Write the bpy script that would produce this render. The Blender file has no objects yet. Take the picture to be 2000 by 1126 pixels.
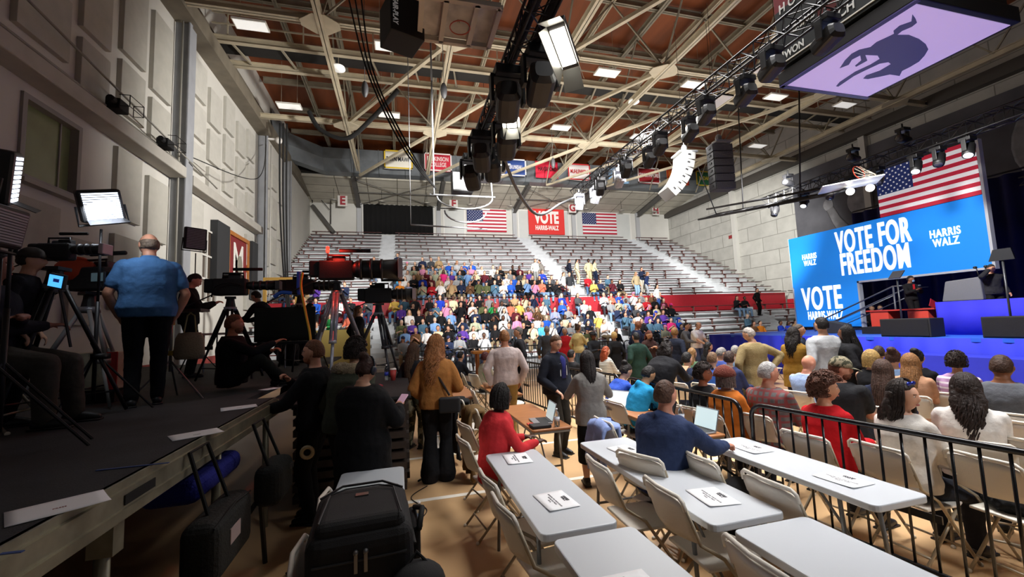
import bpy, math, random
from mathutils import Vector, Matrix, noise
random.seed(7)
sc = bpy.context.scene
C = sc.collection
PI = math.pi
R_ = math.radians
# ------------------------------------------------------------ camera, world, exposure
CAMH = 1.9
FPX = 820.0
def cam_axes(p, r, w):
    cy, sy, cp, sp = math.cos(w), math.sin(w), math.cos(p), math.sin(p)
    f = Vector((sy*cp, cy*cp, sp)); rt = Vector((cy, -sy, 0)); up = rt.cross(f)
    cr, sr = math.cos(r), math.sin(r)
    return cr*rt + sr*up, -sr*rt + cr*up, f
RT, UP, FW = cam_axes(R_(5.08), R_(-2.25), R_(15.15))
cd = bpy.data.cameras.new('camera'); cam = bpy.data.objects.new('camera', cd); C.objects.link(cam)
cd.sensor_width = 36.0; cd.lens = FPX/2000*36.0; cd.clip_start = 0.05; cd.clip_end = 200
cam.matrix_world = Matrix(((RT.x, UP.x, -FW.x, 0), (RT.y, UP.y, -FW.y, 0), (RT.z, UP.z, -FW.z, CAMH), (0, 0, 0, 1)))
sc.camera = cam
sc.view_settings.view_transform = 'Standard'; sc.view_settings.look = 'None'
sc.view_settings.exposure = 0.0; sc.view_settings.gamma = 1.0; sc.view_settings.use_curve_mapping = False
w = bpy.data.worlds.new('world'); sc.world = w; w.use_nodes = True
w.node_tree.nodes['Background'].inputs[0].default_value = (0.95, 0.97, 1.0, 1)
w.node_tree.nodes['Background'].inputs[1].default_value = 0.05
def light(name, kind, loc, aim, energy, color=(1, 1, 1), **k):
    d = bpy.data.lights.new(name, kind); d.energy = energy; d.color = color
    for a, b in k.items(): setattr(d, a, b)
    o = bpy.data.objects.new(name, d); C.objects.link(o); o.location = loc
    v = Vector(aim) - Vector(loc); o.rotation_euler = v.to_track_quat('-Z', 'Y').to_euler()
    return o
# truss wash and key spots; added unseen fills brighten floor, press, roof and walls
light('stands_wash_light', 'SPOT', (2.5, 7.4, 7.4), (4.5, 25.5, 5.4), 15500, (1, .97, .93), spot_size=R_(66), spot_blend=.5, shadow_soft_size=.3)
light('stands_wash_light', 'SPOT', (6.8, 9.0, 7.8), (13, 28, 5.8), 15500, (1, .97, .95), spot_size=R_(62), spot_blend=.5, shadow_soft_size=.3)
light('stands_wash_light', 'SPOT', (12.0, 10.5, 6.6), (21.5, 24, 3.8), 8500, (1, .98, .95), spot_size=R_(58), spot_blend=.6, shadow_soft_size=.3)
light('floor_key_light', 'SPOT', (2.25, 5.6, 5.6), (2.6, 1.8, .5), 420, (1, .95, .88), spot_size=R_(95), spot_blend=.35, shadow_soft_size=.12)
light('audience_key_light', 'SPOT', (6.9, 10.2, 7.4), (5.4, 5.0, 1), 1300, (1, .97, .92), spot_size=R_(70), spot_blend=.4, shadow_soft_size=.25)
light('floor_fill_light', 'AREA', (6.0, 6.6, 10.4), (6.0, 6.2, 0), 820, (1, .98, .97), shape='RECTANGLE', size=5.0, size_y=9, spread=R_(72))  # added soft fill over the tables, no fixture behind it
light('press_fill_light', 'SPOT', (5.5, -3.0, 7.2), (3.2, 4.6, .8), 1500, (.97, .98, 1), spot_size=R_(42), spot_blend=.45, shadow_soft_size=.6)  # added fill from behind the camera, brightens the backs of people
light('stage_light', 'SPOT', (9.0, 6.2, 6.4), (13.6, 6.8, 1.9), 2600, (1, .97, .94), spot_size=R_(88), spot_blend=.4, shadow_soft_size=.3)
light('roof_fill', 'AREA', (8.5, 18, 9.2), (8.5, 18, 14), 950, (1, .93, .82), shape='RECTANGLE', size=18, size_y=14)  # added unseen sheet of upward light that brightens the wood deck
light('left_wall_fill', 'SPOT', (5.3, 12.0, 7.6), (-6.6, 19.5, 6.6), 8500, (1, .97, .92), spot_size=R_(76), spot_blend=.8, shadow_soft_size=.4)  # added spot that lifts the left wall, stands for no fixture
light('right_wall_fill', 'SPOT', (15.5, 19.0, 8.6), (25.4, 25, 6.5), 4500, (1, .98, .93), spot_size=R_(75), spot_blend=.7, shadow_soft_size=.4)  # added spot, only there to brighten the right wall

# ------------------------------------------------------------ pixel to world on a known plane
def ray(x, y): return RT*((x-1000)/FPX) - UP*((y-563)/FPX) + FW
def Pz(x, y, z): d = ray(x, y); return Vector((0, 0, CAMH)) + d*((z-CAMH)/d.z)
def Px(x, y, X): d = ray(x, y); return Vector((0, 0, CAMH)) + d*(X/d.x)
def Py(x, y, Y): d = ray(x, y); return Vector((0, 0, CAMH)) + d*(Y/d.y)
def pix(p):
    q = Vector(p) - Vector((0, 0, CAMH)); z = q.dot(FW); return 1000 + FPX*q.dot(RT)/z, 563 - FPX*q.dot(UP)/z

# ------------------------------------------------------------ materials
def lin(h):
    if isinstance(h, tuple): return h
    v = [int(h[i:i+2], 16)/255 for i in (0, 2, 4)]
    return tuple(c/12.92 if c <= .04045 else ((c+.055)/1.055)**2.4 for c in v)
MC = {}
def mat(col, rough=.6, metal=0, emit=0, var=0, scale=8, bump=0, bscale=60, stretch=None, kind=None, name=None, spec=.5, **k):
    key = (col, rough, metal, emit, var, scale, bump, bscale, stretch, kind, spec, tuple(sorted(k.items())))
    if key in MC: return MC[key]
    m = bpy.data.materials.new(name or ('surface_%s' % (col if isinstance(col, str) else 'tone'))); m.use_nodes = True
    nt = m.node_tree; b = nt.nodes['Principled BSDF']; c = lin(col)
    b.inputs['Base Color'].default_value = (*c, 1); b.inputs['Roughness'].default_value = rough
    b.inputs['Metallic'].default_value = metal
    b.inputs['Specular IOR Level'].default_value = spec
    tc = nt.nodes.new('ShaderNodeTexCoord'); src = tc.outputs['Object']
    if stretch:
        mp = nt.nodes.new('ShaderNodeMapping'); mp.inputs['Scale'].default_value = stretch
        nt.links.new(src, mp.inputs[0]); src = mp.outputs[0]
    if var or kind == 'plaid' or kind == 'camo' or kind == 'stripe':
        n = nt.nodes.new('ShaderNodeTexNoise'); n.inputs['Scale'].default_value = scale; n.inputs['Detail'].default_value = 6
        nt.links.new(src, n.inputs['Vector'])
        r = nt.nodes.new('ShaderNodeValToRGB')
        r.color_ramp.elements[0].position = .3; r.color_ramp.elements[1].position = .7
        r.color_ramp.elements[0].color = (*[x*(1-var) for x in c], 1)
        r.color_ramp.elements[1].color = (*[min(1, x*(1+var)+var*.01) for x in c], 1)
        out = r.outputs[0]; nt.links.new(n.outputs[0], r.inputs[0])
        if kind == 'camo':
            for e, h in zip((0, 1), ('3c3c2a', '8a8068')): r.color_ramp.elements[e].color = (*lin(h), 1)
            r.color_ramp.interpolation = 'CONSTANT'; r.color_ramp.elements[1].position = .5
        if kind == 'plaid' or kind == 'stripe':
            prev = None
            for ax in (('X', 'Z') if kind == 'plaid' else ('Z',)):
                wv = nt.nodes.new('ShaderNodeTexWave'); wv.bands_direction = ax; wv.inputs['Scale'].default_value = k.get('ws', 6); wv.inputs['Distortion'].default_value = .6
                nt.links.new(src, wv.inputs['Vector'])
                rr = nt.nodes.new('ShaderNodeValToRGB'); rr.color_ramp.elements[0].position = .62; rr.color_ramp.elements[1].position = .8
                nt.links.new(wv.outputs[0], rr.inputs[0])
                mx = nt.nodes.new('ShaderNodeMixRGB'); nt.links.new(rr.outputs[0], mx.inputs[0])
                nt.links.new(prev or out, mx.inputs[1]); mx.inputs[2].default_value = (*lin(k.get('c2', '6e2a2a')), 1); prev = mx.outputs[0]
            out = prev
        nt.links.new(out, b.inputs['Base Color'])
    if bump:
        n2 = nt.nodes.new('ShaderNodeTexNoise'); n2.inputs['Scale'].default_value = bscale; n2.inputs['Detail'].default_value = 4
        nt.links.new(src, n2.inputs['Vector'])
        bp = nt.nodes.new('ShaderNodeBump'); bp.inputs['Strength'].default_value = min(1, bump); bp.inputs['Distance'].default_value = .02
        nt.links.new(n2.outputs[0], bp.inputs['Height']); nt.links.new(bp.outputs[0], b.inputs['Normal'])
    if kind == 'glass':
        b.inputs['Transmission Weight'].default_value = 1; b.inputs['Roughness'].default_value = .05
    if emit:
        b.inputs['Emission Color'].default_value = (*c, 1); b.inputs['Emission Strength'].default_value = emit
    MC[key] = m; return m
def cloth(col, var=.12): return mat(col, .85, var=var, scale=14, bump=.35, bscale=22, spec=.2)
def brickmat(col, mortar, sx, sz, axes, name, rough=.8, off=.5, msize=.008):
    m = bpy.data.materials.new(name); m.use_nodes = True; nt = m.node_tree; b = nt.nodes['Principled BSDF']
    tc = nt.nodes.new('ShaderNodeTexCoord'); sp = nt.nodes.new('ShaderNodeSeparateXYZ'); cb = nt.nodes.new('ShaderNodeCombineXYZ')
    nt.links.new(tc.outputs['Object'], sp.inputs[0])
    nt.links.new(sp.outputs[axes[0]], cb.inputs[0]); nt.links.new(sp.outputs[axes[1]], cb.inputs[1])
    br = nt.nodes.new('ShaderNodeTexBrick'); nt.links.new(cb.outputs[0], br.inputs['Vector'])
    br.inputs['Scale'].default_value = 1; br.inputs['Brick Width'].default_value = sx; br.inputs['Row Height'].default_value = sz
    br.inputs['Mortar Size'].default_value = msize; br.inputs['Mortar Smooth'].default_value = .2; br.offset = off
    c = lin(col); br.inputs['Color1'].default_value = (*c, 1); br.inputs['Color2'].default_value = (*[x*.86 for x in c], 1); br.inputs['Mortar'].default_value = (*lin(mortar), 1)
    n = nt.nodes.new('ShaderNodeTexNoise'); n.inputs['Scale'].default_value = 1.3; n.inputs['Detail'].default_value = 8; nt.links.new(tc.outputs['Object'], n.inputs['Vector'])
    rp = nt.nodes.new('ShaderNodeValToRGB'); rp.color_ramp.elements[0].color = (.72, .72, .72, 1); rp.color_ramp.elements[0].position = .3; rp.color_ramp.elements[1].position = .7; nt.links.new(n.outputs[0], rp.inputs[0])
    mx = nt.nodes.new('ShaderNodeMixRGB'); mx.blend_type = 'MULTIPLY'; mx.inputs[0].default_value = .6
    nt.links.new(br.outputs[0], mx.inputs[1]); nt.links.new(rp.outputs[0], mx.inputs[2]); nt.links.new(mx.outputs[0], b.inputs['Base Color'])
    bp = nt.nodes.new('ShaderNodeBump'); bp.inputs['Strength'].default_value = .5; bp.inputs['Distance'].default_value = .02; bp.invert = True
    nt.links.new(br.outputs['Fac'], bp.inputs['Height']); nt.links.new(bp.outputs[0], b.inputs['Normal'])
    b.inputs['Roughness'].default_value = rough; return m
BLK = mat('131315', .5); RUB = mat('0c0c0d', .8); DRK = mat('1b1b1d', .75, bump=.2)
GLOSSBLK = mat('101012', .22); STEEL = mat('8d8d8d', .35, metal=.9); WHITEP = mat('e6e2dc', .45); CREAM = mat('b9ae94', .6, var=.1, scale=2)
CHAIRW = mat('d9d2c6', .5, bump=.1); CHAIRF = mat('a99c86', .4, metal=.3)

# ------------------------------------------------------------ mesh builder
class MB:
    def __init__(s): s.v = []; s.f = []; s.m = []; s.cur = 0
    def add(s, vs, fs):
        k = len(s.v); s.v += [tuple(v) for v in vs]; s.f += [tuple(i+k for i in f) for f in fs]; s.m += [s.cur]*len(fs); return s
    def box(s, c, d, R=None):
        hx, hy, hz = d[0]/2, d[1]/2, d[2]/2; c = Vector(c)
        vs = [Vector((a*hx, b*hy, e*hz)) for a in (-1, 1) for b in (-1, 1) for e in (-1, 1)]
        if R is not None:
            if isinstance(R, (int, float)): R = Matrix.Rotation(R, 3, 'Z')
            vs = [R @ v for v in vs]
        return s.add([c+v for v in vs], [(0, 1, 3, 2), (4, 6, 7, 5), (0, 4, 5, 1), (2, 3, 7, 6), (0, 2, 6, 4), (1, 5, 7, 3)])
    def bb(s, a, b): return s.box([(a[i]+b[i])/2 for i in range(3)], [abs(b[i]-a[i]) for i in range(3)])
    def beam(s, a, b, w, h, up=(0, 0, 1)):
        a, b = Vector(a), Vector(b); y = (b-a); L = y.length
        if L < 1e-6: return s
        y /= L; x = y.cross(Vector(up))
        if x.length < 1e-3: x = Vector((1, 0, 0))
        x.normalize(); z = x.cross(y)
        return s.box((a+b)/2, (w, L, h), Matrix((x, y, z)).transposed())
    def ibeam(s, a, b, w, h, t=.03):
        a, b = Vector(a), Vector(b); o = Vector((0, 0, h/2-t/2))
        s.beam(a+o, b+o, w, t); s.beam(a-o, b-o, w, t); return s.beam(a, b, t, h)
    def tube(s, pts, r, n=8, caps=True, flat=None, side=None):
        pts = [Vector(p) for p in pts]
        if not hasattr(r, '__len__'): r = [r]*len(pts)
        r = list(r)
        ts = []
        for i in range(len(pts)):
            t = pts[min(i+1, len(pts)-1)] - pts[max(i-1, 0)]
            ts.append(t.normalized() if t.length > 1e-9 else Vector((0, 0, 1)))
        x = Vector(side) if side else (Vector((1, 0, 0)) if abs(ts[0].x) < .8 else Vector((0, 1, 0)))
        rings = []
        for p, t, q in zip(pts, ts, r):
            x = (x - t*x.dot(t)); x = x.normalized() if x.length > 1e-6 else t.orthogonal().normalized()
            y = t.cross(x); fl = flat or 1
            rings.append([p + x*(q*math.cos(2*PI*k/n)) + y*(q*fl*math.sin(2*PI*k/n)) for k in range(n)])
        vs = [v for g in rings for v in g]; fs = []
        for i in range(len(rings)-1):
            for k in range(n): fs.append((i*n+k, i*n+(k+1) % n, (i+1)*n+(k+1) % n, (i+1)*n+k))
        if caps: fs.append(tuple(range(n-1, -1, -1))); fs.append(tuple((len(rings)-1)*n+k for k in range(n)))
        return s.add(vs, fs)
    def limb(s, pts, r, n=10, flat=None, side=None):       # tube with rounded ends
        pts = [Vector(p) for p in pts]; r = list(r) if hasattr(r, '__len__') else [r]*len(pts)
        d0 = (pts[0]-pts[1]).normalized(); d1 = (pts[-1]-pts[-2]).normalized()
        P = [pts[0]+d0*r[0]*.92, pts[0]+d0*r[0]*.65] + pts + [pts[-1]+d1*r[-1]*.65, pts[-1]+d1*r[-1]*.92]
        Q = [r[0]*.35, r[0]*.76] + r + [r[-1]*.76, r[-1]*.35]
        return s.tube(P, Q, n, True, flat, side)
    def loft(s, rings, n=16, pw=1.0):                       # rings: (centre, side, front, rx, ry)
        vs = []
        for c, sd, fr, rx, ry in rings:
            for k in range(n):
                a = 2*PI*k/n; ca, sa = math.cos(a), math.sin(a)
                ca = math.copysign(abs(ca)**pw, ca); sa = math.copysign(abs(sa)**pw, sa)
                vs.append(Vector(c) + Vector(sd)*rx*ca + Vector(fr)*ry*sa)
        m = len(rings); fs = []
        for i in range(m-1):
            for k in range(n): fs.append((i*n+k, i*n+(k+1) % n, (i+1)*n+(k+1) % n, (i+1)*n+k))
        fs.append(tuple(range(n-1, -1, -1))); fs.append(tuple((m-1)*n+k for k in range(n)))
        return s.add(vs, fs)
    def ell(s, c, r, nu=12, nv=8, R=None, fn=None):
        c = Vector(c); r = r if hasattr(r, '__len__') else (r, r, r); vs = []; fs = []
        for j in range(nv+1):
            ph = -PI/2 + PI*j/nv
            for i in range(nu):
                th = 2*PI*i/nu; d = Vector((math.cos(ph)*math.cos(th), math.cos(ph)*math.sin(th), math.sin(ph)))
                p = Vector((d.x*r[0], d.y*r[1], d.z*r[2]))
                if fn: p = fn(d, p)
                if R is not None: p = R @ p
                vs.append(c+p)
        for j in range(nv):
            for i in range(nu): fs.append((j*nu+i, j*nu+(i+1) % nu, (j+1)*nu+(i+1) % nu, (j+1)*nu+i))
        return s.add(vs, fs)
    def prism(s, poly, o, ax, ay, t):                       # 2d outline extruded along ax x ay by t
        o, ax, ay = Vector(o), Vector(ax), Vector(ay); nrm = ax.cross(ay).normalized()*t; n = len(poly)
        a = [o + ax*p[0] + ay*p[1] for p in poly]
        return s.add(a + [q+nrm for q in a], [tuple(range(n-1, -1, -1)), tuple(range(n, 2*n))] + [(i, (i+1) % n, n+(i+1) % n, n+i) for i in range(n)])
    def quad(s, a, b, c, d): return s.add([a, b, c, d], [(0, 1, 2, 3)])
    def grid(s, fn, nu, nv):
        vs = [fn(i/nu, j/nv) for j in range(nv+1) for i in range(nu+1)]
        return s.add(vs, [(j*(nu+1)+i, j*(nu+1)+i+1, (j+1)*(nu+1)+i+1, (j+1)*(nu+1)+i) for j in range(nv) for i in range(nu)])
    def mesh(s, name):
        me = bpy.data.meshes.new(name); me.from_pydata(s.v, [], s.f); me.validate(); return me
    def build(s, name, m, parent=None, smooth=False, bevel=0, solid=0, remesh=0, disp=0, dscale=.12, sub=0, bseg=2):
        me = s.mesh(name)
        ms = m if isinstance(m, (list, tuple)) else [m]
        for q in ms: me.materials.append(q)
        if len(ms) > 1:
            for p, i in zip(me.polygons, s.m): p.material_index = i
        o = bpy.data.objects.new(name, me); C.objects.link(o)
        if parent: o.parent = parent
        if smooth or remesh: 
            for p in me.polygons: p.use_smooth = True
        if solid: q = o.modifiers.new('s', 'SOLIDIFY'); q.thickness = solid; q.offset = 0
        if bevel: q = o.modifiers.new('b', 'BEVEL'); q.width = bevel; q.segments = bseg; q.limit_method = 'ANGLE'; q.angle_limit = R_(40)
        if sub: q = o.modifiers.new('u', 'SUBSURF'); q.levels = sub; q.render_levels = sub
        if remesh: q = o.modifiers.new('r', 'REMESH'); q.mode = 'VOXEL'; q.voxel_size = remesh; q.use_smooth_shade = True; q2 = o.modifiers.new('m', 'SMOOTH'); q2.factor = .5; q2.iterations = 3
        if disp:
            t = TEX.get(dscale)
            if not t: t = bpy.data.textures.new('folds', 'CLOUDS'); t.noise_scale = dscale; t.noise_depth = 2; TEX[dscale] = t
            q = o.modifiers.new('d', 'DISPLACE'); q.texture = t; q.strength = disp; q.mid_level = .5; q.texture_coords = 'LOCAL'
        return o
TEX = {}
def thing(name, label, cat, loc=(0, 0, 0), rz=0, group=None):
    o = bpy.data.objects.new(name, None); C.objects.link(o); o.location = loc; o.rotation_euler = (0, 0, rz); o.empty_display_size = .1
    return tag(o, label, cat, group)
def tag(o, label, cat, group=None):
    o['label'] = label; o['category'] = cat
    if group: o['group'] = group
    return o
def struct(o): o['kind'] = 'structure'; return o
def kids(o): return [c for c in o.children]
def dup(root, loc, rz=0, label=None, group=None):
    def cp(o, par):
        c = o.copy(); C.objects.link(c); c.parent = par
        for ch in KID.get(o, ()): cp(ch, c)
        return c
    r = cp(root, None); r.location = loc; r.rotation_euler = (0, 0, rz)
    if label: r['label'] = label
    if group: r['group'] = group
    return r
KID = {}
def remember(root):                                          # child lists, so that copying stays fast
    for o in [root] + list(root.children): KID[o] = list(o.children)
    return root
def text(s, size, o, ax, ay, m, parent=None, name='lettering', sx=.8, bold=.02, depth=.01, align='CENTER', gap=1.0, lead=.95):
    c = bpy.data.curves.new('t', 'FONT'); c.body = s; c.size = size; c.offset = bold*size; c.extrude = depth/2; c.align_x = align; c.align_y = 'CENTER'
    c.space_character = gap; c.space_line = lead
    t = bpy.data.objects.new('t', c); me = bpy.data.meshes.new_from_object(t); bpy.data.objects.remove(t)
    ax, ay = Vector(ax).normalized(), Vector(ay).normalized(); nz = ax.cross(ay)
    Mx = Matrix(((ax.x*sx, ay.x, nz.x, o[0]), (ax.y*sx, ay.y, nz.y, o[1]), (ax.z*sx, ay.z, nz.z, o[2]), (0, 0, 0, 1)))
    me.transform(Mx); me.materials.clear(); me.materials.append(m)
    ob = bpy.data.objects.new(name, me); C.objects.link(ob)
    if parent: ob.parent = parent; 
    return ob
X_, Y_, Z_ = Vector((1, 0, 0)), Vector((0, 1, 0)), Vector((0, 0, 1))
def settle(root, loc):
    loc = Vector(loc); root.location = loc
    for ch in root.children: ch.matrix_parent_inverse = Matrix.Translation(-loc)
    return root
# ============================================================ the room
XL, XR, YB, YF, ZC = -8.0, 31.0, 42.4, -6.0, 17.6
fl = MB().bb((-6.6, -5, -.2), (25.5, 34.9, 0)).build('floor', mat('c9a478', .38, var=.07, scale=.8, bump=.03, bscale=3, name='floor_wood_cover')); struct(fl)
m = MB()
for a, b in (((-.4, 4.95), (6.5, 5.03)), ((-.4, 6.55), (6.0, 6.63)), ((.55, 6.63), (.63, 14)), ((-3, 14), (14, 14.1)), ((5.6, 6.6), (5.68, 14))):
    m.bb((a[0], a[1], .0005), (b[0], b[1], .003))
struct(m.build('trim_1', mat('ece6da', .4, name='court_line_paint')))
WL = mat('c3c0b8', .85, var=.05, scale=.6, bump=.12, bscale=9, name='painted_block_wall')
# left wall with a window opening
wy0, wy1, wz0, wz1 = 11.3, 13.1, 5.55, 7.5
m = MB(); m.bb((XL-.4, YF, -.45), (XL, wy0, ZC)); m.bb((XL-.4, wy1, -.45), (XL, YB, ZC)); m.bb((XL-.4, wy0, -.45), (XL, wy1, wz0)); m.bb((XL-.4, wy0, wz1), (XL, wy1, ZC))
struct(m.build('wall_left', WL))
GREYP = mat('7d8087', .6, var=.06, scale=2)
def window(n, y0, y1, z0, z1, pane, X=XL):
    fr = MB(); t = .12
    fr.bb((X-.2, y0, z0), (X+.06, y0+t, z1)); fr.bb((X-.2, y1-t, z0), (X+.06, y1, z1)); fr.bb((X-.2, y0+t, z0), (X+.06, y1-t, z0+t)); fr.bb((X-.2, y0+t, z1-t), (X+.06, y1-t, z1))
    fr.bb((X-.14, (y0+y1)/2+.42, z0+t), (X-.1, (y0+y1)/2+.46, z1-t))
    root = fr.build('window_%d' % n, mat('8f8c88', .6)); struct(root)
    MB().bb((X-.16, y0+t, z0+t), (X-.13, y1-t, z1-t)).build('pane', pane, root)
    MB().bb((X-.05, y0-.05, z0-.1), (X+.2, y1+.05, z0)).build('sill', mat('9b9890', .7), root)
window(1, wy0, wy1, wz0, wz1, mat('6f7450', .25, var=.15, scale=1.5, emit=.03))
window(2, 8.6, 10.2, wz0, wz1, mat('6f7450', .25, var=.15, scale=1.5, emit=.03))
# lower multi-pane window behind the press riser
root = thing('window_unit', 't', 'x'); bpy.data.objects.remove(root)
q = MB(); y0, y1, z0, z1 = 20.0, 21.6, 3.4, 6.5
for y in (y0, y0+.53, y0+1.06, y1): q.bb((XL, y-.05, z0), (XL+.1, y+.05, z1))
for z in (z0, z0+1.0, z0+2.0, z1): q.bb((XL, y0, z-.04), (XL+.09, y1, z+.04))
wn = struct(q.build('window_3', mat('c9c7c0', .6)))
MB().bb((XL, y0, z0), (XL+.03, y1, z1)).build('pane', mat('4a3f35', .3), wn)
# ledge, beam, columns and conduits of the left wall
m = MB(); m.bb((XL, 4, 7.75), (XL+.55, 17.5, 8.15)); m.bb((XL, 18.3, 7.75), (XL+.45, 26.9, 8.15)); struct(m.build('trim_2', mat('a8a49b', .7, var=.08, scale=2), bevel=.03))
m = MB()
m.bb((XL, YF, 13.84), (XL+.7, 27.2, 14.5)); m.bb((XL, YF, 14.5), (XL+.25, YB, 15.4)); struct(m.build('trim_3', mat('6e6658', .7, var=.15, scale=2)))
COLM = mat('8d8f93', .6, var=.08, scale=2)
for n, (y, wv) in enumerate(((17.9, .62), (27.45, .42), (33.2, .35)), 4):
    m = MB(); m.bb((XL, y-wv/2, -.4), (XL+.45, y+wv/2, 14.6)); m.bb((XL+.45, y-wv/2-.08, -.4), (XL+.52, y-wv/2+.12, 14.6)); struct(m.build('trim_%d' % n, COLM, bevel=.02))
m = MB().bb((XL, 4, -.4), (XL+.04, 33, 1.1)); struct(m.build('baseboard_left', mat('7d2a24', .6)))
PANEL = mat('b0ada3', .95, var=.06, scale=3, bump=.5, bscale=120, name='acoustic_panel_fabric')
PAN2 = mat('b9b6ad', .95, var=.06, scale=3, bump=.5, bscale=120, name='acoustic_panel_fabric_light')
def panel(y0, y1, z0, z1, lab, mt):
    o = MB().bb((XL, y0, z0), (XL+.14, y1, z1)).build('wall_panel', mt, bevel=.01); tag(o, lab, 'wall panel', 'fabric acoustic panels on the left wall')
near = [((185, 0), (262, 110), -1), ]
rows = {'upper': (10.4, 13.2), 'middle': (8.5, 10.1), 'lower': (5.3, 7.4), 'bottom': (2.6, 4.8)}
cols_near = [(9.3, 10.5), (10.9, 12.4), (12.8, 13.9), (14.4, 15.6), (16.0, 17.2)]
cn = ['nearest', 'second', 'third', 'fourth', 'fifth']
for r, (z0, z1) in rows.items():
    for i, (a, b) in enumerate(cols_near):
        if r in ('lower',) and i < 3: continue
        if r == 'bottom' and i in (0,): continue
        dz = [0, .35, -.25, .2, -.1][i]
        panel(a, b, z0+dz, z1+dz, 'grey fabric acoustic panel in the shaded near bay, %s row, %s panel from the camera' % (r, cn[i]), PANEL)
rows2 = {'top': (11.6, 13.2), 'upper': (9.9, 11.3), 'middle': (8.5, 9.6), 'lower': (5.6, 7.3), 'bottom': (3.2, 5.2)}
for r, (z0, z1) in rows2.items():
    for i, (a, b) in enumerate([(18.7, 20.0), (20.4, 21.6), (22.1, 23.2), (23.7, 24.8), (25.2, 26.3)]):
        if r in ('bottom', 'lower') and i in (1, 2, 3): continue
        dz = [.2, -.3, .25, -.2, .1][i]
        panel(a, b, z0+dz, z1+dz, 'pale acoustic panel in the middle bay of the left wall, %s row, %s from near' % (r, cn[i]), PAN2)
for r, (z0, z1) in {'top': (11.2, 12.8), 'upper': (8.6, 10.6), 'middle': (6.2, 8.0), 'lower': (3.8, 5.7)}.items():
    for i, (a, b) in enumerate([(28.0, 29.3), (29.8, 30.9), (31.4, 32.5)]):
        panel(a, b, z0+[0, .3, -.2][i], z1+[0, .3, -.2][i], 'pale acoustic panel in the narrow far bay near the stands, %s row, %s panel along' % (r, cn[i]), PAN2)
def conduit(pts, r, lab, col='8b887f'):
    o = MB().tube(pts, r, 6).build('conduit_pipe', mat(col, .5), smooth=True); tag(o, lab, 'pipe')
conduit([(XL+.5, 6, 9.6), (XL+.5, 17.4, 8.55), (XL+.6, 20, 8.2)], .03, 'long thin pipe sloping down above the ledge of the left wall')
conduit([(XL+.35, 6, 8.35), (XL+.35, 17.5, 8.3)], .035, 'straight cable pipe lying just above the left wall ledge')
conduit([(XL+.3, 17.45, 1), (XL+.3, 17.45, 13.8)], .035, 'upright pipe clamped beside the nearest grey wall column')
conduit([(XL+.5, 28.0, 0), (XL+.5, 28.0, 13.6)], .03, 'upright pipe beside the second grey wall column', 'c8c5bd')
for k, (y, s) in enumerate(((13.6, 'the nearer one'), (16.1, 'by the grey column'))):
    t = thing('wall_projector', 'black motor box with wire guard on the left wall ledge, ' + s, 'motor', (XL+.5, y, 8.3))
    MB().box((0, 0, .12), (.34, .42, .3)).tube([(.05, -.25, .15), (.05, -.42, .15)], .1, 10).build('housing', RUB, t, bevel=.02)
    g = MB()
    for z in (0, .32): g.tube([(.2, -.3, z), (.45, -.3, z), (.45, .35, z), (.2, .35, z)], .012, 5)
    for a in ((.45, -.3), (.45, .35), (.2, .35)): g.tube([(*a, 0), (*a, .32)], .012, 5)
    g.build('guard', BLK, t)
# framed M poster between black panels, grey electric cabinet
t = thing('framed_poster', 'wood framed red poster with a large white M on the far left wall', 'poster')
X0 = XL+.06
MB().bb((X0, 22.7, 4.3), (X0+.06, 25.3, 6.9)).build('backing', mat('7c1f22', .5), t)
f = MB()
for a, b in (((22.55, 4.15), (22.75, 7.05)), ((25.25, 4.15), (25.45, 7.05)), ((22.75, 4.15), (25.25, 4.35)), ((22.75, 6.85), (25.25, 7.05))): f.bb((X0-.05, a[0], a[1]), (X0+.14, b[0], b[1]))
f.build('frame', mat('a8692c', .45, var=.15, scale=6), t, bevel=.01)
text('M', 2.5, (X0+.08, 24.0, 5.6), Y_, Z_, mat('e9e4dc', .5), t, sx=.8, bold=.01)
# note: seen from the court the wall reads towards the far end
text('M', .0001, (X0, 24, 5), Y_, Z_, WHITEP, t) if False else None
MB().ell((X0+.12, 24.1, 5.5), (.03, .36, .5), 12, 8).build('emblem', mat('8a8678', .6), t, smooth=True)
settle(t, (X0, 24, 4.2))
for y0, y1, s in ((21.0, 22.4, 'left of the framed poster'), (25.6, 26.5, 'right of the framed poster')):
    o = MB().bb((XL, y0, 3.9), (XL+.3, y1, 7.1)).build('sound_panel', mat('2b2c2e', .8), bevel=.01); tag(o, 'tall dark grey panel standing %s' % s, 'panel')
t = thing('electric_cabinet', 'grey metal electric cabinet at the foot of the second wall column', 'cabinet', (XL+.0, 28.3, 1.6))
MB().bb((0, -.5, 0), (.5, .6, 2.6)).build('body', mat('8b8f94', .5), t, bevel=.02); MB().bb((.5, -.42, .1), (.53, .52, 2.5)).build('door', mat('979ba0', .45), t)
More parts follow.
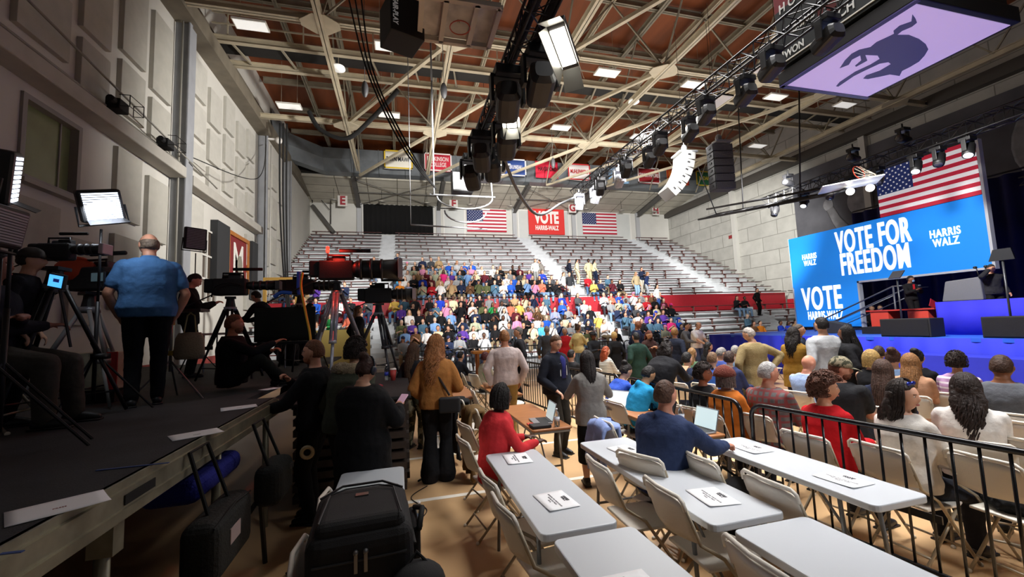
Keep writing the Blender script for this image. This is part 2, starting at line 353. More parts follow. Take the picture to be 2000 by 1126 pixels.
# back wall and right wall
BW = mat('cfcec7', .85, var=.06, scale=.7, bump=.1, bscale=8, name='back_wall_paint')
struct(MB().bb((XL-.4, YB, -.45), (XR+.4, YB+.4, ZC)).build('wall_back', BW))
struct(MB().bb((XR, YF, -.45), (XR+.4, YB, ZC)).build('wall_right', brickmat('c2c1ba', '8e8d86', 3.1, 1.25, (1, 2), 'right_wall_slabs', msize=.03)))
m = MB()
for i, x in enumerate((-3.6, 4.0, 12.0, 18.8, 26.8)): m.bb((x-.22, YB-.25, 11), (x+.22, YB, 15))
struct(m.build('trim_8', mat('b2b4b6', .6)))
m = MB()
for y in (32.3, 20.5, 9.5): m.bb((XR-.35, y-.2, -.4), (XR, y+.2, 14.2))
struct(m.build('trim_9', mat('c6c5bf', .6)))
m = MB().bb((XR-.5, YF, 13.84), (XR, YB, 14.5)); struct(m.build('trim_10', mat('4a4641', .7)))
# shuttered windows of the back wall
WFR = mat('deddd8', .6)
for n, (x0, x1) in enumerate(((-3.2, 3.5), (4.6, 6.6), (12.5, 18.2), (19.2, 25.8)), 5):
    q = MB(); 
    for x in (x0-.15, x1): q.bb((x, YB-.12, 11.2), (x+.15, YB, 14.3))
    q.bb((x0, YB-.12, 14.15), (x1, YB, 14.3)); o = struct(q.build('window_%d' % n, WFR))
    MB().bb((x0, YB-.06, 11.2), (x1, YB-.02, 14.15)).build('pane', mat('c9ccc9', .4, var=.04, scale=1), o)
t = MB().grid(lambda u, v: (-3.2+6.65*u, YB-.25+.06*math.sin(u*90), 11.3+2.95*v), 90, 1).build('blackout_curtain', mat('0a0a0b', .95), smooth=True, solid=.02)
tag(t, 'wide black blackout curtain hung over the left window of the back wall', 'curtain')
# ceiling: wood deck over the court, white panels over the stands
WOOD = mat('7d3f18', .6, var=.35, scale=1.2, stretch=(1, .12, 1), name='roof_deck_wood')
struct(MB().bb((XL-.4, YF, ZC), (XR+.4, 37.5, ZC+.2)).build('ceiling', WOOD))
m = MB(); zf = lambda y: 15.15 + (14.3-15.15)*(y-37.4)/5.0
for (a, b) in (((XL, 35.4), (XR, YB)),):
    m.add([(XL, 37.5, 15.15), (XR, 37.5, 15.15), (XR, YB, 14.3), (XL, YB, 14.3), (XL, 37.5, 15.35), (XR, 37.5, 15.35), (XR, YB, 14.5), (XL, YB, 14.5)], [(0, 1, 2, 3), (4, 7, 6, 5), (0, 4, 5, 1), (2, 6, 7, 3), (1, 5, 6, 2), (0, 3, 7, 4)])
struct(m.build('ceiling_2', brickmat('cdc8b8', '6f6a5c', 2.6, 1.3, (0, 1), 'ceiling_panels', off=0, msize=.035)))
m = MB().bb((XL, 37.35, 15.4), (XR, 37.5, ZC)); struct(m.build('wall_upper', mat('1f1b18', .8)))
RAFT = mat('5c5a56', .7, var=.1, scale=2)
for k, x in enumerate((-3.6, 4.0, 12.0, 18.8, 26.8)):
    o = MB().ibeam((x, 36.5, 15.1), (x, YB-.1, 14.05), .35, .5).build('roof_rafter', RAFT)
    tag(o, 'grey steel rafter under the white panels above the stands, %s from the left wall' % ['first', 'second', 'third', 'fourth', 'fifth'][k], 'rafter', 'rafters over the stands')
for k, x in enumerate((-.0, 15.4)):
    o = MB().tube([(x-3.6, 37, 14.9), (x+3.6, YB-.3, 14.15)], .03, 5).tube([(x+3.6, 37, 14.9), (x-3.6, YB-.3, 14.15)], .03, 5).tube([(x-3.8, 39.7, 14.6), (x+3.8, 39.7, 14.6)], .05, 6).build('cross_brace', RAFT)
    tag(o, 'thin crossed steel rods under the white ceiling, %s bay' % ('left' if k == 0 else 'right'), 'brace')
for k in range(9):
    x = -5.5+k*4.1; t = thing('pendant_lamp', 'small shaded pendant lamp above the stands, number %s from the left' % ['one', 'two', 'three', 'four', 'five', 'six', 'seven', 'eight', 'nine'][k], 'lamp', (x, 39.5, 13.75), 0, 'pendant lamps over the stands')
    MB().tube([(0, 0, 0), (0, 0, .08), (0, 0, .2)], [.34, .16, .05], 12).build('shade', mat('a7a398', .5), t, smooth=True); MB().tube([(0, 0, .2), (0, 0, 1.25)], .015, 5).build('stem', BLK, t)
# air duct
DUCT = mat('7c8286', .45, metal=.35, var=.18, scale=1.2)
t = thing('air_duct', 'long galvanised steel air duct running under the roof in front of the stands', 'duct')
prof = [(35.5, 16.9), (35.5, 16.0), (36.3, 15.2), (37.3, 15.2), (37.3, 16.9)]
m = MB(); n = 17
for i in range(n):
    xa = XL+2.2+(XR-XL-2.2)*i/n; xb = XL+2.2+(XR-XL-2.2)*(i+1)/n-.03
    m.add([(xa, y, z) for y, z in prof]+[(xb, y, z) for y, z in prof], [tuple(range(4, -1, -1)), tuple(range(5, 10))]+[(j, (j+1) % 5, 5+(j+1) % 5, 5+j) for j in range(5)])
m.build('duct_run', DUCT, t)
m = MB().add([(XL+2.2, y, z) for y, z in prof]+[(XL+.2, y-2.2, z) for y, z in prof], [tuple(range(4, -1, -1)), tuple(range(5, 10))]+[(j, (j+1) % 5, 5+(j+1) % 5, 5+j) for j in range(5)])
m.add([(XL+.2, y-2.2, z) for y, z in prof]+[(XL+.1, y-6, z-.1) for y, z in prof], [tuple(range(4, -1, -1)), tuple(range(5, 10))]+[(j, (j+1) % 5, 5+(j+1) % 5, 5+j) for j in range(5)])
m.build('elbow', DUCT, t)
for i in range(1, n): x = XL+2.2+(XR-XL-2.2)*i/n; MB().bb((x-.04, 35.44, 15.95), (x+.01, 35.5, 16.95)).build('seam_flange', mat('7d8286', .4, metal=.5), t)
settle(t, (XL+2, 36.4, 15.2))
# roof steel
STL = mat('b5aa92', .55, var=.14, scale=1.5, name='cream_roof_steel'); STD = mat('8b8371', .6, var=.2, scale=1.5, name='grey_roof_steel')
nth = ['first', 'second', 'third', 'fourth', 'fifth', 'sixth', 'seventh', 'eighth', 'ninth', 'tenth', 'eleventh', 'twelfth']
TX = [-2.8, 2.3, 7.4, 12.6, 17.8, 22.9, 28.0]; TY = [8.1, 16.7, 25.2]
for i, x in enumerate(TX):
    t = thing('roof_truss', 'cream steel roof truss running away over the court, %s from the left wall' % nth[i], 'truss', (x, 16.7, 14), 0, 'roof trusses running away from the camera')
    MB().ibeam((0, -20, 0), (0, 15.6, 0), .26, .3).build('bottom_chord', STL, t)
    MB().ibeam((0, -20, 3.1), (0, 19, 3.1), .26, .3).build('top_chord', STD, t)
    w_ = MB()
    for k in range(-5, 4):
        y = k*4.26
        w_.beam((0, y, .1), (0, y+2.13, 3.0), .07, .07); w_.beam((0, y+4.26, .1), (0, y+2.13, 3.0), .07, .07)
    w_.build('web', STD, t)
for i, y in enumerate(TY):
    t = thing('cross_truss', 'cream steel cross beam with gusset plates spanning left to right, %s from the camera' % nth[i], 'truss', (11.5, y, 14), 0, 'cross beams of the roof')
    MB().ibeam((-19.4, 0, .1), (19.4, 0, .1), .24, .26).build('bottom_chord', STL, t)
    for x in TX: MB().prism([(.75*math.cos(a), .6*math.sin(a)) for a in (0.3, PI/2-.3, PI/2+.3, PI-.3, PI+.3, 3*PI/2-.3, 3*PI/2+.3, 2*PI-.3)], (x-11.5, 0, -.12), X_, Y_, .03).build('gusset_plate', STL, t)
    w_ = MB()
    for j in range(len(TX)-1):
        a, b = TX[j]-11.5, TX[j+1]-11.5; w_.beam((a, 0, .1), ((a+b)/2, 0, 3), .07, .07); w_.beam((b, 0, .1), ((a+b)/2, 0, 3), .07, .07)
    w_.build('web', STD, t)
k = 0
for y0, y1 in ((8.1, 16.7), (16.7, 25.2), (25.2, 33.6)):
    for j, (a, b) in enumerate(((12.6, 7.4), (7.4, 2.3), (17.8, 12.6), (22.9, 17.8), (2.3, -2.8)) if y0 > 9 else ((12.6, 7.4), (12.6, 17.8))):
        o = MB().beam((a, y0, 14.0), (b, y1, 14.0), .16, .16).build('wind_brace', STL)
        tag(o, 'diagonal cream brace in the roof, %s bay away, %s bay across' % (('near', 'middle', 'far')[k], nth[j]), 'brace', 'diagonal wind braces of the roof')
    k += 1
for i in range(8):
    y = 10.0+i*3.4
    o = MB().ibeam((XL+.3, y, 17.25), (XR-.3, y, 17.25), .2, .32).build('roof_purlin', STD)
    tag(o, 'steel purlin under the brown wood deck, %s from the camera' % (nth+['thirteenth', 'fourteenth', 'fifteenth'])[i], 'beam', 'purlins under the deck')
for i in range(12):
    x = -5.3+i*2.56
    if i % 2: continue
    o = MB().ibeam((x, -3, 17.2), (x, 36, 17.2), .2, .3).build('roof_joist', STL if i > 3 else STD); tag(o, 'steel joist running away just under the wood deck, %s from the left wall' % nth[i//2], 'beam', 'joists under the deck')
t = thing('catwalk', 'dark catwalk with pale steel rails hung across the roof', 'catwalk')
m = MB(); 
for y in (19.6, 21.4): m.ibeam((XL+.4, y, 14.7), (XR-.5, y, 14.7), .2, .3)
m.build('side_beam', STL, t)
for i in range(20): x = -7+i*1.95; MB().beam((x, 19.6, 14.75), (x+.4, 21.4, 14.75), .08, .08).build('cross_rung', STD, t)
MB().bb((XL+.5, 20.1, 14.85), (XR-.6, 20.9, 14.9)).build('walkway', mat('171513', .8), t)
m = MB()
for z in (15.4, 15.9): m.beam((XL+.4, 19.6, z), (XR-.5, 19.6, z), .06, .06)
for i in range(13): x = -7+i*3; m.beam((x, 19.6, 14.8), (x, 19.6, 15.9), .05, .05)
m.build('railing', STL, t); settle(t, (11, 20.5, 14.7))
# ceiling light fixtures
LW = mat('f4f3ef', .5, emit=.55); LO = mat('e9e2d6', .5, emit=.35)
spots = [(490, 50), (760, 92), (760, 225), (1186, 143), (1095, 250), (1355, 166), (1515, 190), (1410, 278), (1480, 285), (1650, 205), (1765, 222), (565, 208), (1250, 268), (1590, 296)]
near_pos = ['over the left wall beam', 'behind the hanging black score box', 'above the yellow pennant', 'right of the bright cyc lamps', 'above the red pennants', 'partly behind the long truss', 'right of the long truss', 'beside the curved speaker array', 'above the dark speaker array', 'below the scoreboard corner', 'near the right wall beam', 'by the far end of the left wall', 'left of the long truss far end', 'over the right end of the stands']
for p, s in zip(spots, near_pos):
    q = Pz(*p, 14.5); t = thing('ceiling_light', 'flat white rectangular ceiling light %s' % s, 'ceiling light', q, 0, 'rectangular lights of the roof')
    MB().bb((-.62, -.32, 0), (.62, .32, .08)).build('housing', mat('dcd9d0', .5), t); MB().bb((-.58, -.28, -.015), (.58, .28, 0)).build('diffuser', LW, t)
    MB().tube([(-.4, 0, .08), (-.4, 0, 2.6)], .01, 4).tube([(.4, 0, .08), (.4, 0, 2.6)], .01, 4).build('hanger', STD, t)
for p, z, s in (((1520, 115), 9.6, 'nearer to the scoreboard'), ((1392, 205), 10.5, 'further along the long truss')):
    q = Pz(*p, z); t = thing('hanging_light', 'large flat cream light panel beside the long truss, %s' % s, 'light panel', q)
    MB().bb((-.35, -.75, 0), (.35, .75, .06)).build('housing', BLK, t); MB().bb((-.33, -.73, -.02), (.33, .73, 0)).build('diffuser', LO, t); MB().tube([(0, 0, 0), (0, 0, 14-z)], .01, 4).build('hanger', BLK, t)
for p, s in (((661, 135), 'left of the hanging black score box'), ((1238, 200), 'above the far end of the long truss')):
    q = Pz(*p, 14); t = thing('round_light', 'round white bowl shaped ceiling lamp %s' % s, 'ceiling lamp', q)
    MB().tube([(0, 0, 0), (0, 0, .1), (0, 0, .2)], [.3, .28, .1], 16).build('bowl', LW, t, smooth=True); MB().tube([(0, 0, .2), (0, 0, 3)], .012, 4).build('stem', STD, t)
# pennants in front of the duct: (left px, right px, top, text, field, border, ink)
pen = [(750, 806, 312, 'BRYN MAWR', 'e6e3d6', 'd8b72c', '1d2030', 'yellow bordered white'), (828, 882, 317, 'DICKINSON\nCOLLEGE', 'c8283e', 'f0e4e2', 'f0dcdc', 'white bordered crimson two line'),
       (976, 1027, 327, 'FRANKLIN & MARSHALL', '2f4a8c', 'ecebea', 'e8e8ee', 'white bordered navy'), (1046, 1090, 331, 'HAVERFORD', 'd2203c', 'd2203c', '2a1418', 'plain red'),
       (1109, 1152, 336, 'MUHLENBERG', 'e8e2de', 'c82a2e', 'c22428', 'red bordered white'), (1189, 1228, 342, 'JOHNS\nHOPKINS', '8fb8dc', '8fb8dc', 'f2f4f8', 'pale blue'),
       (1245, 1288, 343, 'SWARTHMORE', '9c1f28', 'e8e2de', 'f0e4e2', 'white bordered dark red'), (1303, 1344, 346, 'URSINUS', 'd8721e', 'b8281e', '4a1410', 'orange'), (1359, 1398, 349, 'McDANIEL', '1f5a38', 'c8a52c', 'd2b43a', 'gold bordered green')]
for x0, x1, yc, s, fld, bor, ink, lk in pen:
    a, b = Py(x0, yc, 35.0), Py(x1, yc, 35.0); wd = b.x-a.x; hh = 1.55; cx = (a.x+b.x)/2; cz = (a.z+b.z)/2
    t = thing('pennant', '%s team pennant reading %s hung in front of the duct' % (lk, s.replace('\n', ' ').replace('McDANIEL', 'MCDANIEL')), 'pennant', (cx, 35.0, cz), 0, 'school pennants along the duct')
    wv = lambda u, v: (-wd/2+wd*u, .05*math.sin(u*7+cx), -hh/2+hh*v-.03*math.sin(u*3.1))
    MB().grid(wv, 14, 4).build('cloth', mat(fld, .8, bump=.2), t, smooth=True, solid=.02)
    q = MB(); e = .11
    for u0, u1, v0, v1 in ((-wd/2, -wd/2+e, -hh/2, hh/2), (wd/2-e, wd/2, -hh/2, hh/2), (-wd/2, wd/2, -hh/2, -hh/2+e), (-wd/2, wd/2, hh/2-e, hh/2)): q.bb((u0, -.08, v0), (u1, -.06, v1))
    if bor != fld: q.build('border', mat(bor, .8), t)
    L = max(len(z) for z in s.split('\n')); sz = .52; text(s, sz, (0, -.1, 0), X_, Z_, mat(ink, .8), t, sx=min(.8, wd*.84/(L*sz*.66)), depth=.01)
# section letters
for px, py, ch in ((669, 392, 'E'), (886, 398, 'F'), (1118, 406, 'G'), (1281, 411, 'H')):
    q = Py(px, py, 40.8); t = thing('section_sign', 'white square sign with the red letter %s hung above the stands' % ch, 'sign', q)
    MB().bb((-.42, 0, -.5), (.42, .1, .5)).build('board', mat('d8d5cf', .6), t); text(ch, 1.1, (0, -.02, 0), X_, Z_, mat('9c2430', .6), t, sx=.9, bold=.04); MB().tube([(0, .05, .5), (0, .05, 1.4)], .02, 4).build('hanger', RAFT, t)
# flags and vote banner on the back wall
STAR = [(.5*math.cos(PI/2+k*PI/5)*(1 if k % 2 == 0 else .4), .5*math.sin(PI/2+k*PI/5)*(1 if k % 2 == 0 else .4)) for k in range(10)]
def flag(t, o, ax, ay, wd, hh, emit=0, dep=.03):
    o, ax, ay = Vector(o), Vector(ax), Vector(ay); nz = ax.cross(ay); rd = mat('b4233a', .7, emit=emit); wt = mat('e6e4e6', .7, emit=emit); bl = mat('1c2b5e', .7, emit=emit)
    for nm, par, mt in (('red_stripe', 0, rd), ('white_stripe', 1, wt)):
        q = MB()
        for i in range(13):
            if i % 2 == par: h0 = hh*(12-i)/13; q.prism([(0, h0), (wd, h0), (wd, h0+hh/13), (0, h0+hh/13)], o, ax, ay, dep)
        q.build(nm, mt, t)
    q = MB().prism([(0, hh*6/13), (wd*.4, hh*6/13), (wd*.4, hh), (0, hh)], o+nz*dep, ax, ay, .01); q.build('canton', bl, t)
    q = MB()
    for r in range(9):
        for c in range(6 if r % 2 == 0 else 5):
            cx = wd*.4*((c+.5+(0 if r % 2 == 0 else .5))/6); cy = hh*(6/13+7/13*(r+.5)/9); sc_ = hh*.045
            q.prism([(cx+a*sc_, cy+b*sc_) for a, b in STAR], o+nz*(dep+.01), ax, ay, .006)
    q.build('stars', wt, t)
for xa, xb, s in ((6.9, 11.1, 'left of the red vote banner'), (19.85, 24.05, 'right of the red vote banner')):
    t = thing('flag', 'american flag hung flat on the back wall %s' % s, 'flag', (xa, YB-.17, 11.75)); flag(t, (0, 0, 0), X_, Z_, xb-xa, 2.4)
t = thing('vote_banner', 'red banner reading vote in white letters on the back wall', 'banner', (15.55, YB-.4, 13))
MB().bb((-2.05, 0, -1.45), (2.05, .05, 1.35)).build('cloth', mat('d8322e', .7), t)
text('VOTE', 1.75, (0, -.03, .35), X_, Z_, mat('efe6e2', .6), t, sx=.62, bold=.05); text('HARRIS-WALZ', .68, (0, -.03, -.75), X_, Z_, mat('efe6e2', .6), t, sx=.6, bold=.04)
t = thing('exit_sign', 'small red and white sign high on the right wall', 'sign', (XR-.06, 32.9, 9.6)); MB().bb((0, -.35, -.16), (.05, .35, .16)).build('board', mat('8e2a2c', .6), t)
t = thing('wall_ramp', 'dark stair stringer with handrail climbing the back left corner', 'stair rail', (XL+.3, 40.5, 11.5))
MB().beam((0, 1.6, 2.4), (1.9, 1.2, -.2), .5, .25).build('stringer', mat('55534f', .7), t); MB().tube([(0, 1.4, 2.6), (0, 1.4, 4.6), (1.6, 1.4, 3.0), (1.6, 1.4, .6)], .04, 6).tube([(.2, 1.4, 3.6), (1.5, 1.4, 2.0)], .03, 6).build('handrail', BLK, t)
# ============================================================ people
def rotz(v, a): return Matrix.Rotation(a, 3, 'Z') @ Vector(v)
def headfn(H):
    def f(d, p):
        x, y, z = d
        if z < 0:
            p.x *= 1-.30*z*z; 
            if y < 0: p.y *= 1-.35*min(1, -z*1.2)
            else: p.y *= 1-.10*z*z
        if y > 0:
            p.y += H*.0125*math.exp(-(x/.14)**2-((z+.12)/.2)**2)
            p.y += H*.004*math.exp(-(x/.28)**2-((z+.50)/.09)**2)
            p.y += H*.004*math.exp(-(x/.3)**2-((z+.82)/.15)**2)
            p.y -= H*.0055*(math.exp(-((x-.34)/.17)**2-((z-.08)/.11)**2)+math.exp(-((x+.34)/.17)**2-((z-.08)/.11)**2))
            p.y += H*.002*math.exp(-((z-.25)/.1)**2)
        return p
    return f
def ik(S, T, L1, L2, hint):
    S, T = Vector(S), Vector(T); d = T-S; L = d.length; mx = (L1+L2)*.995
    if L > mx: T = S+d*(mx/L); d = T-S; L = mx
    a = (L1*L1-L2*L2+L*L)/(2*L); h = math.sqrt(max(0, L1*L1-a*a)); u = d/L; hh = Vector(hint); hh = hh-u*hh.dot(u)
    if hh.length < 1e-5: hh = u.orthogonal()
    return S+u*a+hh.normalized()*h, T
def skeleton(H, pose, lean=0, twist=0, arms=None, legs=None, seat=.46, sexf=0, wide=1.0, side=0):
    J = {}; pz = {'stand': .525*H, 'sit': seat+.075*H*.9, 'floor': .075*H}[pose]
    J['pel'] = Vector((0, 0, pz)); M = Matrix.Rotation(side, 3, 'Y') @ Matrix.Rotation(-lean, 3, 'X')
    up = lambda k: J['pel'] + (Matrix.Rotation(-lean*min(1, k*4), 3, 'X') @ Matrix.Rotation(side, 3, 'Y')) @ Vector((0, 0, k*H))
    J['up'] = up; J['M'] = Matrix.Rotation(-lean, 3, 'X') @ Matrix.Rotation(side, 3, 'Y') @ Matrix.Rotation(twist, 3, 'Z')
    J['chest'] = up(.2); J['shc'] = up(.285); J['neck'] = up(.315)
    for s, i in ((-1, 0), (1, 1)):
        J['S%d' % i] = J['shc'] + J['M'] @ Vector((s*.098*H*(1+(wide-1)*.8)*(1-.10*sexf), 0, -.030*H))
        J['Hp%d' % i] = J['pel'] + Vector((s*.05*H*wide, 0, -.01*H))
        default = (s*.145*H*wide, .03*H, -.30*H) if pose == 'stand' else (s*.07*H, .23*H, -.19*H)
        tg = (arms or [None, None])[i]
        if tg is None: tg = default; hint = (s*.3, -1, -.3)
        else: hint = (s*.7, -.4, -1); tg = (tg[0]*H, tg[1]*H, tg[2]*H) if len(tg) == 3 else tg
        T = J['shc'] + rotz(tg, twist)
        J['E%d' % i], J['W%d' % i] = ik(J['S%d' % i], T, .168*H, .150*H, rotz(hint, twist))
        if pose == 'stand':
            ft = (legs or [(-.055*H, 0), (.055*H, .03*H)])[i]; A = Vector((ft[0], ft[1], .045*H)); hint = (0, 1, 0)
        elif pose == 'sit':
            ft = (legs or [(-.075*H, .27*H), (.075*H, .24*H)])[i]; A = Vector((ft[0], ft[1], .045*H)); hint = (s*.15, 1, .6)
        else:
            ft = (legs or [(-.02*H, .28*H), (.06*H, .34*H)])[i]; A = Vector((ft[0], ft[1], .05*H)); hint = (s*.5, .3, 1)
        J['K%d' % i], J['A%d' % i] = ik(J['Hp%d' % i], A, .245*H, .235*H, hint)
    return J
def torso(mb, J, H, inf=0, lo=-.03, hi=.335, sexf=0, wide=1.0, n=18, belly=0, flare=0):
    prof = [(-.14, .098, .075), (-.08, .096, .072), (-.03, .092, .068), (.02, .095, .070), (.09, .084, .062), (.15, .088, .064), (.21, .100, .068), (.25, .104, .060), (.272, .092, .052), (.292, .066, .042), (.305, .045, .037), (.318, .034, .034), (.335, .031, .032)]
    rings = []; inf *= H
    for k, rx, ry in prof:
        if k < lo-1e-6 or k > hi+1e-6: continue
        if sexf:
            if abs(k-.09) < .01: rx *= .92
            if k in (.02, -.03): rx *= 1.06
            if k >= .21: rx *= .93
            if k in (.15, .21): ry *= 1.1
        if belly and .0 < k < .2: ry *= 1+.35*belly; rx *= 1+.2*belly
        tw = max(0, min(1, k/.28)); fr = (J['M'] if k > .05 else Matrix.Identity(3))
        sd = fr @ X_; ff = fr @ Y_
        fl = flare*max(0, (.02-k))*H
        rings.append((J['up'](k) if k >= 0 else J['pel']+Vector((0, 0, k*H)), sd, ff, rx*H*wide+inf+fl, ry*H*wide+inf+fl))
    return mb.loft(rings, n, .9)
def hand(mb, J, i, H, grip=.5, lo=False, dirv=None):
    W, E = J['W%d' % i], J['E%d' % i]; d = (W-E).normalized()
    if dirv: d = Vector(dirv).normalized()
    s = 1 if i else -1
    sd = d.cross(Vector((0, 0, 1)));
    if sd.length < .3: sd = d.cross(Vector((0, 1, 0)) if abs(d.z) > .8 else Z_); sd = Vector((0, 1, 0)) if sd.length < .2 else sd
    sd.normalize(); nr = sd.cross(d).normalized()            # nr: back of hand
    if abs(d.z) < .8 and nr.z < 0: nr = -nr; 
    if d.z < -.8: nr = Vector((s, 0, 0)) - d*d.x*s; nr.normalize(); sd = d.cross(nr)
    k = H/1.75
    pc = W+d*.045*k
    if lo: mb.limb([W, W+d*.06*k, W+d*.12*k-nr*.03*k], [.026*k, .036*k, .022*k], 6, .6, sd); return
    mb.loft([(W-d*.005*k, sd, nr, .027*k, .019*k), (W+d*.025*k, sd, nr, .037*k, .017*k), (W+d*.06*k, sd, nr, .041*k, .015*k), (W+d*.088*k, sd, nr, .038*k, .012*k)], 12)
    for q in range(4):
        L = (.072, .082, .076, .060)[q]*k; off = (-.030+.020*q)*k; c = grip*(1+.12*q)
        p = W + d*.082*k + sd*off*(s); pts = [p]; a = 0
        for seg in (.42, .33, .25):
            a += c*.85; dd = d*math.cos(a) - nr*math.sin(a); pts.append(pts[-1]+dd*L*seg)
        mb.limb(pts, [.0095*k, .0090*k, .0083*k, .007*k], 7)
    th = -sd*s; p = W+d*.03*k+th*.030*k
    mb.limb([p, p+(th*.8+d*.7-nr*.25).normalized()*.036*k, p+(th*.8+d*.7-nr*.25).normalized()*.036*k+(d*.9+th*.15-nr*.5).normalized()*.032*k], [.013*k, .011*k, .009*k], 7)
def head_frame(J, H, yaw, pitch, roll=0, lean=0):
    Rh = Matrix.Rotation(-yaw, 3, 'Z') @ Matrix.Rotation(pitch, 3, 'X') @ Matrix.Rotation(roll, 3, 'Y')
    c = J['neck'] + (J['M'] @ Vector((0, 0, .02*H)))*.8 + Rh @ Vector((0, .012*H, .058*H)); return Rh, c
def hair(mb, Rh, c, H, style, nu=26, nv=18, seed=0, lo=False):
    hx, hy, hz = .0455*H, .056*H, .068*H
    amp = {'curly': .10, 'afro': .10, 'curlylong': .10, 'braids': .06}.get(style, .025); vol = {'afro': 1.45, 'curly': 1.22, 'curlylong': 1.2, 'bob': 1.2, 'bun': 1.08, 'long': 1.13, 'wavy': 1.16, 'braids': 1.1, 'cap': 1.09, 'fringe': 1.035, 'hood': 1.25, 'beret': 1.2}.get(style, 1.085)
    if style in ('long', 'wavy', 'curlylong', 'bob'): vol = 1+(vol-1)*.55
    def fn(d, p):
        x, y, z = d
        nz = noise.noise(Vector((x*3.1+seed, y*3.1, z*3.1)))*amp*2 + noise.noise(Vector((x*9+seed, y*9, z*9)))*amp
        line = .28 + .05*math.cos(x*5)                     # hairline over the face
        back = -.62 if style not in ('short', 'fringe', 'cap', 'bun', 'beret') else -.42
        if style == 'fringe': cov = (y < .25 and -.45 < z < .35)
        elif y > .18: cov = z > line + (y-.18)*.45
        elif y > -.12: cov = z > (.05-y*.2 if style in ('short', 'fringe', 'cap', 'bun') else -.6)
        else: cov = z > back
        k = vol + nz if cov else .80
        return Vector((p.x*k, p.y*k - (.004*H if cov else 0), p.z*(k if z > 0 else 1+(k-1)*.5)))
    mb.ell(c, (hx, hy, hz), nu, nv, Rh, fn)
    bk = lambda x, y, z: c + Rh @ Vector((x*H, y*H, z*H))
    if style in ('long', 'wavy', 'curlylong', 'braids'):
        L = {'long': .23, 'wavy': .16, 'curlylong': .18, 'braids': .13}[style]
        wv = .012 if style == 'long' else .03
        top = bk(0, -.028, .02); pts = []
        for k in range(6):
            t = k/5; base = bk(0, -.036, 0) if k < 2 else None
            pts.append((c + Rh @ Vector((0, -.034*H-.036*H*math.sin(t*1.6), .02*H)) + Vector((0, 0, -t*L*H)), Rh @ X_, Rh @ Y_, H*(.034+.014*math.sin(min(1, t*3)*PI/2)+wv*math.sin(t*3)-.018*t), H*(.014+.008*math.sin(min(1, t*3)*PI/2)-.006*t)))
        mb.loft(pts, 14)
        if style in ('curlylong', 'braids', 'wavy') and not lo:
            rnd = random.Random(seed+3)
            for k in range(26 if style != 'braids' else 16):
                a = rnd.uniform(-1.25, 1.25); p0 = c + Rh @ Vector((math.sin(a)*.05*H, -math.cos(a)*.055*H, .01*H)); pts = []; L2 = L*H*rnd.uniform(.8, 1.15)
                for j in range(9): t = j/8; pts.append(p0 + Vector((.008*H*math.sin(j*1.9+k), -.006*H*math.cos(j*1.7+k), -t*L2)) + (Rh @ Vector((math.sin(a)*.014*H, -.012*H, 0)))*math.sin(t*2.6))
                mb.limb(pts, [.011*H*(1-.4*j/8) if style != 'braids' else .006*H for j in range(9)], 6)
    if style == 'bun': mb.ell(bk(0, -.045, .062), (.030*H, .028*H, .026*H), 12, 8, Rh)
    if style == 'beret': pass
    if style == 'braids':
        for k in range(5): mb.ell(bk(.02*math.sin(k*2), -.03-.01*math.cos(k), .055+.008*k), .014*H, 8, 6)
def strands(Rh, c, H, style, seed):
    m = MB(); rnd = random.Random(seed); hx, hy, hz = .0455*H, .056*H, .068*H
    L0 = {'long': .25, 'wavy': .19, 'curlylong': .21, 'bob': .02, 'curly': .0, 'afro': .0}[style]; cw = {'long': .0015, 'wavy': .006, 'curlylong': .012, 'bob': .003, 'curly': .01, 'afro': .01}[style]
    vol = {'long': 1.14, 'wavy': 1.18, 'curlylong': 1.22, 'bob': 1.22, 'curly': 1.26, 'afro': 1.46}[style]
    if style in ('curly', 'afro'):
        for k in range(230):
            z = rnd.uniform(-.35, 1); a = rnd.uniform(0, 2*PI); q = math.sqrt(1-z*z); d = Vector((q*math.cos(a), q*math.sin(a), z))
            if d.y > .12 and d.z < .38: continue
            p = Vector((d.x*hx, d.y*hy, d.z*hz))*(vol-.03); t1 = d.orthogonal().normalized(); t2 = d.cross(t1); pts = []
            for j in range(8): b = j*1.1+k; pts.append(c + Rh @ (p + t1*math.cos(b)*.008*H + t2*math.sin(b)*.008*H + d*(.0012*H*j)))
            m.tube(pts, .0022*H, 4, False)
        return m
    for k in range(260):
        az = rnd.uniform(-1, 1)*(PI*.62); top = rnd.uniform(.05, .45); vl = vol*rnd.uniform(.97, 1.05); L = L0*H*rnd.uniform(.75, 1.08); pts = []; ph = rnd.uniform(0, 6)
        cx, cy = math.sin(az), -math.cos(az); n = 9
        for j in range(7):
            e = top+(PI/2+.15-top)*j/6; s_, z_ = math.sin(e), math.cos(e)
            pts.append(c + Rh @ Vector((cx*s_*hx*vl, cy*s_*hy*vl, z_*hz*vl)))
        b0 = pts[-1]; out = Rh @ Vector((cx*.004*H, -.040*H if abs(az) < 1.2 else -.018*H, 0)) if style != 'bob' else Vector((0, 0, 0)); n = 4+int(L/H*50)
        for j in range(1, n+1):
            t = j/n; pts.append(b0 + Vector((0, 0, -t*(L+.03*H))) + out*math.sin(t*2.2) + Vector((math.sin(j*1.3+ph), math.cos(j*1.3+ph), 0))*cw*H*min(1, t*2.5))
        m.tube(pts, [.0022*H+.0016*H*math.sin(PI*j/(len(pts)-1)) for j in range(len(pts))], 4, False)
    return m
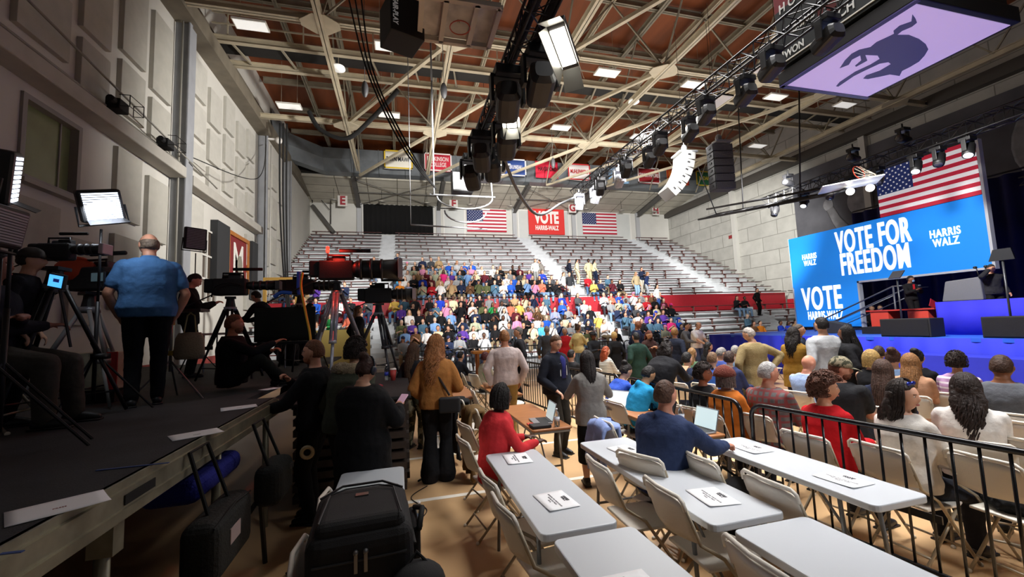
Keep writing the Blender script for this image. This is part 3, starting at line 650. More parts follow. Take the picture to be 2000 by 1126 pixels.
def person(label, head, zf=0, H=1.75, face=0, pose='stand', top='222226', tops='long', bot='1e1f24', skin='c99a7d', hs='short', hc='3a2a1e', yaw=0, pitch=0, roll=0, lean=0, side=0, twist=0, arms=None, legs=None, grip=(.45, .45), f=0, wide=1.0, belly=0,
           vx=.009, det=1, legw=1.0, flare=0, skirt=None, coat=0, topm=None, botm=None, extra=None, seat=.46, cap=None, hood=None, glasses=0, beard=None, group=None, shoe='141416', at=None, phones=0, collar=None, inf=.014):
    """head = world point of the head centre; the figure is placed so that its head lands there."""
    J = skeleton(H, pose, lean, twist, arms, legs, seat, f, wide, side); Rh, c = head_frame(J, H, yaw, pitch, roll)
    fr = R_(face); off = Matrix.Rotation(-fr, 3, 'Z') @ Vector((c.x, c.y, 0))
    loc = Vector((at[0], at[1], zf)) if at else Vector((head[0]-off.x, head[1]-off.y, zf))
    r = thing('person', label, 'person', loc, -fr, group)
    sk = mat(skin, .5, var=.06, scale=25, bump=.05, bscale=90, spec=.35)
    b = MB(); torso(b, J, H, -.006, -.03, .335, f, wide)
    b.limb([J['neck']-Vector((0, 0, .02*H)), J['neck']+(c-J['neck'])*.55], [.033*H*(1-.1*f), .031*H*(1-.1*f)], 12)
    b.ell(c, (.0445*H, .055*H, .067*H), 28, 24, Rh, headfn(H))
    for s in (-1, 1): b.ell(c+Rh @ Vector((s*.0455*H, -.004*H, -.003*H)), (.006*H, .012*H, .018*H), 8, 6, Rh)
    for i in (0, 1):
        b.limb([J['S%d' % i], J['E%d' % i]], [.027*H, .024*H], 10); b.limb([J['E%d' % i], J['E%d' % i].lerp(J['W%d' % i], .35), J['W%d' % i]], [.024*H, .025*H, .0165*H], 10)
        hand(b, J, i, H, grip[i])
        b.limb([J['Hp%d' % i], J['K%d' % i]], [.048*H, .033*H], 10); b.limb([J['K%d' % i], J['K%d' % i].lerp(J['A%d' % i], .35), J['A%d' % i]], [.031*H, .034*H, .022*H], 10)
    b.build('body', sk, r, remesh=vx)
    # trousers or skirt
    dm = botm or cloth(bot)
    t = MB()
    if pose == 'stand': torso(t, J, H, .010, -.03, .09, f, wide, belly=belly*.5)
    else: t.loft([(J['pel']+Vector((0, -.02*H, -.05*H)), X_, Y_, .085*H*wide, .07*H), (J['pel']+Vector((0, 0, 0)), X_, Y_, .10*H*wide, .078*H), (J['up'](.05), X_, Y_, .098*H*wide, .074*H), (J['up'](.09), X_, Y_, .09*H*wide, .07*H)], 16, .9)
    if skirt is None:
        for i in (0, 1):
            hp, kn, an = J['Hp%d' % i], J['K%d' % i], J['A%d' % i]
            t.limb([hp+Vector((0, 0, .01*H)), hp.lerp(kn, .5), kn], [.060*H*legw, .052*H*legw, .042*H*legw], 12); t.limb([kn, kn.lerp(an, .5), an+(kn-an).normalized()*.0*H], [.042*H*legw, (.038+.01*flare)*H*legw, (.033+.026*flare)*H*legw], 12)
    else:
        t.loft([(J['pel']+Vector((0, 0, .02*H)), X_, Y_, .1*H, .075*H), (J['pel']-Vector((0, 0, .08*H)), X_, Y_, .108*H, .085*H), (Vector((0, .01, J['pel'].z-skirt*H)), X_, Y_, .112*H, .095*H)], 18)
    t.build('trousers' if skirt is None else 'skirt', dm, r, remesh=max(vx, .012), disp=.014, dscale=.1)
    # top garment with sleeves
    tm = topm or cloth(top)
    t = MB(); torso(t, J, H, inf, -.14 if coat > .01 else -.09 if coat else -.03, .306, f, wide, belly=belly, flare=coat*.35)
    if coat > .01 and pose == 'stand': t.loft([(J['pel']-Vector((0, 0, .12*H)), X_, Y_, .115*H*wide, .09*H), (J['pel']-Vector((0, 0, .12*H+coat*H)), X_, Y_, .125*H*wide, .10*H)], 18)
    for i in (0, 1):
        S, E, W = J['S%d' % i], J['E%d' % i], J['W%d' % i]; k = (.92 if f else 1.0)*(1.28 if tops == 'puffy' else 1)*(1+(wide-1)*.5)
        if tops == 'short': t.limb([S, S.lerp(E, .62)], [.042*H*k, .040*H*k], 12)
        elif tops == 'none': pass
        else: t.limb([S, S.lerp(E, .4), E], [.037*H*min(k, 1.05), .038*H*k, .034*H*k], 12); t.limb([E, E.lerp(W, .5), E.lerp(W, .9)], [.034*H*k, .032*H*k, .024*H*k], 12)
    if hood: t.limb([J['neck']+J['M'] @ Vector((-.05*H, -.02*H, -.03*H)), J['neck']+J['M'] @ Vector((0, -.055*H, -.02*H)), J['neck']+J['M'] @ Vector((.05*H, -.02*H, -.03*H))], [.022*H, .03*H, .022*H], 10)
    if collar: t.tube([J['neck']+J['M'] @ Vector((0, 0, -.028*H)), J['neck']+J['M'] @ Vector((0, 0, .008*H))], [.046*H, .041*H], 14)
    t.build('top' if not coat else 'coat', tm, r, remesh=max(vx, .012), disp=.013, dscale=.11)
    for i in (0, 1):
        A = J['A%d' % i]; q = MB(); q.limb([A+Vector((0, -.02*H, -.022*H)), A+Vector((0, .04*H, -.024*H)), A+Vector((0, .085*H, -.03*H))], [.024*H, .026*H, .017*H], 10); q.limb([A, A+Vector((0, 0, -.02*H))], [.026*H, .026*H], 10)
        q.bb(A+Vector((-.024*H, -.042*H, -.045*H)), A+Vector((.024*H, .1*H, -.036*H))); q.build('shoe', mat(shoe, .5), r, smooth=True)
    hm = mat(hc, .6, var=.35, scale=40, bump=.6, bscale=55, spec=.35)
    sd = hash(label) % 97 if False else sum(map(ord, label)) % 97
    if hs != 'bald':
        q = MB(); hair(q, Rh, c, H, hs if hs != 'beret' else 'short', seed=sd)
        lng = hs in ('long', 'wavy', 'curlylong', 'curly', 'afro', 'bob', 'braids', 'bun')
        q.build('hair', hm, r, remesh=max(vx, .009), disp=.010 if lng else .005, dscale=.03 if lng else .02)
        if hs in ('long', 'wavy', 'curlylong', 'bob', 'curly', 'afro') and vx < .0105: strands(Rh, c, H, hs, sd).build('hair_strands', hm, r, smooth=True)
    if beard:
        q = MB(); q.ell(c+Rh @ Vector((0, .012*H, -.040*H)), (.037*H, .042*H, .030*H), 16, 12, Rh, lambda d, p: p if d.y > -.2 else p*.7); q.build('beard', mat(beard, .8, var=.3, scale=40, bump=.6, bscale=60), r, remesh=max(vx, .008), disp=.006, dscale=.02)
    if det:
        for s in (-1, 1):
            q = MB(); q.ell(c+Rh @ Vector((s*.0155*H, .0455*H, .0055*H)), (.0062*H, .004*H, .0036*H), 10, 8, Rh); q.cur = 1; q.ell(c+Rh @ Vector((s*.0155*H, .0485*H, .0055*H)), (.0026*H, .0018*H, .0028*H), 8, 6, Rh)
            q.cur = 2; q.beam(c+Rh @ Vector((s*.009*H, .0515*H, .0145*H)), c+Rh @ Vector((s*.024*H, .046*H, .0155*H)), .002*H, .003*H); q.build('eye', [mat('e4dcd4', .3), mat('2a1a12', .2), mat('3a281e', .8)], r, smooth=True)
        q = MB(); q.ell(c+Rh @ Vector((0, .0505*H, -.0335*H)), (.0125*H, .005*H, .0042*H), 12, 6, Rh); q.build('lips', mat('a4564e', .45), r, smooth=True)
    if cap:
        hk = 1.0 if cap[0] == 'cap' else 1.24; q = MB(); q.ell(c+Rh @ Vector((0, -.003*H-(hk-1)*.05*H, .012*H)), (.052*H*hk, .062*H*hk, .066*H*(hk*.5+.5)), 20, 12, Rh, lambda d, p: p if d.z > -.05 else Vector((p.x*.9, p.y*.9, p.z*.1)))
        if cap[0] == 'cap': q.loft([(c+Rh @ Vector((0, .04*H, .012*H)), Rh @ X_, Rh @ Z_, .045*H, .004*H), (c+Rh @ Vector((0, .075*H, .008*H)), Rh @ X_, Rh @ Z_, .042*H, .003*H), (c+Rh @ Vector((0, .10*H, 0)), Rh @ X_, Rh @ Z_, .03*H, .002*H)], 12)
        q.build('cap' if cap[0] == 'cap' else 'hat', cap[1], r, smooth=True)
    if glasses:
        q = MB()
        for s in (-1, 1):
            q.tube([c+Rh @ Vector((s*.0165*H+.0105*H*math.cos(a*PI/6), .054*H, .004*H+.0085*H*math.sin(a*PI/6))) for a in range(13)], .0011*H, 5, False); q.tube([c+Rh @ Vector((s*.027*H, .053*H, .008*H)), c+Rh @ Vector((s*.046*H, .0, .008*H))], .0012*H, 5)
        q.tube([c+Rh @ Vector((-.006*H, .056*H, .006*H)), c+Rh @ Vector((.006*H, .056*H, .006*H))], .0012*H, 5); q.build('glasses', BLK, r)
    if phones:
        q = MB(); q.tube([c+Rh @ Vector((.054*H*math.cos(a*PI/8), -.005*H, .075*H*math.sin(a*PI/8))) for a in range(9)], .006*H, 6)
        for s in (-1, 1): q.ell(c+Rh @ Vector((s*.052*H, -.004*H, -.003*H)), (.012*H, .022*H, .025*H), 10, 8, Rh)
        q.build('headphones', mat('1f2430', .4), r, smooth=True)
    if extra: extra(r, J, Rh, c, H)
    return r, J, c
# low detail people of the stands: one mesh per pose, garments are material slots
def crowd_mesh(name, pose, hs, arms=None, lean=0, tops='long', f=0, cap=0, legs=None):
    H = 1.72; J = skeleton(H, pose, lean, 0, arms, legs, .44, f); Rh, c = head_frame(J, H, 0, 0)
    b = MB(); b.cur = 0
    b.ell(c, (.0445*H, .055*H, .067*H), 10, 8, Rh); b.limb([J['neck']-Vector((0, 0, .02*H)), c-Vector((0, 0, .03*H))], [.032*H, .03*H], 6)
    for i in (0, 1):
        hand(b, J, i, H, .4, True)
        if tops == 'short': b.limb([J['E%d' % i], J['W%d' % i]], [.026*H, .018*H], 6)
    b.cur = 1; torso(b, J, H, .010, -.03, .306, f, 1, 10)
    for i in (0, 1):
        S, E, W = J['S%d' % i], J['E%d' % i], J['W%d' % i]; b.limb([S, E], [.038*H, .034*H], 7)
        if tops != 'short': b.limb([E, W], [.034*H, .025*H], 7)
    b.cur = 2
    for i in (0, 1): b.limb([J['Hp%d' % i], J['K%d' % i]], [.058*H, .044*H], 7); b.limb([J['K%d' % i], J['A%d' % i]], [.042*H, .034*H], 7)
    b.ell(J['pel'], (.095*H, .07*H, .06*H), 10, 6)
    b.cur = 3; hair(b, Rh, c, H, hs, 12, 9, 3, True)
    if cap: b.ell(c+Vector((0, .002*H, .022*H)), (.054*H, .064*H, .06*H), 10, 6, None, lambda d, p: p if d.z > -.1 else p*.5); b.loft([(c+Vector((0, .04*H, .02*H)), X_, Z_, .04*H, .004*H), (c+Vector((0, .1*H, .012*H)), X_, Z_, .03*H, .003*H)], 8)
    b.cur = 4
    for i in (0, 1): A = J['A%d' % i]; b.limb([A+Vector((0, -.02*H, -.02*H)), A+Vector((0, .08*H, -.025*H))], [.025*H, .018*H], 6)
    me = b.mesh(name)
    for k in range(5): me.materials.append(None)
    for p, i in zip(me.polygons, b.m): p.material_index = i; p.use_smooth = True
    return me, c
def crowd_person(me, loc, face, cols, label, group='people seated in the stands', scale=1):
    o = bpy.data.objects.new('person', me); C.objects.link(o); o.location = loc; o.rotation_euler = (0, 0, -R_(face)); o.scale = (scale,)*3
    for s, m_ in zip(o.material_slots, cols): s.link = 'OBJECT'; s.material = m_
    return tag(o, label, 'person', group)
# ============================================================ stands
MAROON = mat('5a3030', .3, var=.1, scale=3, name='bench_board'); STEP = mat('c2c6c9', .7, var=.12, scale=1.5, bump=.1, name='stand_steps'); REDW = mat('a3202c', .5, var=.06)
def rowYZ(i): return (27.7+.9*i, 3.95+.47*i) if i >= 0 else (27.1+.9*i, 3.3+.47*i)   # bench front edge, bench height
def steps(m, i0, i1, x0, x1, half=False):
    for i in range(i0, i1+1):
        Y, Z = rowYZ(i); zt = Z-.42; m.bb((x0, Y-.15, max(-.42, zt-.9)), (x1, min(Y+.77, YB-.03), zt))
        if half: m.bb((x0, Y-.15, zt), (x1, Y+.3, zt+.0)) if False else m.bb((x0, Y+.32, zt), (x1, min(Y+.77, YB-.03), zt+.235))
secs = [('left', XL+.2, -1.45), ('middle left', -.3, 12.0), ('middle right', 13.45, 24.8), ('right', 26.4, 30.6)]
for lv, i0, i1 in (('upper', 0, 16), ('lower', -6, -1)):
    for nm, x0, x1 in secs:
        t = thing('bleacher_section', '%s section of the %s bleachers with maroon benches on grey steps' % (nm, lv), 'bleachers')
        m = MB(); steps(m, i0, i1, x0, x1); m.build('steps', STEP, t)
        for i in range(i0, i1+1):
            Y, Z = rowYZ(i); b_ = MB().bb((x0+.05, Y-.02, Z-.05), (x1-.05, Y+.3, Z)).build('bench', MAROON, t, bevel=.01)
            br = MB(); n = max(2, int((x1-x0)/1.9)); ofs = (i % 2)*.5
            for k in range(n):
                x = x0+.4+(x1-x0-.8)*(k+ofs*.6)/n; br.bb((x-.04, Y+.05, Z-.42), (x+.04, Y+.12, Z-.05)); br.bb((x-.04, Y+.0, Z-.12), (x+.04, Y+.28, Z-.05))
            br.build('bracket', mat('6a4a44', .6), b_)
        settle(t, ((x0+x1)/2, rowYZ(i0)[0], 0))
    for nm, x0, x1 in (('left', -1.45, -.3), ('middle', 12.0, 13.45), ('right', 24.8, 26.4)):
        m = MB(); steps(m, i0, i1, x0, x1, True); o = m.build('aisle_stair', mat('c6cace', .7, var=.1, scale=2)); tag(o, 'pale grey %s aisle stair climbing the %s bleachers' % (nm, lv), 'stair')
t = thing('divider_wall', 'long red kick wall between the lower and the upper bleachers', 'wall')
MB().bb((XL+.05, 27.4, 2.4), (30.6, 27.54, 3.75)).build('panel', REDW, t); MB().tube([(XL+.1, 27.25, 3.85), (30.6, 27.25, 3.85)], .03, 6).build('top_rail', mat('3a1a1a', .5), t); settle(t, (11, 27.4, 2.4))
t = thing('corner_barrier', 'dark red folded seating block at the right end of the lower bleachers', 'seating block')
MB().bb((30.65, 22.5, -.4), (30.95, 27.3, 3.2)).build('body', REDW, t); MB().tube([(30.7, 22.5, 3.3), (30.7, 27.2, 3.9)], .03, 5).build('rail', BLK, t); settle(t, (30.8, 25, 0))
# ---- the crowd, read off the photograph: x,y,top,hair (+ c cap)
PAL = dict(n=('26304c', 'navy'), k=('19191c', 'black'), o=('565c3c', 'olive'), g=('8b8d90', 'grey'), w=('e4e2e0', 'white'), l=('b9bcc0', 'light grey'), d=('46484c', 'charcoal'), b=('2a5cc4', 'blue'), r=('2440b8', 'royal blue'), s=('7fa6d8', 'sky blue'), t=('4f7188', 'slate blue'),
           c=('d9d0b0', 'cream'), e=('a9ad94', 'sage'), m=('5c1f2a', 'maroon'), R=('b3222c', 'red'), p=('5a3a96', 'purple'), P=('d890b4', 'pink'), H=('d8327c', 'hot pink'), O=('cc7a22', 'orange'), y=('d8b65c', 'yellow'), B=('6a4c34', 'brown'), T=('b79a72', 'tan'), G=('2c8a48', 'green'), q=('9aa3c8', 'lavender'), C=('d8735a', 'coral'), u=('58b4dc', 'cyan'))
HAIR = dict(k=('17130f', 'black'), d=('2e2018', 'dark'), b=('5b3c24', 'brown'), y=('b08e58', 'blond'), g=('9a9894', 'grey'), r=('8a4424', 'auburn'))
CAPC = dict(w=('e8e6e4', 'white'), P=('e890b8', 'pink'), n=('20284a', 'navy'), H=('e0308c', 'hot pink'), O=('c86a1c', 'orange'), r=('2440b8', 'royal blue'))
crowd = """758,496,n,k 779,507,k,d 776,518,o,b 788,519,l,k 795,511,l,b,P 807,514,k,d 806,523,e,y 825,507,n,d 842,507,d,d 857,509,T,y 876,510,b,d,w 892,513,l,y 906,511,b,d 919,510,b,g 940,526,w,b 779,535,u,b 791,538,w,b 797,528,w,d 806,537,k,b
818,531,T,d 827,530,m,b 821,538,r,d 836,538,m,g 847,529,e,d 861,529,H,k 879,530,p,d 875,537,w,d,P 890,530,t,b 905,529,s,b 923,528,c,y 926,537,k,k 890,540,l,y 852,540,T,b 826,548,e,b 836,549,R,b 852,548,w,y 870,545,P,b 882,547,T,y 901,548,n,d 913,552,B,d
932,548,o,d,n 781,558,O,b,O 796,559,q,d 822,560,T,g 835,559,d,b 852,556,s,b 865,559,k,b 888,557,k,y 905,557,o,d,n 922,557,t,b 948,555,w,y 790,572,t,b,w 810,573,d,d,n 839,571,k,k 859,568,r,b 884,571,c,k 898,568,k,g 781,585,y,b,w 803,583,l,g 830,582,n,g
850,587,r,d 868,582,B,y 893,580,k,b 932,580,k,d 900,592,k,d 922,594,w,d 942,592,o,k 784,598,p,b 807,590,k,k 851,591,t,b 799,609,w,y 813,610,k,y 841,609,k,d,n 861,612,k,b 879,607,s,b 929,605,n,g 948,604,k,d 903,617,n,k 825,621,t,d 849,620,s,g
784,626,o,g 805,625,p,b 876,624,k,d 791,640,s,k 809,640,B,y 824,638,w,k 846,639,c,d 903,637,p,d 918,637,w,d 944,636,l,g 787,657,g,d,n 818,650,k,d 897,652,g,k,n 876,668,n,b,n 898,672,r,d 977,520,k,y 966,522,w,d 1000,519,k,k 1013,519,m,k
946,534,m,d 958,537,k,k 969,537,k,d 984,536,w,y 996,532,g,d 1024,537,c,y 1036,538,k,g 1053,541,k,b 1059,535,r,d 966,546,b,b 949,549,k,y 992,543,b,g 974,554,s,g 986,557,P,k 1004,560,C,d 1017,557,k,b 1035,553,k,b 1058,554,m,d 1069,555,w,k
1081,554,n,k 1066,564,t,g 1024,565,c,k 994,564,w,k 972,564,k,g 1030,572,n,g 1049,576,b,d,r 1096,575,r,g 1074,576,w,b,r 1105,535,n,d 1122,552,g,d 955,576,g,g 984,575,d,b 962,593,G,k 978,594,l,k 996,591,C,k 1013,587,y,b 1007,598,m,b 1048,602,B,b
1060,592,w,d 1083,597,q,d 1097,594,b,y 1109,596,g,r 949,612,k,k 969,606,l,d 989,604,e,b 1027,612,k,d 1037,609,P,k 1048,612,w,k 1066,611,b,g 1102,611,c,k 1122,611,l,b 964,620,k,k 981,617,w,k 1009,620,P,b 1021,631,k,y 1033,631,c,d 1054,628,u,g
1069,630,w,g 1086,629,n,k 1104,629,g,b 1123,627,d,d 945,652,l,k 967,633,k,b 944,668,k,b 1139,541,R,b 1150,544,y,b 1164,544,n,b 1186,542,t,b 1195,552,m,k 1210,553,k,k 1162,553,w,d 1176,552,c,b 1134,552,P,g 1150,555,P,k 1133,563,d,d 1145,573,w,k
1160,573,l,g 1178,574,s,k 1187,567,C,b 1193,572,b,y 1214,577,g,b 1225,573,w,b,P 1237,573,g,d 1221,582,s,k 1184,588,g,b 1199,587,e,d,r 1148,583,w,d 1160,587,c,y 1172,589,w,k 1247,588,w,b 1258,583,R,y 1161,596,k,g 1197,597,n,d 1215,594,n,g 1245,606,w,k
1264,606,p,b 1276,613,n,k,r 1266,592,k,d,P 1279,596,c,k 1292,593,k,d,P 1307,591,k,k,H 1277,607,p,b 1187,622,w,b 1200,621,l,g 1223,620,t,g 1238,621,k,b 1257,623,t,b 1310,621,H,b 1325,617,b,b,r 1203,636,k,d 1228,632,b,g 1264,632,t,b 1122,619,e,d
1133,629,k,k 1147,642,o,k,n 1297,635,e,b,P 617,561,p,b,r 617,575,b,b 674,562,n,b 685,574,k,b 660,573,w,k 575,575,k,b 614,588,T,y 682,612,C,b 706,610,n,b,n 702,630,t,b 735,509,b,d 746,506,k,b 575,548,k,d 563,560,B,k 640,570,P,y 650,590,d,k
700,570,e,y 590,600,k,d 645,620,G,b 620,640,l,b 660,640,k,k 720,590,d,k 725,560,k,b 730,640,m,b 600,560,T,b 590,575,n,b 1437,578,k,k 1452,577,k,k 1459,619,t,g 1470,632,B,d 1480,634,O,d 1524,632,r,k 1532,629,r,k 1549,628,T,d 1545,640,o,g 1330,632,d,d 1345,638,k,d"""
CM = {}
def cm(hs, arms, tops, f, cap, lean=0):
    key = (hs, arms, tops, f, cap, lean)
    if key not in CM: CM[key] = crowd_mesh('person_in_stands', 'sit', hs, {0: None, 1: [(-.05, .16, -.15), (.05, .16, -.14)], 2: [(-.02, .13, -.09), (.03, .13, -.10)], 3: [(-.09, .17, -.21), (.06, .12, .0)]}[arms], lean, tops, f, cap)
    return CM[key]
SK = ['d8a98c', 'c9957a', 'e0b79c', '7a4e36', '5a3a2a', 'b07c5c']
used = {}; taken = {}
RN = {-6: 'front row', -5: 'second row', -4: 'third row', -3: 'fourth row', -2: 'fifth row', -1: 'sixth row', 0: 'seventh row', 1: 'eighth row', 2: 'ninth row', 3: 'tenth row', 4: 'eleventh row', 5: 'twelfth row', 6: 'thirteenth row', 7: 'fourteenth row', 8: 'fifteenth row', 9: 'sixteenth row', 10: 'seventeenth row'}
BOT = ['2a3550', '1b1c20', '4d6c92', '33363c', '6b7f9c', '8a7a60', '7fa0c4']
def place(x, y, tc, hc, capc=None, rr=random):
    best = None
    for i in range(-6, 11):
        Y, Z = rowYZ(i); e = abs(pix((Py(x, y, Y+.2).x, Y+.2, Z+.97))[1]-y)
        if best is None or e < best[0]: best = (e, i)
    if best[0] > 14: return
    i = best[1]; Y, Z = rowYZ(i); X = Py(x, y, Y+.2).x
    X = max(XL+.5, min(30.2, X)); L = taken.setdefault(i, [])
    for _ in range(12):
        c = [q for q in L if abs(q-X) < .56]
        if not c: break
        X = c[0]+(.57 if X >= c[0] else -.57)
    if any(abs(q-X) < .53 for q in L): return
    for a, b in ((-1.5, -.25), (11.95, 13.5), (24.75, 26.45)):
        if a < X < b and i > -6: X = a-.2 if X-a < b-X else b+.2
    if any(abs(q-X) < .4 for q in L): return
    L.append(X)
    fm = rr.random() < .5; hs = rr.choice(['long', 'wavy', 'bob']) if fm else 'short'; ar = rr.choice([0, 0, 1, 2, 3]); tp = 'short' if rr.random() < .18 else 'long'
    me, c = cm(hs, ar, tp, int(fm), 1 if capc else 0, rr.choice([0, .12]))
    sk = SK[4] if (hc == 'k' and rr.random() < .35) else SK[3] if (hc == 'k' and rr.random() < .3) else rr.choice(SK[:3])
    hcol = HAIR[hc]; cc = CAPC[capc] if capc else None
    lab = None
    sec = 'left' if X < -1 else 'middle left' if X < 12.4 else 'middle right' if X < 25.5 else 'right'
    f_ = {'long': 'long ', 'wavy': 'wavy ', 'bob': 'bobbed ', 'short': 'short '}[hs]
    desc = ('%s cap' % cc[1]) if cc else '%s%s hair' % (f_, hcol[1])
    base = 'person in %s top, %s, %s of %s section' % (PAL[tc][1], desc, RN[i], sec)
    used.setdefault(base, []).append(0); n = len(used[base])
    frac = {'left': (X+8)/7, 'middle left': X/12, 'middle right': (X-13.5)/11.3, 'right': (X-26.4)/4}[sec]
    pl = ['left end', 'left half', 'centre', 'right half', 'right end'][max(0, min(4, int(frac*5)))]
    if n > 1 or True:
        lab = base + ', ' + pl
        if lab in labs: lab = lab.replace(' top,', ' %s,' % ('tee' if tp == 'short' else 'sweater'))
        if lab in labs: lab = lab.replace('person in', 'person in plain')
        if lab in labs: lab = lab.replace('person in plain', 'seated person in')
        labs.add(lab)
    crowd_person(me, (X, Y+.2, Z-.53), 180+rr.uniform(-14, 14)+ (X-14)*-.6, (mat(sk, .55), cloth_s(PAL[tc][0]), cloth_s(rr.choice(BOT)), mat((cc or hcol)[0], .7), mat(rr.choice(['e0dfdc', '17171a', '17171a', '5a4a3c']), .6)), lab, scale=1.22*rr.uniform(.95, 1.03))
def cloth_s(c): return mat(c, .85, spec=.2)
labs = set(); rr = random.Random(5)
for e in crowd.split():
    p = e.split(','); place(float(p[0]), float(p[1]), p[2], p[3], p[4] if len(p) > 4 else None, rr)
for i, xa, xb in ((-5, .3, 13.5), (-4, .3, 16.5), (-3, .3, 17), (-2, .3, 18), (-1, .3, 18.5), (0, .3, 15), (1, .3, 11), (2, .3, 11), (3, .3, 9.5)):
    X = xa
    while X < xb:
        Y, Z = rowYZ(i)
        if len(labs) < 296 and not any(abs(q-X) < .62 for q in taken.get(i, [])):
            u, v = pix((X, Y+.2, Z+.97)); place(u, v, rr.choice('kkndglwwbtmscpeToPBy'), rr.choice('kddbbygb'), None, rr)
        X += .35
# standing and walking people on the stands
SM = {}
def sm(hs, arms, lean=0):
    k = (hs, arms, lean)
    if k not in SM: SM[k] = crowd_mesh('person_standing', 'stand', hs, {0: None, 1: [(-.05, .16, -.15), (.05, .16, -.14)], 2: [(-.1, .14, -.14), (.12, .02, -.3)]}[arms], lean)
    return SM[k][0]
for x, y, row, X, tc, bc, hs, hc, fc, ar, ln, lab in (
    (1252, 528, 1, None, '232c44', 'd8d2c2', 'short', '17130f', 180, 1, 0, 'person in navy sweater and pale trousers standing alone on the stands'),
    (1242, 548, 0, None, 'b9a884', '8fb2d4', 'long', 'b08e58', 180, 0, 0, 'person in tan top and light jeans standing left of the navy sweater'),
    (1282, 566, -1, None, 'dcdcd6', '3a5ca0', 'wavy', '17130f', 150, 0, 0, 'person in white open shirt and jeans standing by the red kick wall'),
    (1262, 566, 0, None, '26345c', '9aa0a8', 'long', '8a5a34', 130, 0, .2, 'person in navy vest with long brown hair bending near the kick wall'),
    (1059, 512, 3, None, '7d7872', 'd6cdbc', 'short', '17130f', 300, 0, .35, 'person in grey top and cream trousers climbing the middle aisle'),
    (1045, 512, 3, None, 'd9dad2', '8a8c8a', 'long', '2e2018', 180, 0, .0, 'person in white cap and pale top standing in the middle aisle'),
    (1111, 518, 3, None, '1c2030', '20242c', 'long', '2e2018', 90, 0, .0, 'person in dark top with long hair, leftmost of four queueing on the stands'),
    (1126, 518, 3, None, 'dccfae', 'd6c6a2', 'long', '17130f', 100, 0, .0, 'person in cream coat with dark scarf, second of four queueing on the stands'),
    (1149, 518, 3, None, 'd0c49c', 'cfc096', 'curly', '0f0c0a', 180, 0, .0, 'person in long beige coat with big black hair, third of the queue'),
    (1160, 518, 3, None, 'e6dfb8', '1f2a44', 'long', '17130f', 80, 0, .0, 'person in pale yellow top and navy jeans, rightmost of the queue'),
    (1112, 546, 0, None, '2a2c30', 'c4c2bc', 'short', '3a2a1e', 200, 0, .0, 'person in black jacket and grey trousers standing in the crowd aisle'),
    (1100, 548, 0, None, 'e2e0dc', '2a2c34', 'short', '5b3c24', 120, 0, .0, 'person in white long sleeve shirt standing left of a black jacket'),
    (1475, 566, -2, None, '101012', '0e0e10', 'short', '17130f', 170, 0, .0, 'officer in black uniform standing at the right end of the stands')):
    Y, Z = rowYZ(row); Xp = Py(x, y, Y+.05).x
    crowd_person(sm(hs, ar, ln), (Xp, Y+.0 if row != -2 else Y-.1, Z-.42), fc, (mat('4a2e22' if '0f0c' in hc or hs == 'curly' else 'c9957a', .55), cloth_s(tc), cloth_s(bc), mat(hc, .7), mat('17171a', .6)), lab, 'people standing on the stands', 1.2)
t = thing('press_table', 'narrow wooden counter with white posts among the upper seats', 'table', (8.5, 30.3, 0))
Yp, Zp = 31.0, 5.45
p0, p1 = Py(962, 531, 31.0), Py(1037, 531, 31.0); t.location = (p0.x, 31.0, p0.z)
MB().bb((0, -.2, -.05), (p1.x-p0.x, .2, 0)).build('tabletop', mat('b08a5c', .5), t)
for x in (.15, (p1.x-p0.x)*.5, p1.x-p0.x-.15): MB().bb((x-.05, -.05, -.6), (x+.05, .05, -.05)).build('leg', WHITEP, t)
# ============================================================ stage side
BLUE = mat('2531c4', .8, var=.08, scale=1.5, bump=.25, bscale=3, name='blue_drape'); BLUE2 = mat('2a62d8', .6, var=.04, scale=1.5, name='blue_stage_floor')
SX = 14.6; SZ = 1.1
t = thing('stage', 'long stage wrapped in royal blue drape with a brighter blue deck', 'stage')
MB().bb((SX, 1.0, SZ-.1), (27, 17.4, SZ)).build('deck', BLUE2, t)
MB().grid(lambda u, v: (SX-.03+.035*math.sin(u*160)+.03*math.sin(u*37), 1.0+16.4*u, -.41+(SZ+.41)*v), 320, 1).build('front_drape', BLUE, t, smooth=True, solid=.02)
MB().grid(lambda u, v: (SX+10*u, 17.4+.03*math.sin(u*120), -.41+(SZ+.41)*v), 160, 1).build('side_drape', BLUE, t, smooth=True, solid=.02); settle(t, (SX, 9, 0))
t = thing('stage_step', 'lower royal blue draped ledge along the front of the stage', 'stage ledge')
MB().bb((SX-.75, 1.0, -.41), (SX-.1, 12.2, .68)).build('ledge_box', BLUE, t, bevel=.02); settle(t, (SX-.4, 6, 0))
t = thing('raised_platform', 'raised platform wrapped in violet blue drape on the right of the stage', 'platform')
MB().bb((16.4, 2.6, SZ), (20.5, 9.35, 2.12)).build('top_box', mat('2d2fd0', .75, var=.05, name='violet_drape'), t, bevel=.02)
MB().grid(lambda u, v: (16.36+.02*math.sin(u*60), 2.6+6.75*u, SZ+1.02*v), 120, 1).build('skirt', mat('3030d4', .8, bump=.2, bscale=4), t, smooth=True, solid=.02); settle(t, (17, 6, SZ))
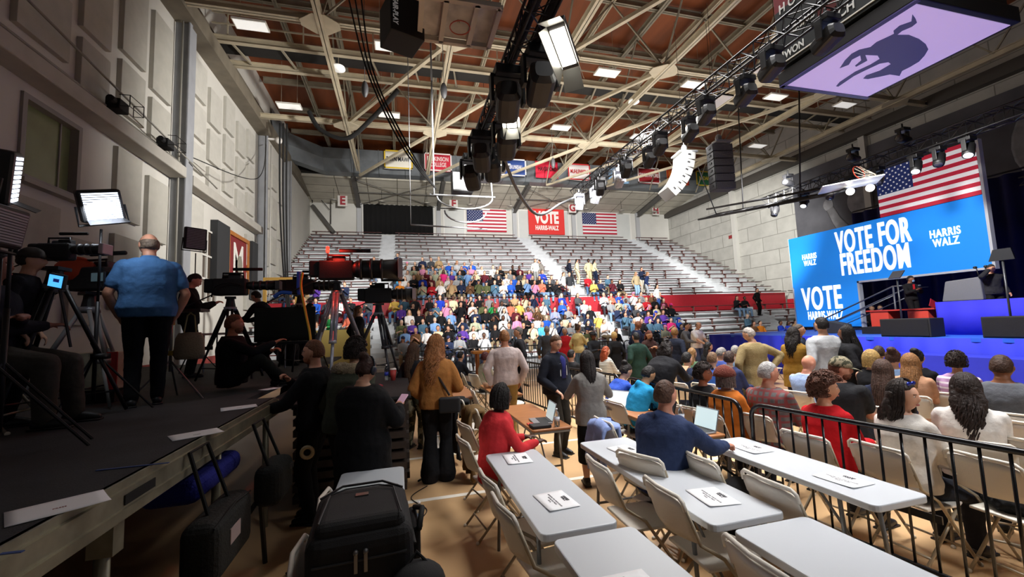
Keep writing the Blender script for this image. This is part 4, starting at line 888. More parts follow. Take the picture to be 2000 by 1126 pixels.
# LED wall
LB = mat('1878d2', .4, emit=.84, name='led_blue'); LWT = mat('e9eef0', .4, emit=.72, name='led_white'); CAB = mat('c9ced4', .5)
t = thing('led_wall', 'huge bright blue video wall reading vote for freedom behind the stage', 'video wall')
lx = 20.0; y0, y1 = 9.68, 17.4
m = MB(); m.bb((lx, 14.2, 3.3), (lx+.14, y1, 5.88)); m.bb((lx, y0, 3.3), (lx+.14, 14.2, 5.88)); m.build('upper_screen', LB, t)
MB().bb((lx, 14.2, 1.27), (lx+.14, y1-.06, 3.3)).build('lower_screen', LB, t)
fr = MB(); fr.bb((lx-.01, 14.12, 1.2), (lx+.2, 14.2, 3.3)); fr.bb((lx-.01, y0-.08, 3.22), (lx+.2, y0, 7.9)); fr.bb((lx-.01, y0, 3.22), (lx+.2, 14.2, 3.3)); fr.bb((lx+.02, y1, 1.2), (lx+.2, y1+.05, 5.9)); fr.build('frame', CAB, t)
MB().bb((lx+.15, y0, 3.3), (lx+.35, y1, 5.9)).bb((lx+.15, 14.2, 1.2), (lx+.35, y1, 3.3)).build('rear_cabinet', BLK, t)
nY = -Y_
def ltext(s, px, py, h, sx, lead=.95, bold=.03):
    p = Px(px, py, lx-.012)
    for k in (-1, 0, 1): text(s, h, p+nY*k*h*.017, nY, Z_, LWT, t, sx=sx, bold=.018, lead=lead, depth=.006, gap=1.12)
ltext('VOTE FOR\nFREEDOM', 1702, 487, 1.42, .41, .74); ltext('HARRIS\nWALZ', 1581, 507, .38, .56, .85); ltext('HARRIS\nWALZ', 1846, 463, .42, .62, .85)
ltext('VOTE', 1604, 584, 1.55, .47); ltext('HARRIS-WALZ', 1611, 616, .56, .44)
t = settle(t, (lx, 14, 1.2))
t = thing('flag_screen', 'large lit american flag screen above the blue video wall', 'flag screen', (lx+.02, 12.95, 5.9)); flag(t, (0, 0, 0), nY, Z_, 3.25, 2.0, emit=.5); MB().bb((.01, -3.25, 0), (.2, 0, 2.0)).build('cabinet', BLK, t)
t = thing('stage_curtain', 'dark navy pleated curtain closing the back of the stage', 'curtain')
NV = mat('141a55', .95, var=.2, scale=1, name='navy_curtain')
MB().grid(lambda u, v: (24.2+.12*math.sin(u*150), 1+16*u, SZ+6.2*v), 300, 1).build('drape', NV, t, smooth=True, solid=.03); MB().tube([(24.2, 1, 7.4), (24.2, 17, 7.4)], .04, 6).build('rod', BLK, t); settle(t, (24.2, 9, SZ))
# grey photographic mural on the right wall
mm = mat('54545a', .8, var=.35, scale=.45, name='mural_grey_photo'); t = thing('wall_mural', 'huge dark grey photographic mural of blurred figures high on the right wall', 'mural')
MB().bb((XR-.16, 2, 6.5), (XR-.08, 26.0, 13.1)).build('print', mm, t)
q = MB(); q.ell((XR-.17, 21.2, 9.6), (.01, .75, .95), 16, 10); q.ell((XR-.17, 23.3, 9.9), (.01, .4, .45), 12, 8); q.tube([(XR-.17, 23.2, 9.6), (XR-.17, 22.8, 8.6), (XR-.17, 22.2, 7.6)], [.3, .35, .5], 8, True, .05, (0, 1, 0)); q.ell((XR-.17, 12.0, 10.0), (.01, 1.6, 2.2), 16, 10)
q.build('figures', mat('86868a', .8, var=.3, scale=1.4), t, smooth=True); settle(t, (XR-.1, 14, 6.5))
# stage people and furniture
t = thing('red_desk', 'red fronted standing desk with a laptop at the left of the stage', 'desk', (17.4, 10.9, SZ))
MB().bb((-.3, -.9, 0), (.3, -.3, .78)).bb((-.3, .3, 0), (.3, .9, .82)).build('cabinet', mat('e04a3a', .6), t, bevel=.01); MB().bb((-.35, -1.1, .8), (.35, 1.0, .85)).build('top', mat('c43a34', .5), t)
tl = thing('laptop', 'open laptop with a red lid lying on the red stage desk', 'laptop', (17.4, 10.05, SZ+.85)); MB().bb((-.2, -.15, 0), (.0, .15, .02)).build('base', BLK, tl); MB().beam((0, 0, .01), (.12, 0, .25), .3, .012, (0, 1, 0)).build('screen', mat('b8283c', .5), tl)
t = thing('podium_box', 'grey covered lectern box on the violet platform', 'lectern', (17.0, 8.35, 2.12)); MB().prism([(-.85, 0), (.12, 0), (.1, .68), (-.72, .62)], (.0, 0, 0), -Y_, Z_, .6).build('cover', mat('6b6d74', .8, bump=.2), t, bevel=.03)
MB().tube([(-.2, .1, .65), (-.25, .12, .95)], .015, 5).tube([(-.2, -.05, .65), (-.25, -.08, .95)], .015, 5).ell((-.26, .14, .98), (.05, .05, .04)).ell((-.26, -.1, .98), (.05, .05, .04)).build('microphone', BLK, t, smooth=True)
for px, py, zz, pz, s in ((1752, 545, SZ, 2.9, 'left of the violet platform'), (1958, 508, 1.6, 3.15, 'at the right edge of the stage')):
    q = Px(px, py, 15.6 if s[0] == 'l' else 15.2); t = thing('teleprompter', 'slim black teleprompter pole with tilted glass %s' % s, 'teleprompter', (q.x, q.y, SZ))
    h = q.z-SZ; MB().tube([(0, 0, 0), (0, 0, h)], .025, 8).build('pole', mat('4a4c50', .4, metal=.6), t, smooth=True); MB().tube([(0, 0, 0), (0, 0, .03)], .25, 16).build('base', BLK, t)
    MB().box((0, 0, h+.15), (.03, .34, .34), Matrix.Rotation(.8, 3, 'Y')).build('glass_panel', mat('3a3c42', .15, spec=.8), t) if s[0] == 'l' else MB().prism([(-.25, 0), (.25, 0), (.2, .3), (-.14, .3)], (0, 0, h), -Y_, Z_, .05).build('glass_panel', mat('2a2c30', .2), t)
for (pa, pb, s) in (((1745, 656), (1822, 626), 'at the stage front below the man in black'), ((1931, 659), (2003, 622), 'at the right end of the stage front')):
    a = Pz(pa[0], pa[1]-1, SZ); t = thing('subwoofer', 'black boxy loudspeaker %s' % s, 'loudspeaker', (SX+.2, a.y-.7, SZ))
    MB().bb((0, -.72, 0), (.6, .6, .55)).build('cabinet', DRK, t, bevel=.02); MB().bb((-.02, -.68, .04), (0, .56, .51)).build('grille', mat('1a1a1c', .9, bump=.6, bscale=200), t)
q = Pz(1706, 642, SZ+.25); t = thing('stage_monitor', 'dark wedge shaped stage monitor beside the handrail', 'monitor speaker', (17.3, 13.0, SZ))
MB().prism([(0, 0), (.8, 0), (.75, .35), (.1, .5)], (0, .4, 0), -Y_, Z_, .5).build('cabinet', mat('3a3c40', .7), t, bevel=.02); MB().ell((-.01, -.0, .25), (.02, .16, .16), 12, 8).build('cone', BLK, t, smooth=True)
t = thing('stair_handrail', 'grey metal stair handrails rising to the back of the stage', 'handrail')
for x in (18.6, 19.6):
    a = Vector((x, 15.3, SZ+.35)); b = Vector((x, 11.9, SZ+1.75)); m = MB().tube([a, b, b+Vector((0, -.3, 0))], .03, 6).tube([a-Vector((0, 0, .35)), b-Vector((0, 0, .35))], .02, 6).tube([b, b-Vector((0, 0, 1.7))], .03, 6).tube([a, a-Vector((0, 0, .3))], .03, 6); m.build('rail', mat('77787e', .4, metal=.5), t, smooth=True)
settle(t, (19, 13.5, SZ))
# ============================================================ lighting trusses
def truss(name, label, a, b, s=.4, top=True, col=BLK):
    a, b = Vector(a), Vector(b); t = thing(name, label, 'truss', (0, 0, 0), 0); u = (b-a).normalized(); sd = u.cross(Z_).normalized()*s/2; v = Vector((0, 0, s/2)); L = (b-a).length
    for o in (sd+v, sd-v, -sd+v, -sd-v): MB().tube([a+o, b+o], .028, 6).build('chord', col, t, smooth=True)
    m = MB(); n = int(L/s); 
    for o1, o2 in ((sd+v, sd-v), (-sd+v, -sd-v), (sd+v, -sd+v), (sd-v, -sd-v)):
        for k in range(n):
            p = a+(b-a)*(k/n); q = a+(b-a)*((k+1)/n); x, y = (o1, o2) if k % 2 else (o2, o1); m.tube([p+x, q+y], .014, 4, False); m.tube([p+o1, p+o2], .014, 4, False)
    m.build('bracing', col, t); settle(t, (a+b)/2); return t
T1 = (2.35, 3.6, 7.2), (2.35, 12.4, 7.2); T2 = (8.3, 4.2, 8.1), (8.3, 18.4, 8.1); T3 = (16.3, 3.5, 7.25), (16.3, 15.2, 7.05)
truss('lighting_truss', 'black lighting truss running over the press tables, hung with bright lamps', *T1)
o = MB().tube([(2.3, 3.6, 7.45), (2.4, 12.4, 7.42)], .11, 8).tube([(2.5, 3.6, 7.05), (2.45, 12.0, 7.08)], .07, 8).build('cable_bundle', RUB, smooth=True); tag(o, 'thick black cable bundle lying along the first lighting truss', 'cable')
truss('lighting_truss', 'long black lighting truss over the audience, left of the scoreboard', *T2)
truss('lighting_truss', 'black stage truss in front of the flag screen', *T3)
truss('lighting_truss', 'thin dark truss behind the stage at the right edge', (23.0, 2, 6.6), (23.0, 10, 6.6), .3)
o = MB().tube([(-6, 4.6, 7.9), (2.35, 5.4, 7.6)], .12, 10).build('pipe_boom', RUB, smooth=True); tag(o, 'thick black pipe crossing above from the left wall to the first truss', 'pipe')
def mover(p, aim, lab, scale=1.0, lit=0, body=BLK, grp='moving stage lamps on the trusses'):
    t = thing('stage_lamp', lab, 'stage lamp', p, 0, grp); s = scale; v = (Vector(aim)-Vector(p)).normalized(); R = v.to_track_quat('-Z', 'Y').to_matrix()
    MB().box((0, 0, -.02), (.34*s, .30*s, .12*s)).tube([(0, 0, .04*s), (0, 0, .22*s)], .03*s, 6).build('base', body, t, bevel=.02)
    hx = Vector((0, 0, -.36*s)); MB().box((-.2*s, 0, -.22*s), (.04*s, .12*s, .36*s)).box((.2*s, 0, -.22*s), (.04*s, .12*s, .36*s)).box((0, 0, -.06*s), (.42*s, .1*s, .04*s)).build('yoke', body, t, bevel=.01)
    MB().loft([(hx+R @ Vector((0, 0, .24*s)), R @ X_, R @ Y_, .10*s, .10*s), (hx+R @ Vector((0, 0, .18*s)), R @ X_, R @ Y_, .15*s, .15*s), (hx+R @ Vector((0, 0, -.15*s)), R @ X_, R @ Y_, .15*s, .15*s), (hx+R @ Vector((0, 0, -.24*s)), R @ X_, R @ Y_, .14*s, .14*s)], 16, .55 if s > 1.1 else 1).build('head', body, t, smooth=s <= 1.1)
    MB().loft([(hx+R @ Vector((0, 0, -.235*s)), R @ X_, R @ Y_, .115*s, .115*s), (hx+R @ Vector((0, 0, -.255*s)), R @ X_, R @ Y_, .10*s, .10*s)], 16).build('lens', mat('f6f7fa', .3, emit=lit) if lit else mat('3a3c44', .1, spec=.9), t, smooth=True)
    return t
ordn = ['first', 'second', 'third', 'fourth', 'fifth', 'sixth', 'seventh', 'eighth', 'ninth', 'tenth', 'eleventh', 'twelfth', 'thirteenth', 'fourteenth']
for k, (y, lit) in enumerate(((12.0, 0), (11.2, 0), (10.5, 0), (9.6, 0), (7.7, 0), (7.0, 0))): mover((2.35+(.25 if k % 2 else -.2), y, 6.92), (6, 24+k, 3), 'black lamp under the truss over the press tables, %s from its far end' % ordn[k], 1.6, lit)
for k in range(12): mover((8.3+(.18 if k % 2 else -.12), 17.6-k*1.05, 7.85), (12, 26, 4) if k > 1 else (8, 20, 1), 'lamp hanging under the long audience truss, %s from its far end' % ordn[k], 1.15, 0, mat('b8bcc4', .4) if k in (0, 1, 3) else BLK)
for k, (y, up) in enumerate(((14.6, 0), (13.2, 0), (12.1, 0), (11.3, 0), (10.4, 1), (9.3, 0), (8.7, 0), (8.0, 0), (5.6, 1))):
    lit = 3.0 if k in (1, 3, 5, 7) else 0; mover((16.2, y, 6.85), (14, y-.6, 3.4), '%s lamp under the stage truss by the flag, %s from its left' % ('glowing white' if lit else 'dark', ordn[k]), .95, lit)
for k, y in enumerate((11.2, 9.6, 13.9)): 
    t = mover((16.3, y, 7.9), (13, y, 8.6), 'lamp standing upright on the stage truss, %s of three from the right' % ['second', 'first', 'third'][k], .95)
# bright open-face cyc floods with barn doors on truss one
def flood(p, aim, w_, h_, lit, lab):
    t = thing('flood_lamp', lab, 'flood lamp', p); v = (Vector(aim)-Vector(p)).normalized(); R = v.to_track_quat('-Z', 'Y').to_matrix()
    f_ = lambda x, y, z: R @ Vector((x, y, z))
    MB().box((0, 0, 0), (w_, h_, .16), R).build('housing', BLK, t, bevel=.01); MB().box(f_(0, 0, -.09), (w_*.82, h_*.8, .02), R).build('lamp_face', mat('fff6e6', .3, emit=lit), t)
    m = MB()
    for s in (-1, 1): m.add([f_(s*w_/2, -h_/2, -.08), f_(s*w_/2, h_/2, -.08), f_(s*w_*.75, h_*.62, -.32), f_(s*w_*.75, -h_*.62, -.32)], [(0, 1, 2, 3)]); m.add([f_(-w_/2, s*h_/2, -.08), f_(w_/2, s*h_/2, -.08), f_(w_*.6, s*h_*.8, -.34), f_(-w_*.6, s*h_*.8, -.34)], [(0, 1, 2, 3)])
    m.build('barn_door', mat('9a9c98', .4, metal=.6), t, solid=.006); MB().tube([(0, 0, 0), (0, 0, .5)], .02, 6).build('hook', BLK, t)
flood((2.75, 6.2, 6.6), (1.4, 4.6, 1.0), .30, .85, 12, 'brilliant white flood lamp with barn doors, nearest on the first truss')
flood((2.5, 8.7, 6.5), (1.4, 5.5, 1.2), .26, .34, 12, 'glaring white flood lamp with a notched barn door further along the first truss')
t = thing('wash_lamp', 'round lamp of many small blue white beads in front of the scoreboard', 'stage lamp', (8.75, 5.35, 7.85))
MB().tube([(0, 0, .3), (0, 0, .1)], [.12, .2], 16).build('head', BLK, t, smooth=True); MB().tube([(0, 0, .1), (0, 0, .09)], .2, 16).build('face', BLK, t)
m = MB()
for a in range(19):
    r_, n_ = (0, 1) if a == 0 else ((.08, 6) if a < 7 else (.155, 12)); an = a*2*PI/n_; m.ell((r_*math.cos(an), r_*math.sin(an), .085), (.026, .026, .015), 8, 5)
m.build('bead', mat('b9bcff', .3, emit=3), t, smooth=True)
# curved line array (pale) and dark line array
def rig(lab, top, n, ang0, dang, w_, h_, col, grill, yaw):
    t = thing('speaker_array', lab, 'speaker array', top); p = Vector((0, 0, 0)); a = ang0; Rz = Matrix.Rotation(yaw, 3, 'Z')
    for k in range(n):
        R = Rz @ Matrix.Rotation(a, 3, 'X'); c = p + R @ Vector((0, 0, -h_/2)); b_ = MB().loft([(c+R @ Vector((0, .28, 0)), R @ X_, R @ Z_, w_*.32, h_*.40), (c+R @ Vector((0, -.16, 0)), R @ X_, R @ Z_, w_/2, h_*.47)], 4, 1) if False else MB().box(c, (w_, .5, h_*.94), R); o = b_.build('cabinet', col, t, bevel=.02)
        MB().box(c+R @ Vector((0, -.26, 0)), (w_*.94, .03, h_*.84), R).build('grille', grill, o)
        MB().box(c+R @ Vector((-w_/2-.01, -.02, .02)), (.02, .12, .07), R).box(c+R @ Vector((w_/2+.01, -.02, .02)), (.02, .12, .07), R).build('handle', BLK, o)
        p = p + R @ Vector((0, 0, -h_)); a += dang
    MB().tube([(0, 0, 0), (0, 0, 6.0)], .012, 4).build('cable', STEEL, t); MB().box((0, 0, .05), (w_*.8, .8, .07), Rz).ell((0, 0, .3), (.12, .12, .18), 8, 6).build('rigging_frame', mat('9a9ca0', .4, metal=.5), t)
q = Pz(1328, 320, 9.0); rig('curved pale grey line array of six speakers hanging before the stands', (11.7, 14.6, 8.75), 6, -.12, -.15, .95, .33, mat('8f8f8c', .5), mat('86867f', .6, bump=.3), R_(-100))
rig('tall dark line array wrapped in black mesh, right of the pale one', (12.2, 13.2, 8.6), 6, 0, .0, .8, .30, mat('2b2d32', .4), mat('55585e', .5, bump=.8, bscale=30), R_(-12))
# hanging black FAIR-PLAY score box, not a speaker, left of the first truss
t = thing('hanging_score_box', 'big black FAIR-PLAY score box hanging below the roof at the upper left centre', 'score box', Py(785, 50, 8.6))
MB().box((0, 0, 0), (.72, .7, .85), .35).build('cabinet', mat('101113', .6), t, bevel=.02); text('FAIR-PLAY', .15, Matrix.Rotation(.35, 3, 'Z') @ Vector((-.27, -.36, -.02)), -Z_, Matrix.Rotation(.35, 3, 'Z') @ X_, mat('d8d8d8', .5, emit=.1), t, depth=.005)
MB().tube([(-.2, 0, .4), (-.2, 0, 6)], .01, 4).tube([(.2, 0, .4), (.2, 0, 6)], .01, 4).build('cable', STEEL, t)
t = thing('folded_backboard', 'upturned basketball backboard unit in a pale steel frame below the roof', 'backboard', Py(895, 45, 8.0))
m = MB(); 
for a, b in (((-.75, -.6), (.75, -.6)), ((.75, -.6), (.75, .6)), ((.75, .6), (-.75, .6)), ((-.75, .6), (-.75, -.6)), ((-.3, -.6), (-.3, .6)), ((.3, -.6), (.3, .6))): m.beam((*a, 0), (*b, 0), .1, .1)
m.build('frame', mat('c9c2b2', .5), t); MB().bb((-.7, -.55, .06), (.7, .55, .09)).build('board', mat('b9b6ae', .4, var=.3, scale=3), t); MB().tube([(.2*math.cos(a*PI/8), .2*math.sin(a*PI/8)-.2, -.25) for a in range(17)], .012, 5).build('rim', mat('b4432a', .5), t); MB().tube([(0, 0, 0), (0, 0, 6)], .03, 5).build('hanger', STL, t)
# second hoop, near the stage
t = thing('basketball_hoop', 'raised basketball hoop with orange rim and white net in front of the mural', 'hoop', (14.4, 10.1, 6.0))
bk = mat('dfe6e8', .25); MB().beam((-.6, .55, .05), (.55, -.55, .12), 1.0, .04).build('backboard', bk, t, bevel=.01); MB().beam((-.5, .5, .09), (.5, -.5, .16), .5, .02).build('target_panel', mat('2f7ac0', .3), t)
MB().tube([(.3+.23*math.cos(a*PI/10), -.1+.05*math.sin(a*PI/10), .48+.23*math.sin(a*PI/10)) for a in range(21)], .014, 6).build('rim', mat('d2452a', .4), t, smooth=True)
m = MB()
for k in range(10): a = k*PI/5; b = (k+1)*PI/5; m.tube([(.3+.22*math.cos(a), -.1, .48+.22*math.sin(a)), (.42+.13*math.cos(b), -.3, .36+.12*math.sin(b)), (.5+.1*math.cos(a), -.42, .26+.08*math.sin(a))], .007, 4)
m.build('net', mat('d8cbb4', .8), t)
for x, y in ((.35, -.35), (.05, 0.05)): MB().ell((x, y, -.12), (.12, .12, .12), 12, 8).build('bulb', mat('fff8ea', .3, emit=4), t, smooth=True)
t = thing('hoop_frame', 'folded black tube frame carrying the raised hoop across the stands', 'frame')
A = Vector((17.0, 19.0, 7.6)); B = Vector((14.5, 10.3, 6.0)); m = MB()
for o in (Vector((0, 0, 0)), Vector((-1.2, 0, -.35)), Vector((-.6, 0, .25))): m.tube([A+o, B+o*.5], .05, 6)
for k in range(6): p = A.lerp(B, k/5); m.tube([p, p+Vector((-1.2, 0, -.35))*(1-.5*k/5)], .035, 5); m.tube([p+Vector((-1.2, 0, -.35))*(1-.5*k/5), A.lerp(B, min(1, (k+1)/5))], .03, 5)
m.tube([A, A+Vector((-1.8, -1, 2.2))], .03, 5).tube([A.lerp(B, .3), A.lerp(B, .3)+Vector((.3, 0, 6))], .03, 5).tube([A.lerp(B, .75), A.lerp(B, .75)+Vector((.8, 0, 7))], .03, 5)
m.build('tubes', BLK, t, smooth=True); settle(t, (16, 15, 7))
# far backboard unit below truss one
t = thing('ceiling_hoop_rig', 'white painted basketball rig with curved tubes hanging at the end of the first truss', 'hoop rig', (2.35, 14.6, 6.6)); WT = mat('7f8184', .5)
m = MB().beam((-1.25, 0, 0), (1.1, 0, .0), .05, .05).beam((-.9, .1, -.45), (.9, .1, -.45), .04, .04)
for z, w_ in ((-.05, 1.0), (-.55, .75)): m.tube([(w_*math.cos(a*PI/12), 0, z-.42*math.sin(a*PI/12)) for a in range(13)], .03, 6)
m.tube([(-1.1, 0, 0), (-1.1, 0, 6.4)], .03, 6); m.tube([(1.0, 0, 0), (.95, 0, 1.0)], .03, 6); m.tube([(-1.9, .6, -.95), (.9, .6, -1.05)], .03, 6); m.tube([(-1.9, .6, -.95), (-1.9, .6, 6)], .015, 6)
m.build('frame', WT, t, smooth=True); MB().beam((.1, 0, .9), (1.6, 0, 1.1), .9, .05).build('backboard', mat('cfdcd8', .3), t); MB().box((-.1, 0, .45), (.75, .5, .7)).box((.2, 0, 1.2), (.5, .4, .4)).build('winch_box', mat('202226', .5), t, bevel=.03); MB().box((-.2, -.26, .3), (.5, .03, .3)).box((.25, -.22, .85), (.3, .03, .3)).build('cover_plate', WT, t)
# loose cables
def cable(pts, r, lab, col=RUB, n=14):
    P = [Vector(p) for p in pts]; Q = []
    for i in range(len(P)-1):
        p0, p1, p2, p3 = P[max(0, i-1)], P[i], P[i+1], P[min(len(P)-1, i+2)]
        for k in range(n):
            t_ = k/n; Q.append(.5*((2*p1)+(p2-p0)*t_+(2*p0-5*p1+4*p2-p3)*t_*t_+(3*p1-p0-3*p2+p3)*t_**3))
    o = MB().tube(Q+[P[-1]], r, 6).build('cable', col, smooth=True); tag(o, lab, 'cable'); return o
cable([(2.6, 10, 8.4), (2.9, 11.0, 6.6), (4.4, 13.0, 5.6), (6.2, 15.0, 6.6), (8.2, 18, 7.9)], .05, 'thick grey cable drooping from the first truss to the long truss', mat('6a6c6e', .6))
cable([(-4.6, 24, 14), (-4.0, 24, 13), (-2.6, 23.5, 12.4), (-1.2, 22.5, 13.2), (.1, 21, 14)], .12, 'bundle of black cables sagging below the roof beams on the left')
for k in range(3): cable([(-1.6+.22*k, 15, 13.9), (-.9+.1*k, 14, 10.5), (.2+.1*k, 13.8, 7.9), (1.3, 14.3, 6.7)], .028, 'black cable dropping from the roof to the white hoop rig, %s of three strands' % ['left', 'middle', 'right'][k])
for k in range(3): cable([(-6.4+.18*k, 25.5, 13.9), (-6.35+.16*k, 25.5, 9), (-6.0+.08*k, 25.3, 4.2), (-5.6+.05*k, 25.0, 2.4)], .045, 'black cable hanging down by the left end of the stands, %s of three' % ['left', 'middle', 'right'][k])
cable([(XL+.3, 18.4, 8.9), (XL+1.5, 22, 9.4), (XL+.5, 27, 13.2)], .02, 'thin wire strung across the bright left wall')
for k, (x, y) in enumerate(((-1.2, 17), (1.9, 16.5), (5.2, 24), (9.5, 24))):
    o = MB().tube([(x, y, 11.6 if k < 2 else 12), (x, y, 17.5)], .012, 4).ell((x, y, 11.6 if k < 2 else 12), (.14, .14, .35), 10, 6).build('hanging_microphone', mat('3c3c3e', .6), smooth=True); tag(o, 'small dark canister hanging on a rod from the roof, %s from the left' % ordn[k], 'microphone')
t = thing('wall_camera', 'white dome security camera at the top of the second wall column', 'camera', (XL+.9, 27.3, 13.7)); MB().beam((-.4, 0, 0), (.1, 0, 0), .1, .1).build('bracket', WHITEP, t); MB().ell((.2, 0, -.05), (.2, .2, .22), 12, 8).build('dome', WHITEP, t, smooth=True)
# ============================================================ scoreboard
t = thing('scoreboard', 'centre hung scoreboard with a lit violet screen underneath showing a kicking mule silhouette', 'scoreboard')
bx0, bx1, by0, by1, bz = 10.05, 12.95, 5.45, 8.35, 8.0
MB().bb((bx0-.12, by0-.12, bz), (bx1+.12, by1+.12, bz+.35)).build('lower_frame', mat('0e0e12', .5), t, bevel=.02)
MB().bb((bx0+.0, by0+.0, bz-.015), (bx1-.0, by1-.0, bz)).build('screen', mat('b4a2d8', .4, emit=.62, name='violet_screen'), t)
MB().bb((bx0-.12, by0-.1, bz-.03), (bx0+.0, by1+.1, bz-.0)).bb((bx0-.1, by1, bz-.03), (bx1+.1, by1+.12, bz)).build('screen_rim', mat('4a4480', .4), t)
mule = [(1540, 163)] 
mp = [(1640, 133), (1650, 118), (1663, 105), (1678, 97), (1700, 92), (1712, 82), (1738, 70), (1746, 66), (1745, 60), (1757, 50), (1780, 42), (1782, 28), (1788, 36), (1791, 44), (1781, 52), (1762, 60), (1752, 68), (1775, 68), (1795, 76), (1808, 86), (1813, 96), (1806, 108), (1795, 120), (1778, 130), (1762, 138), (1757, 148), (1738, 145), (1720, 149), (1695, 154), (1686, 153), (1692, 147), (1718, 138), (1740, 125), (1735, 121), (1718, 124), (1690, 137), (1668, 148), (1637, 169), (1633, 168), (1640, 160), (1670, 140), (1700, 126), (1718, 115), (1714, 108), (1690, 107), (1694, 118), (1672, 130), (1670, 128), (1682, 118), (1680, 108), (1664, 116), (1658, 126)]
P = [Pz(x, y, bz-.02) for x, y in mp]; me = bpy.data.meshes.new('mule')
cu = bpy.data.curves.new('m', 'CURVE'); cu.dimensions = '2D'; cu.fill_mode = 'BOTH'; cu.extrude = .004; sp = cu.splines.new('POLY'); sp.points.add(len(P)-1); sp.use_cyclic_u = True
for a, b in zip(sp.points, P): a.co = (b.x, b.y, 0, 1)
to = bpy.data.objects.new('m', cu); me = bpy.data.meshes.new_from_object(to); bpy.data.objects.remove(to); me.transform(Matrix.Translation((0, 0, bz-.022))); me.materials.clear(); me.materials.append(mat('4a4a80', .5, emit=.16))
o = bpy.data.objects.new('silhouette', me); C.objects.link(o); o.parent = t
fx = bx0-.16
MB().bb((fx, by0-.1, bz+.42), (fx+.3, by1+.0, bz+1.95)).build('score_panel', mat('141a1c', .5), t); MB().bb((fx, by0-.1, bz+1.95), (fx+.3, by1+.0, bz+3.4)).build('name_panel', mat('6e1a22', .5), t)
e = MB()
for z in (bz+.50,): e.bb((fx-.02, by0+.3, z), (fx, by1-.12, z+.03))
e.bb((fx-.02, by1-.15, bz+.5), (fx, by1-.12, bz+1.0)); e.build('outline', mat('d8d8d0', .5), t)
tw = mat('c9cac6', .5, emit=.05)
for s, y, z, h in (('WON', by1-.45, bz+.68, .26), ('MATCH', by1-1.5, bz+.75, .32), ('GOALS', by1-.75, bz+1.2, .24), ('H O M E T', by1-.75, bz+1.95, .34)): text(s, h, (fx-.01, y, z), nY, Z_, tw, t, sx=.8)
MB().bb((fx-.02, by1-1.6, bz+.98), (fx, by1-1.1, bz+1.2)).build('digit_window', mat('4a0f12', .4, emit=.05), t)
MB().tube([(11.5, 7, bz+3.4), (11.5, 7, 14)], .06, 6).build('hanger', STL, t); MB().bb((fx+.3, by0, bz+.35), (bx1, by1, bz+3.4)).build('core', BLK, t); settle(t, (11.5, 6.9, bz))

# ============================================================ the hall above is scaled down about the camera; floor and court lines stay
HALL_SCALE, HALL_LIFT = .82, .342
for o in list(C.objects):
    if o.parent is None and o.type in ('MESH', 'EMPTY') and o.name not in ('floor', 'trim_1'):
        o.location = o.location*HALL_SCALE + Vector((0, 0, HALL_LIFT)); o.scale = o.scale*HALL_SCALE
# ============================================================ press tables, chairs, barricades
TOPM = mat('bfc3c8', .42, bump=.06, bscale=300, name='white_table_plastic'); LEGM = mat('7e7f80', .45, metal=.6)
WTOP = mat('a86e40', .4, var=.12, scale=3, stretch=(1, 8, 1), name='wood_laminate')
def rrect(w_, l_, r):
    o = []
    for cx, cy, a0 in ((w_/2-r, l_/2-r, 0), (-w_/2+r, l_/2-r, 90), (-w_/2+r, -l_/2+r, 180), (w_/2-r, -l_/2+r, 270)):
        for k in range(5): a = R_(a0+k*22.5); o.append((cx+r*math.cos(a), cy+r*math.sin(a)))
    return o
def table(x0, x1, y0, y1, lab, wood=False, grp='white plastic tables of the press pool'):
    w_, l_ = x1-x0, y1-y0; t = thing('folding_table', lab, 'table', ((x0+x1)/2, (y0+y1)/2, 0), 0, grp)
    MB().prism(rrect(w_, l_, .045 if not wood else .03), (0, 0, .74-(.045 if not wood else .025)), X_, Y_, .045 if not wood else .025).build('tabletop', WTOP if wood else TOPM, t, bevel=.008)
    if wood: MB().prism(rrect(w_-.03, l_-.03, .02), (0, 0, .685), X_, Y_, .03).build('apron', mat('8a8478', .5), t)
    for s in (-1, 1):
        for q in (-1, 1):
            MB().tube([(q*(w_/2-.07), s*(l_/2-.28), .70), (q*(w_/2-.05), s*(l_/2-.22), .0)], .014 if not wood else .016, 8).build('leg', LEGM if not wood else mat('a8a294', .45, metal=.4), t, smooth=True)
        MB().tube([(-(w_/2-.06), s*(l_/2-.24), .25), ((w_/2-.06), s*(l_/2-.24), .25)], .011, 6).tube([(0, s*(l_/2-.25), .25), (0, s*(l_/2-.62), .69)], .01, 6).build('cross_bar', LEGM, t, smooth=True)
    return t
PAPER = mat('f0f0f2', .6); INK = mat('2a2a2e', .7)
def paper(c, lab, ax=(0, -1, 0), ay=(1, 0, 0), z=.745, s=1.0, rot=0, txt='RESERVED FOR WHITE HOUSE\nTRAVELLING PRESS\nPOOL', grp='reserved signs on the press tables', hd='HARRIS\nWALZ', ink=INK):
    R = Matrix.Rotation(rot, 3, 'Z'); ax, ay = R @ Vector(ax), R @ Vector(ay)
    t = thing('paper_sign', lab, 'paper sign', (c[0], c[1], z), 0, grp); w_, h_ = .28*s, .215*s
    MB().grid(lambda u, v: ax*(u-.5)*w_+ay*(v-.5)*h_+Z_*(.0012*math.sin(u*3.1)*math.sin(v*3)+.001+.005*(u*(1-v))**4), 8, 6).build('sheet', PAPER, t, smooth=True, solid=.001)
    if hd: text(hd, .024*s, (ay*.062*s)+Z_*.0032, ax, ay, ink, t, sx=1.0, bold=.05, depth=.0008, lead=.8)
    text(txt, .0165*s, (-ay*.028*s)+Z_*.0032, ax, ay, ink, t, sx=.95, bold=.0, depth=.0008, lead=1.15); return t
table(.74, 1.22, 2.32, 3.9, 'white plastic table behind the one with the large readable sign, left of centre')
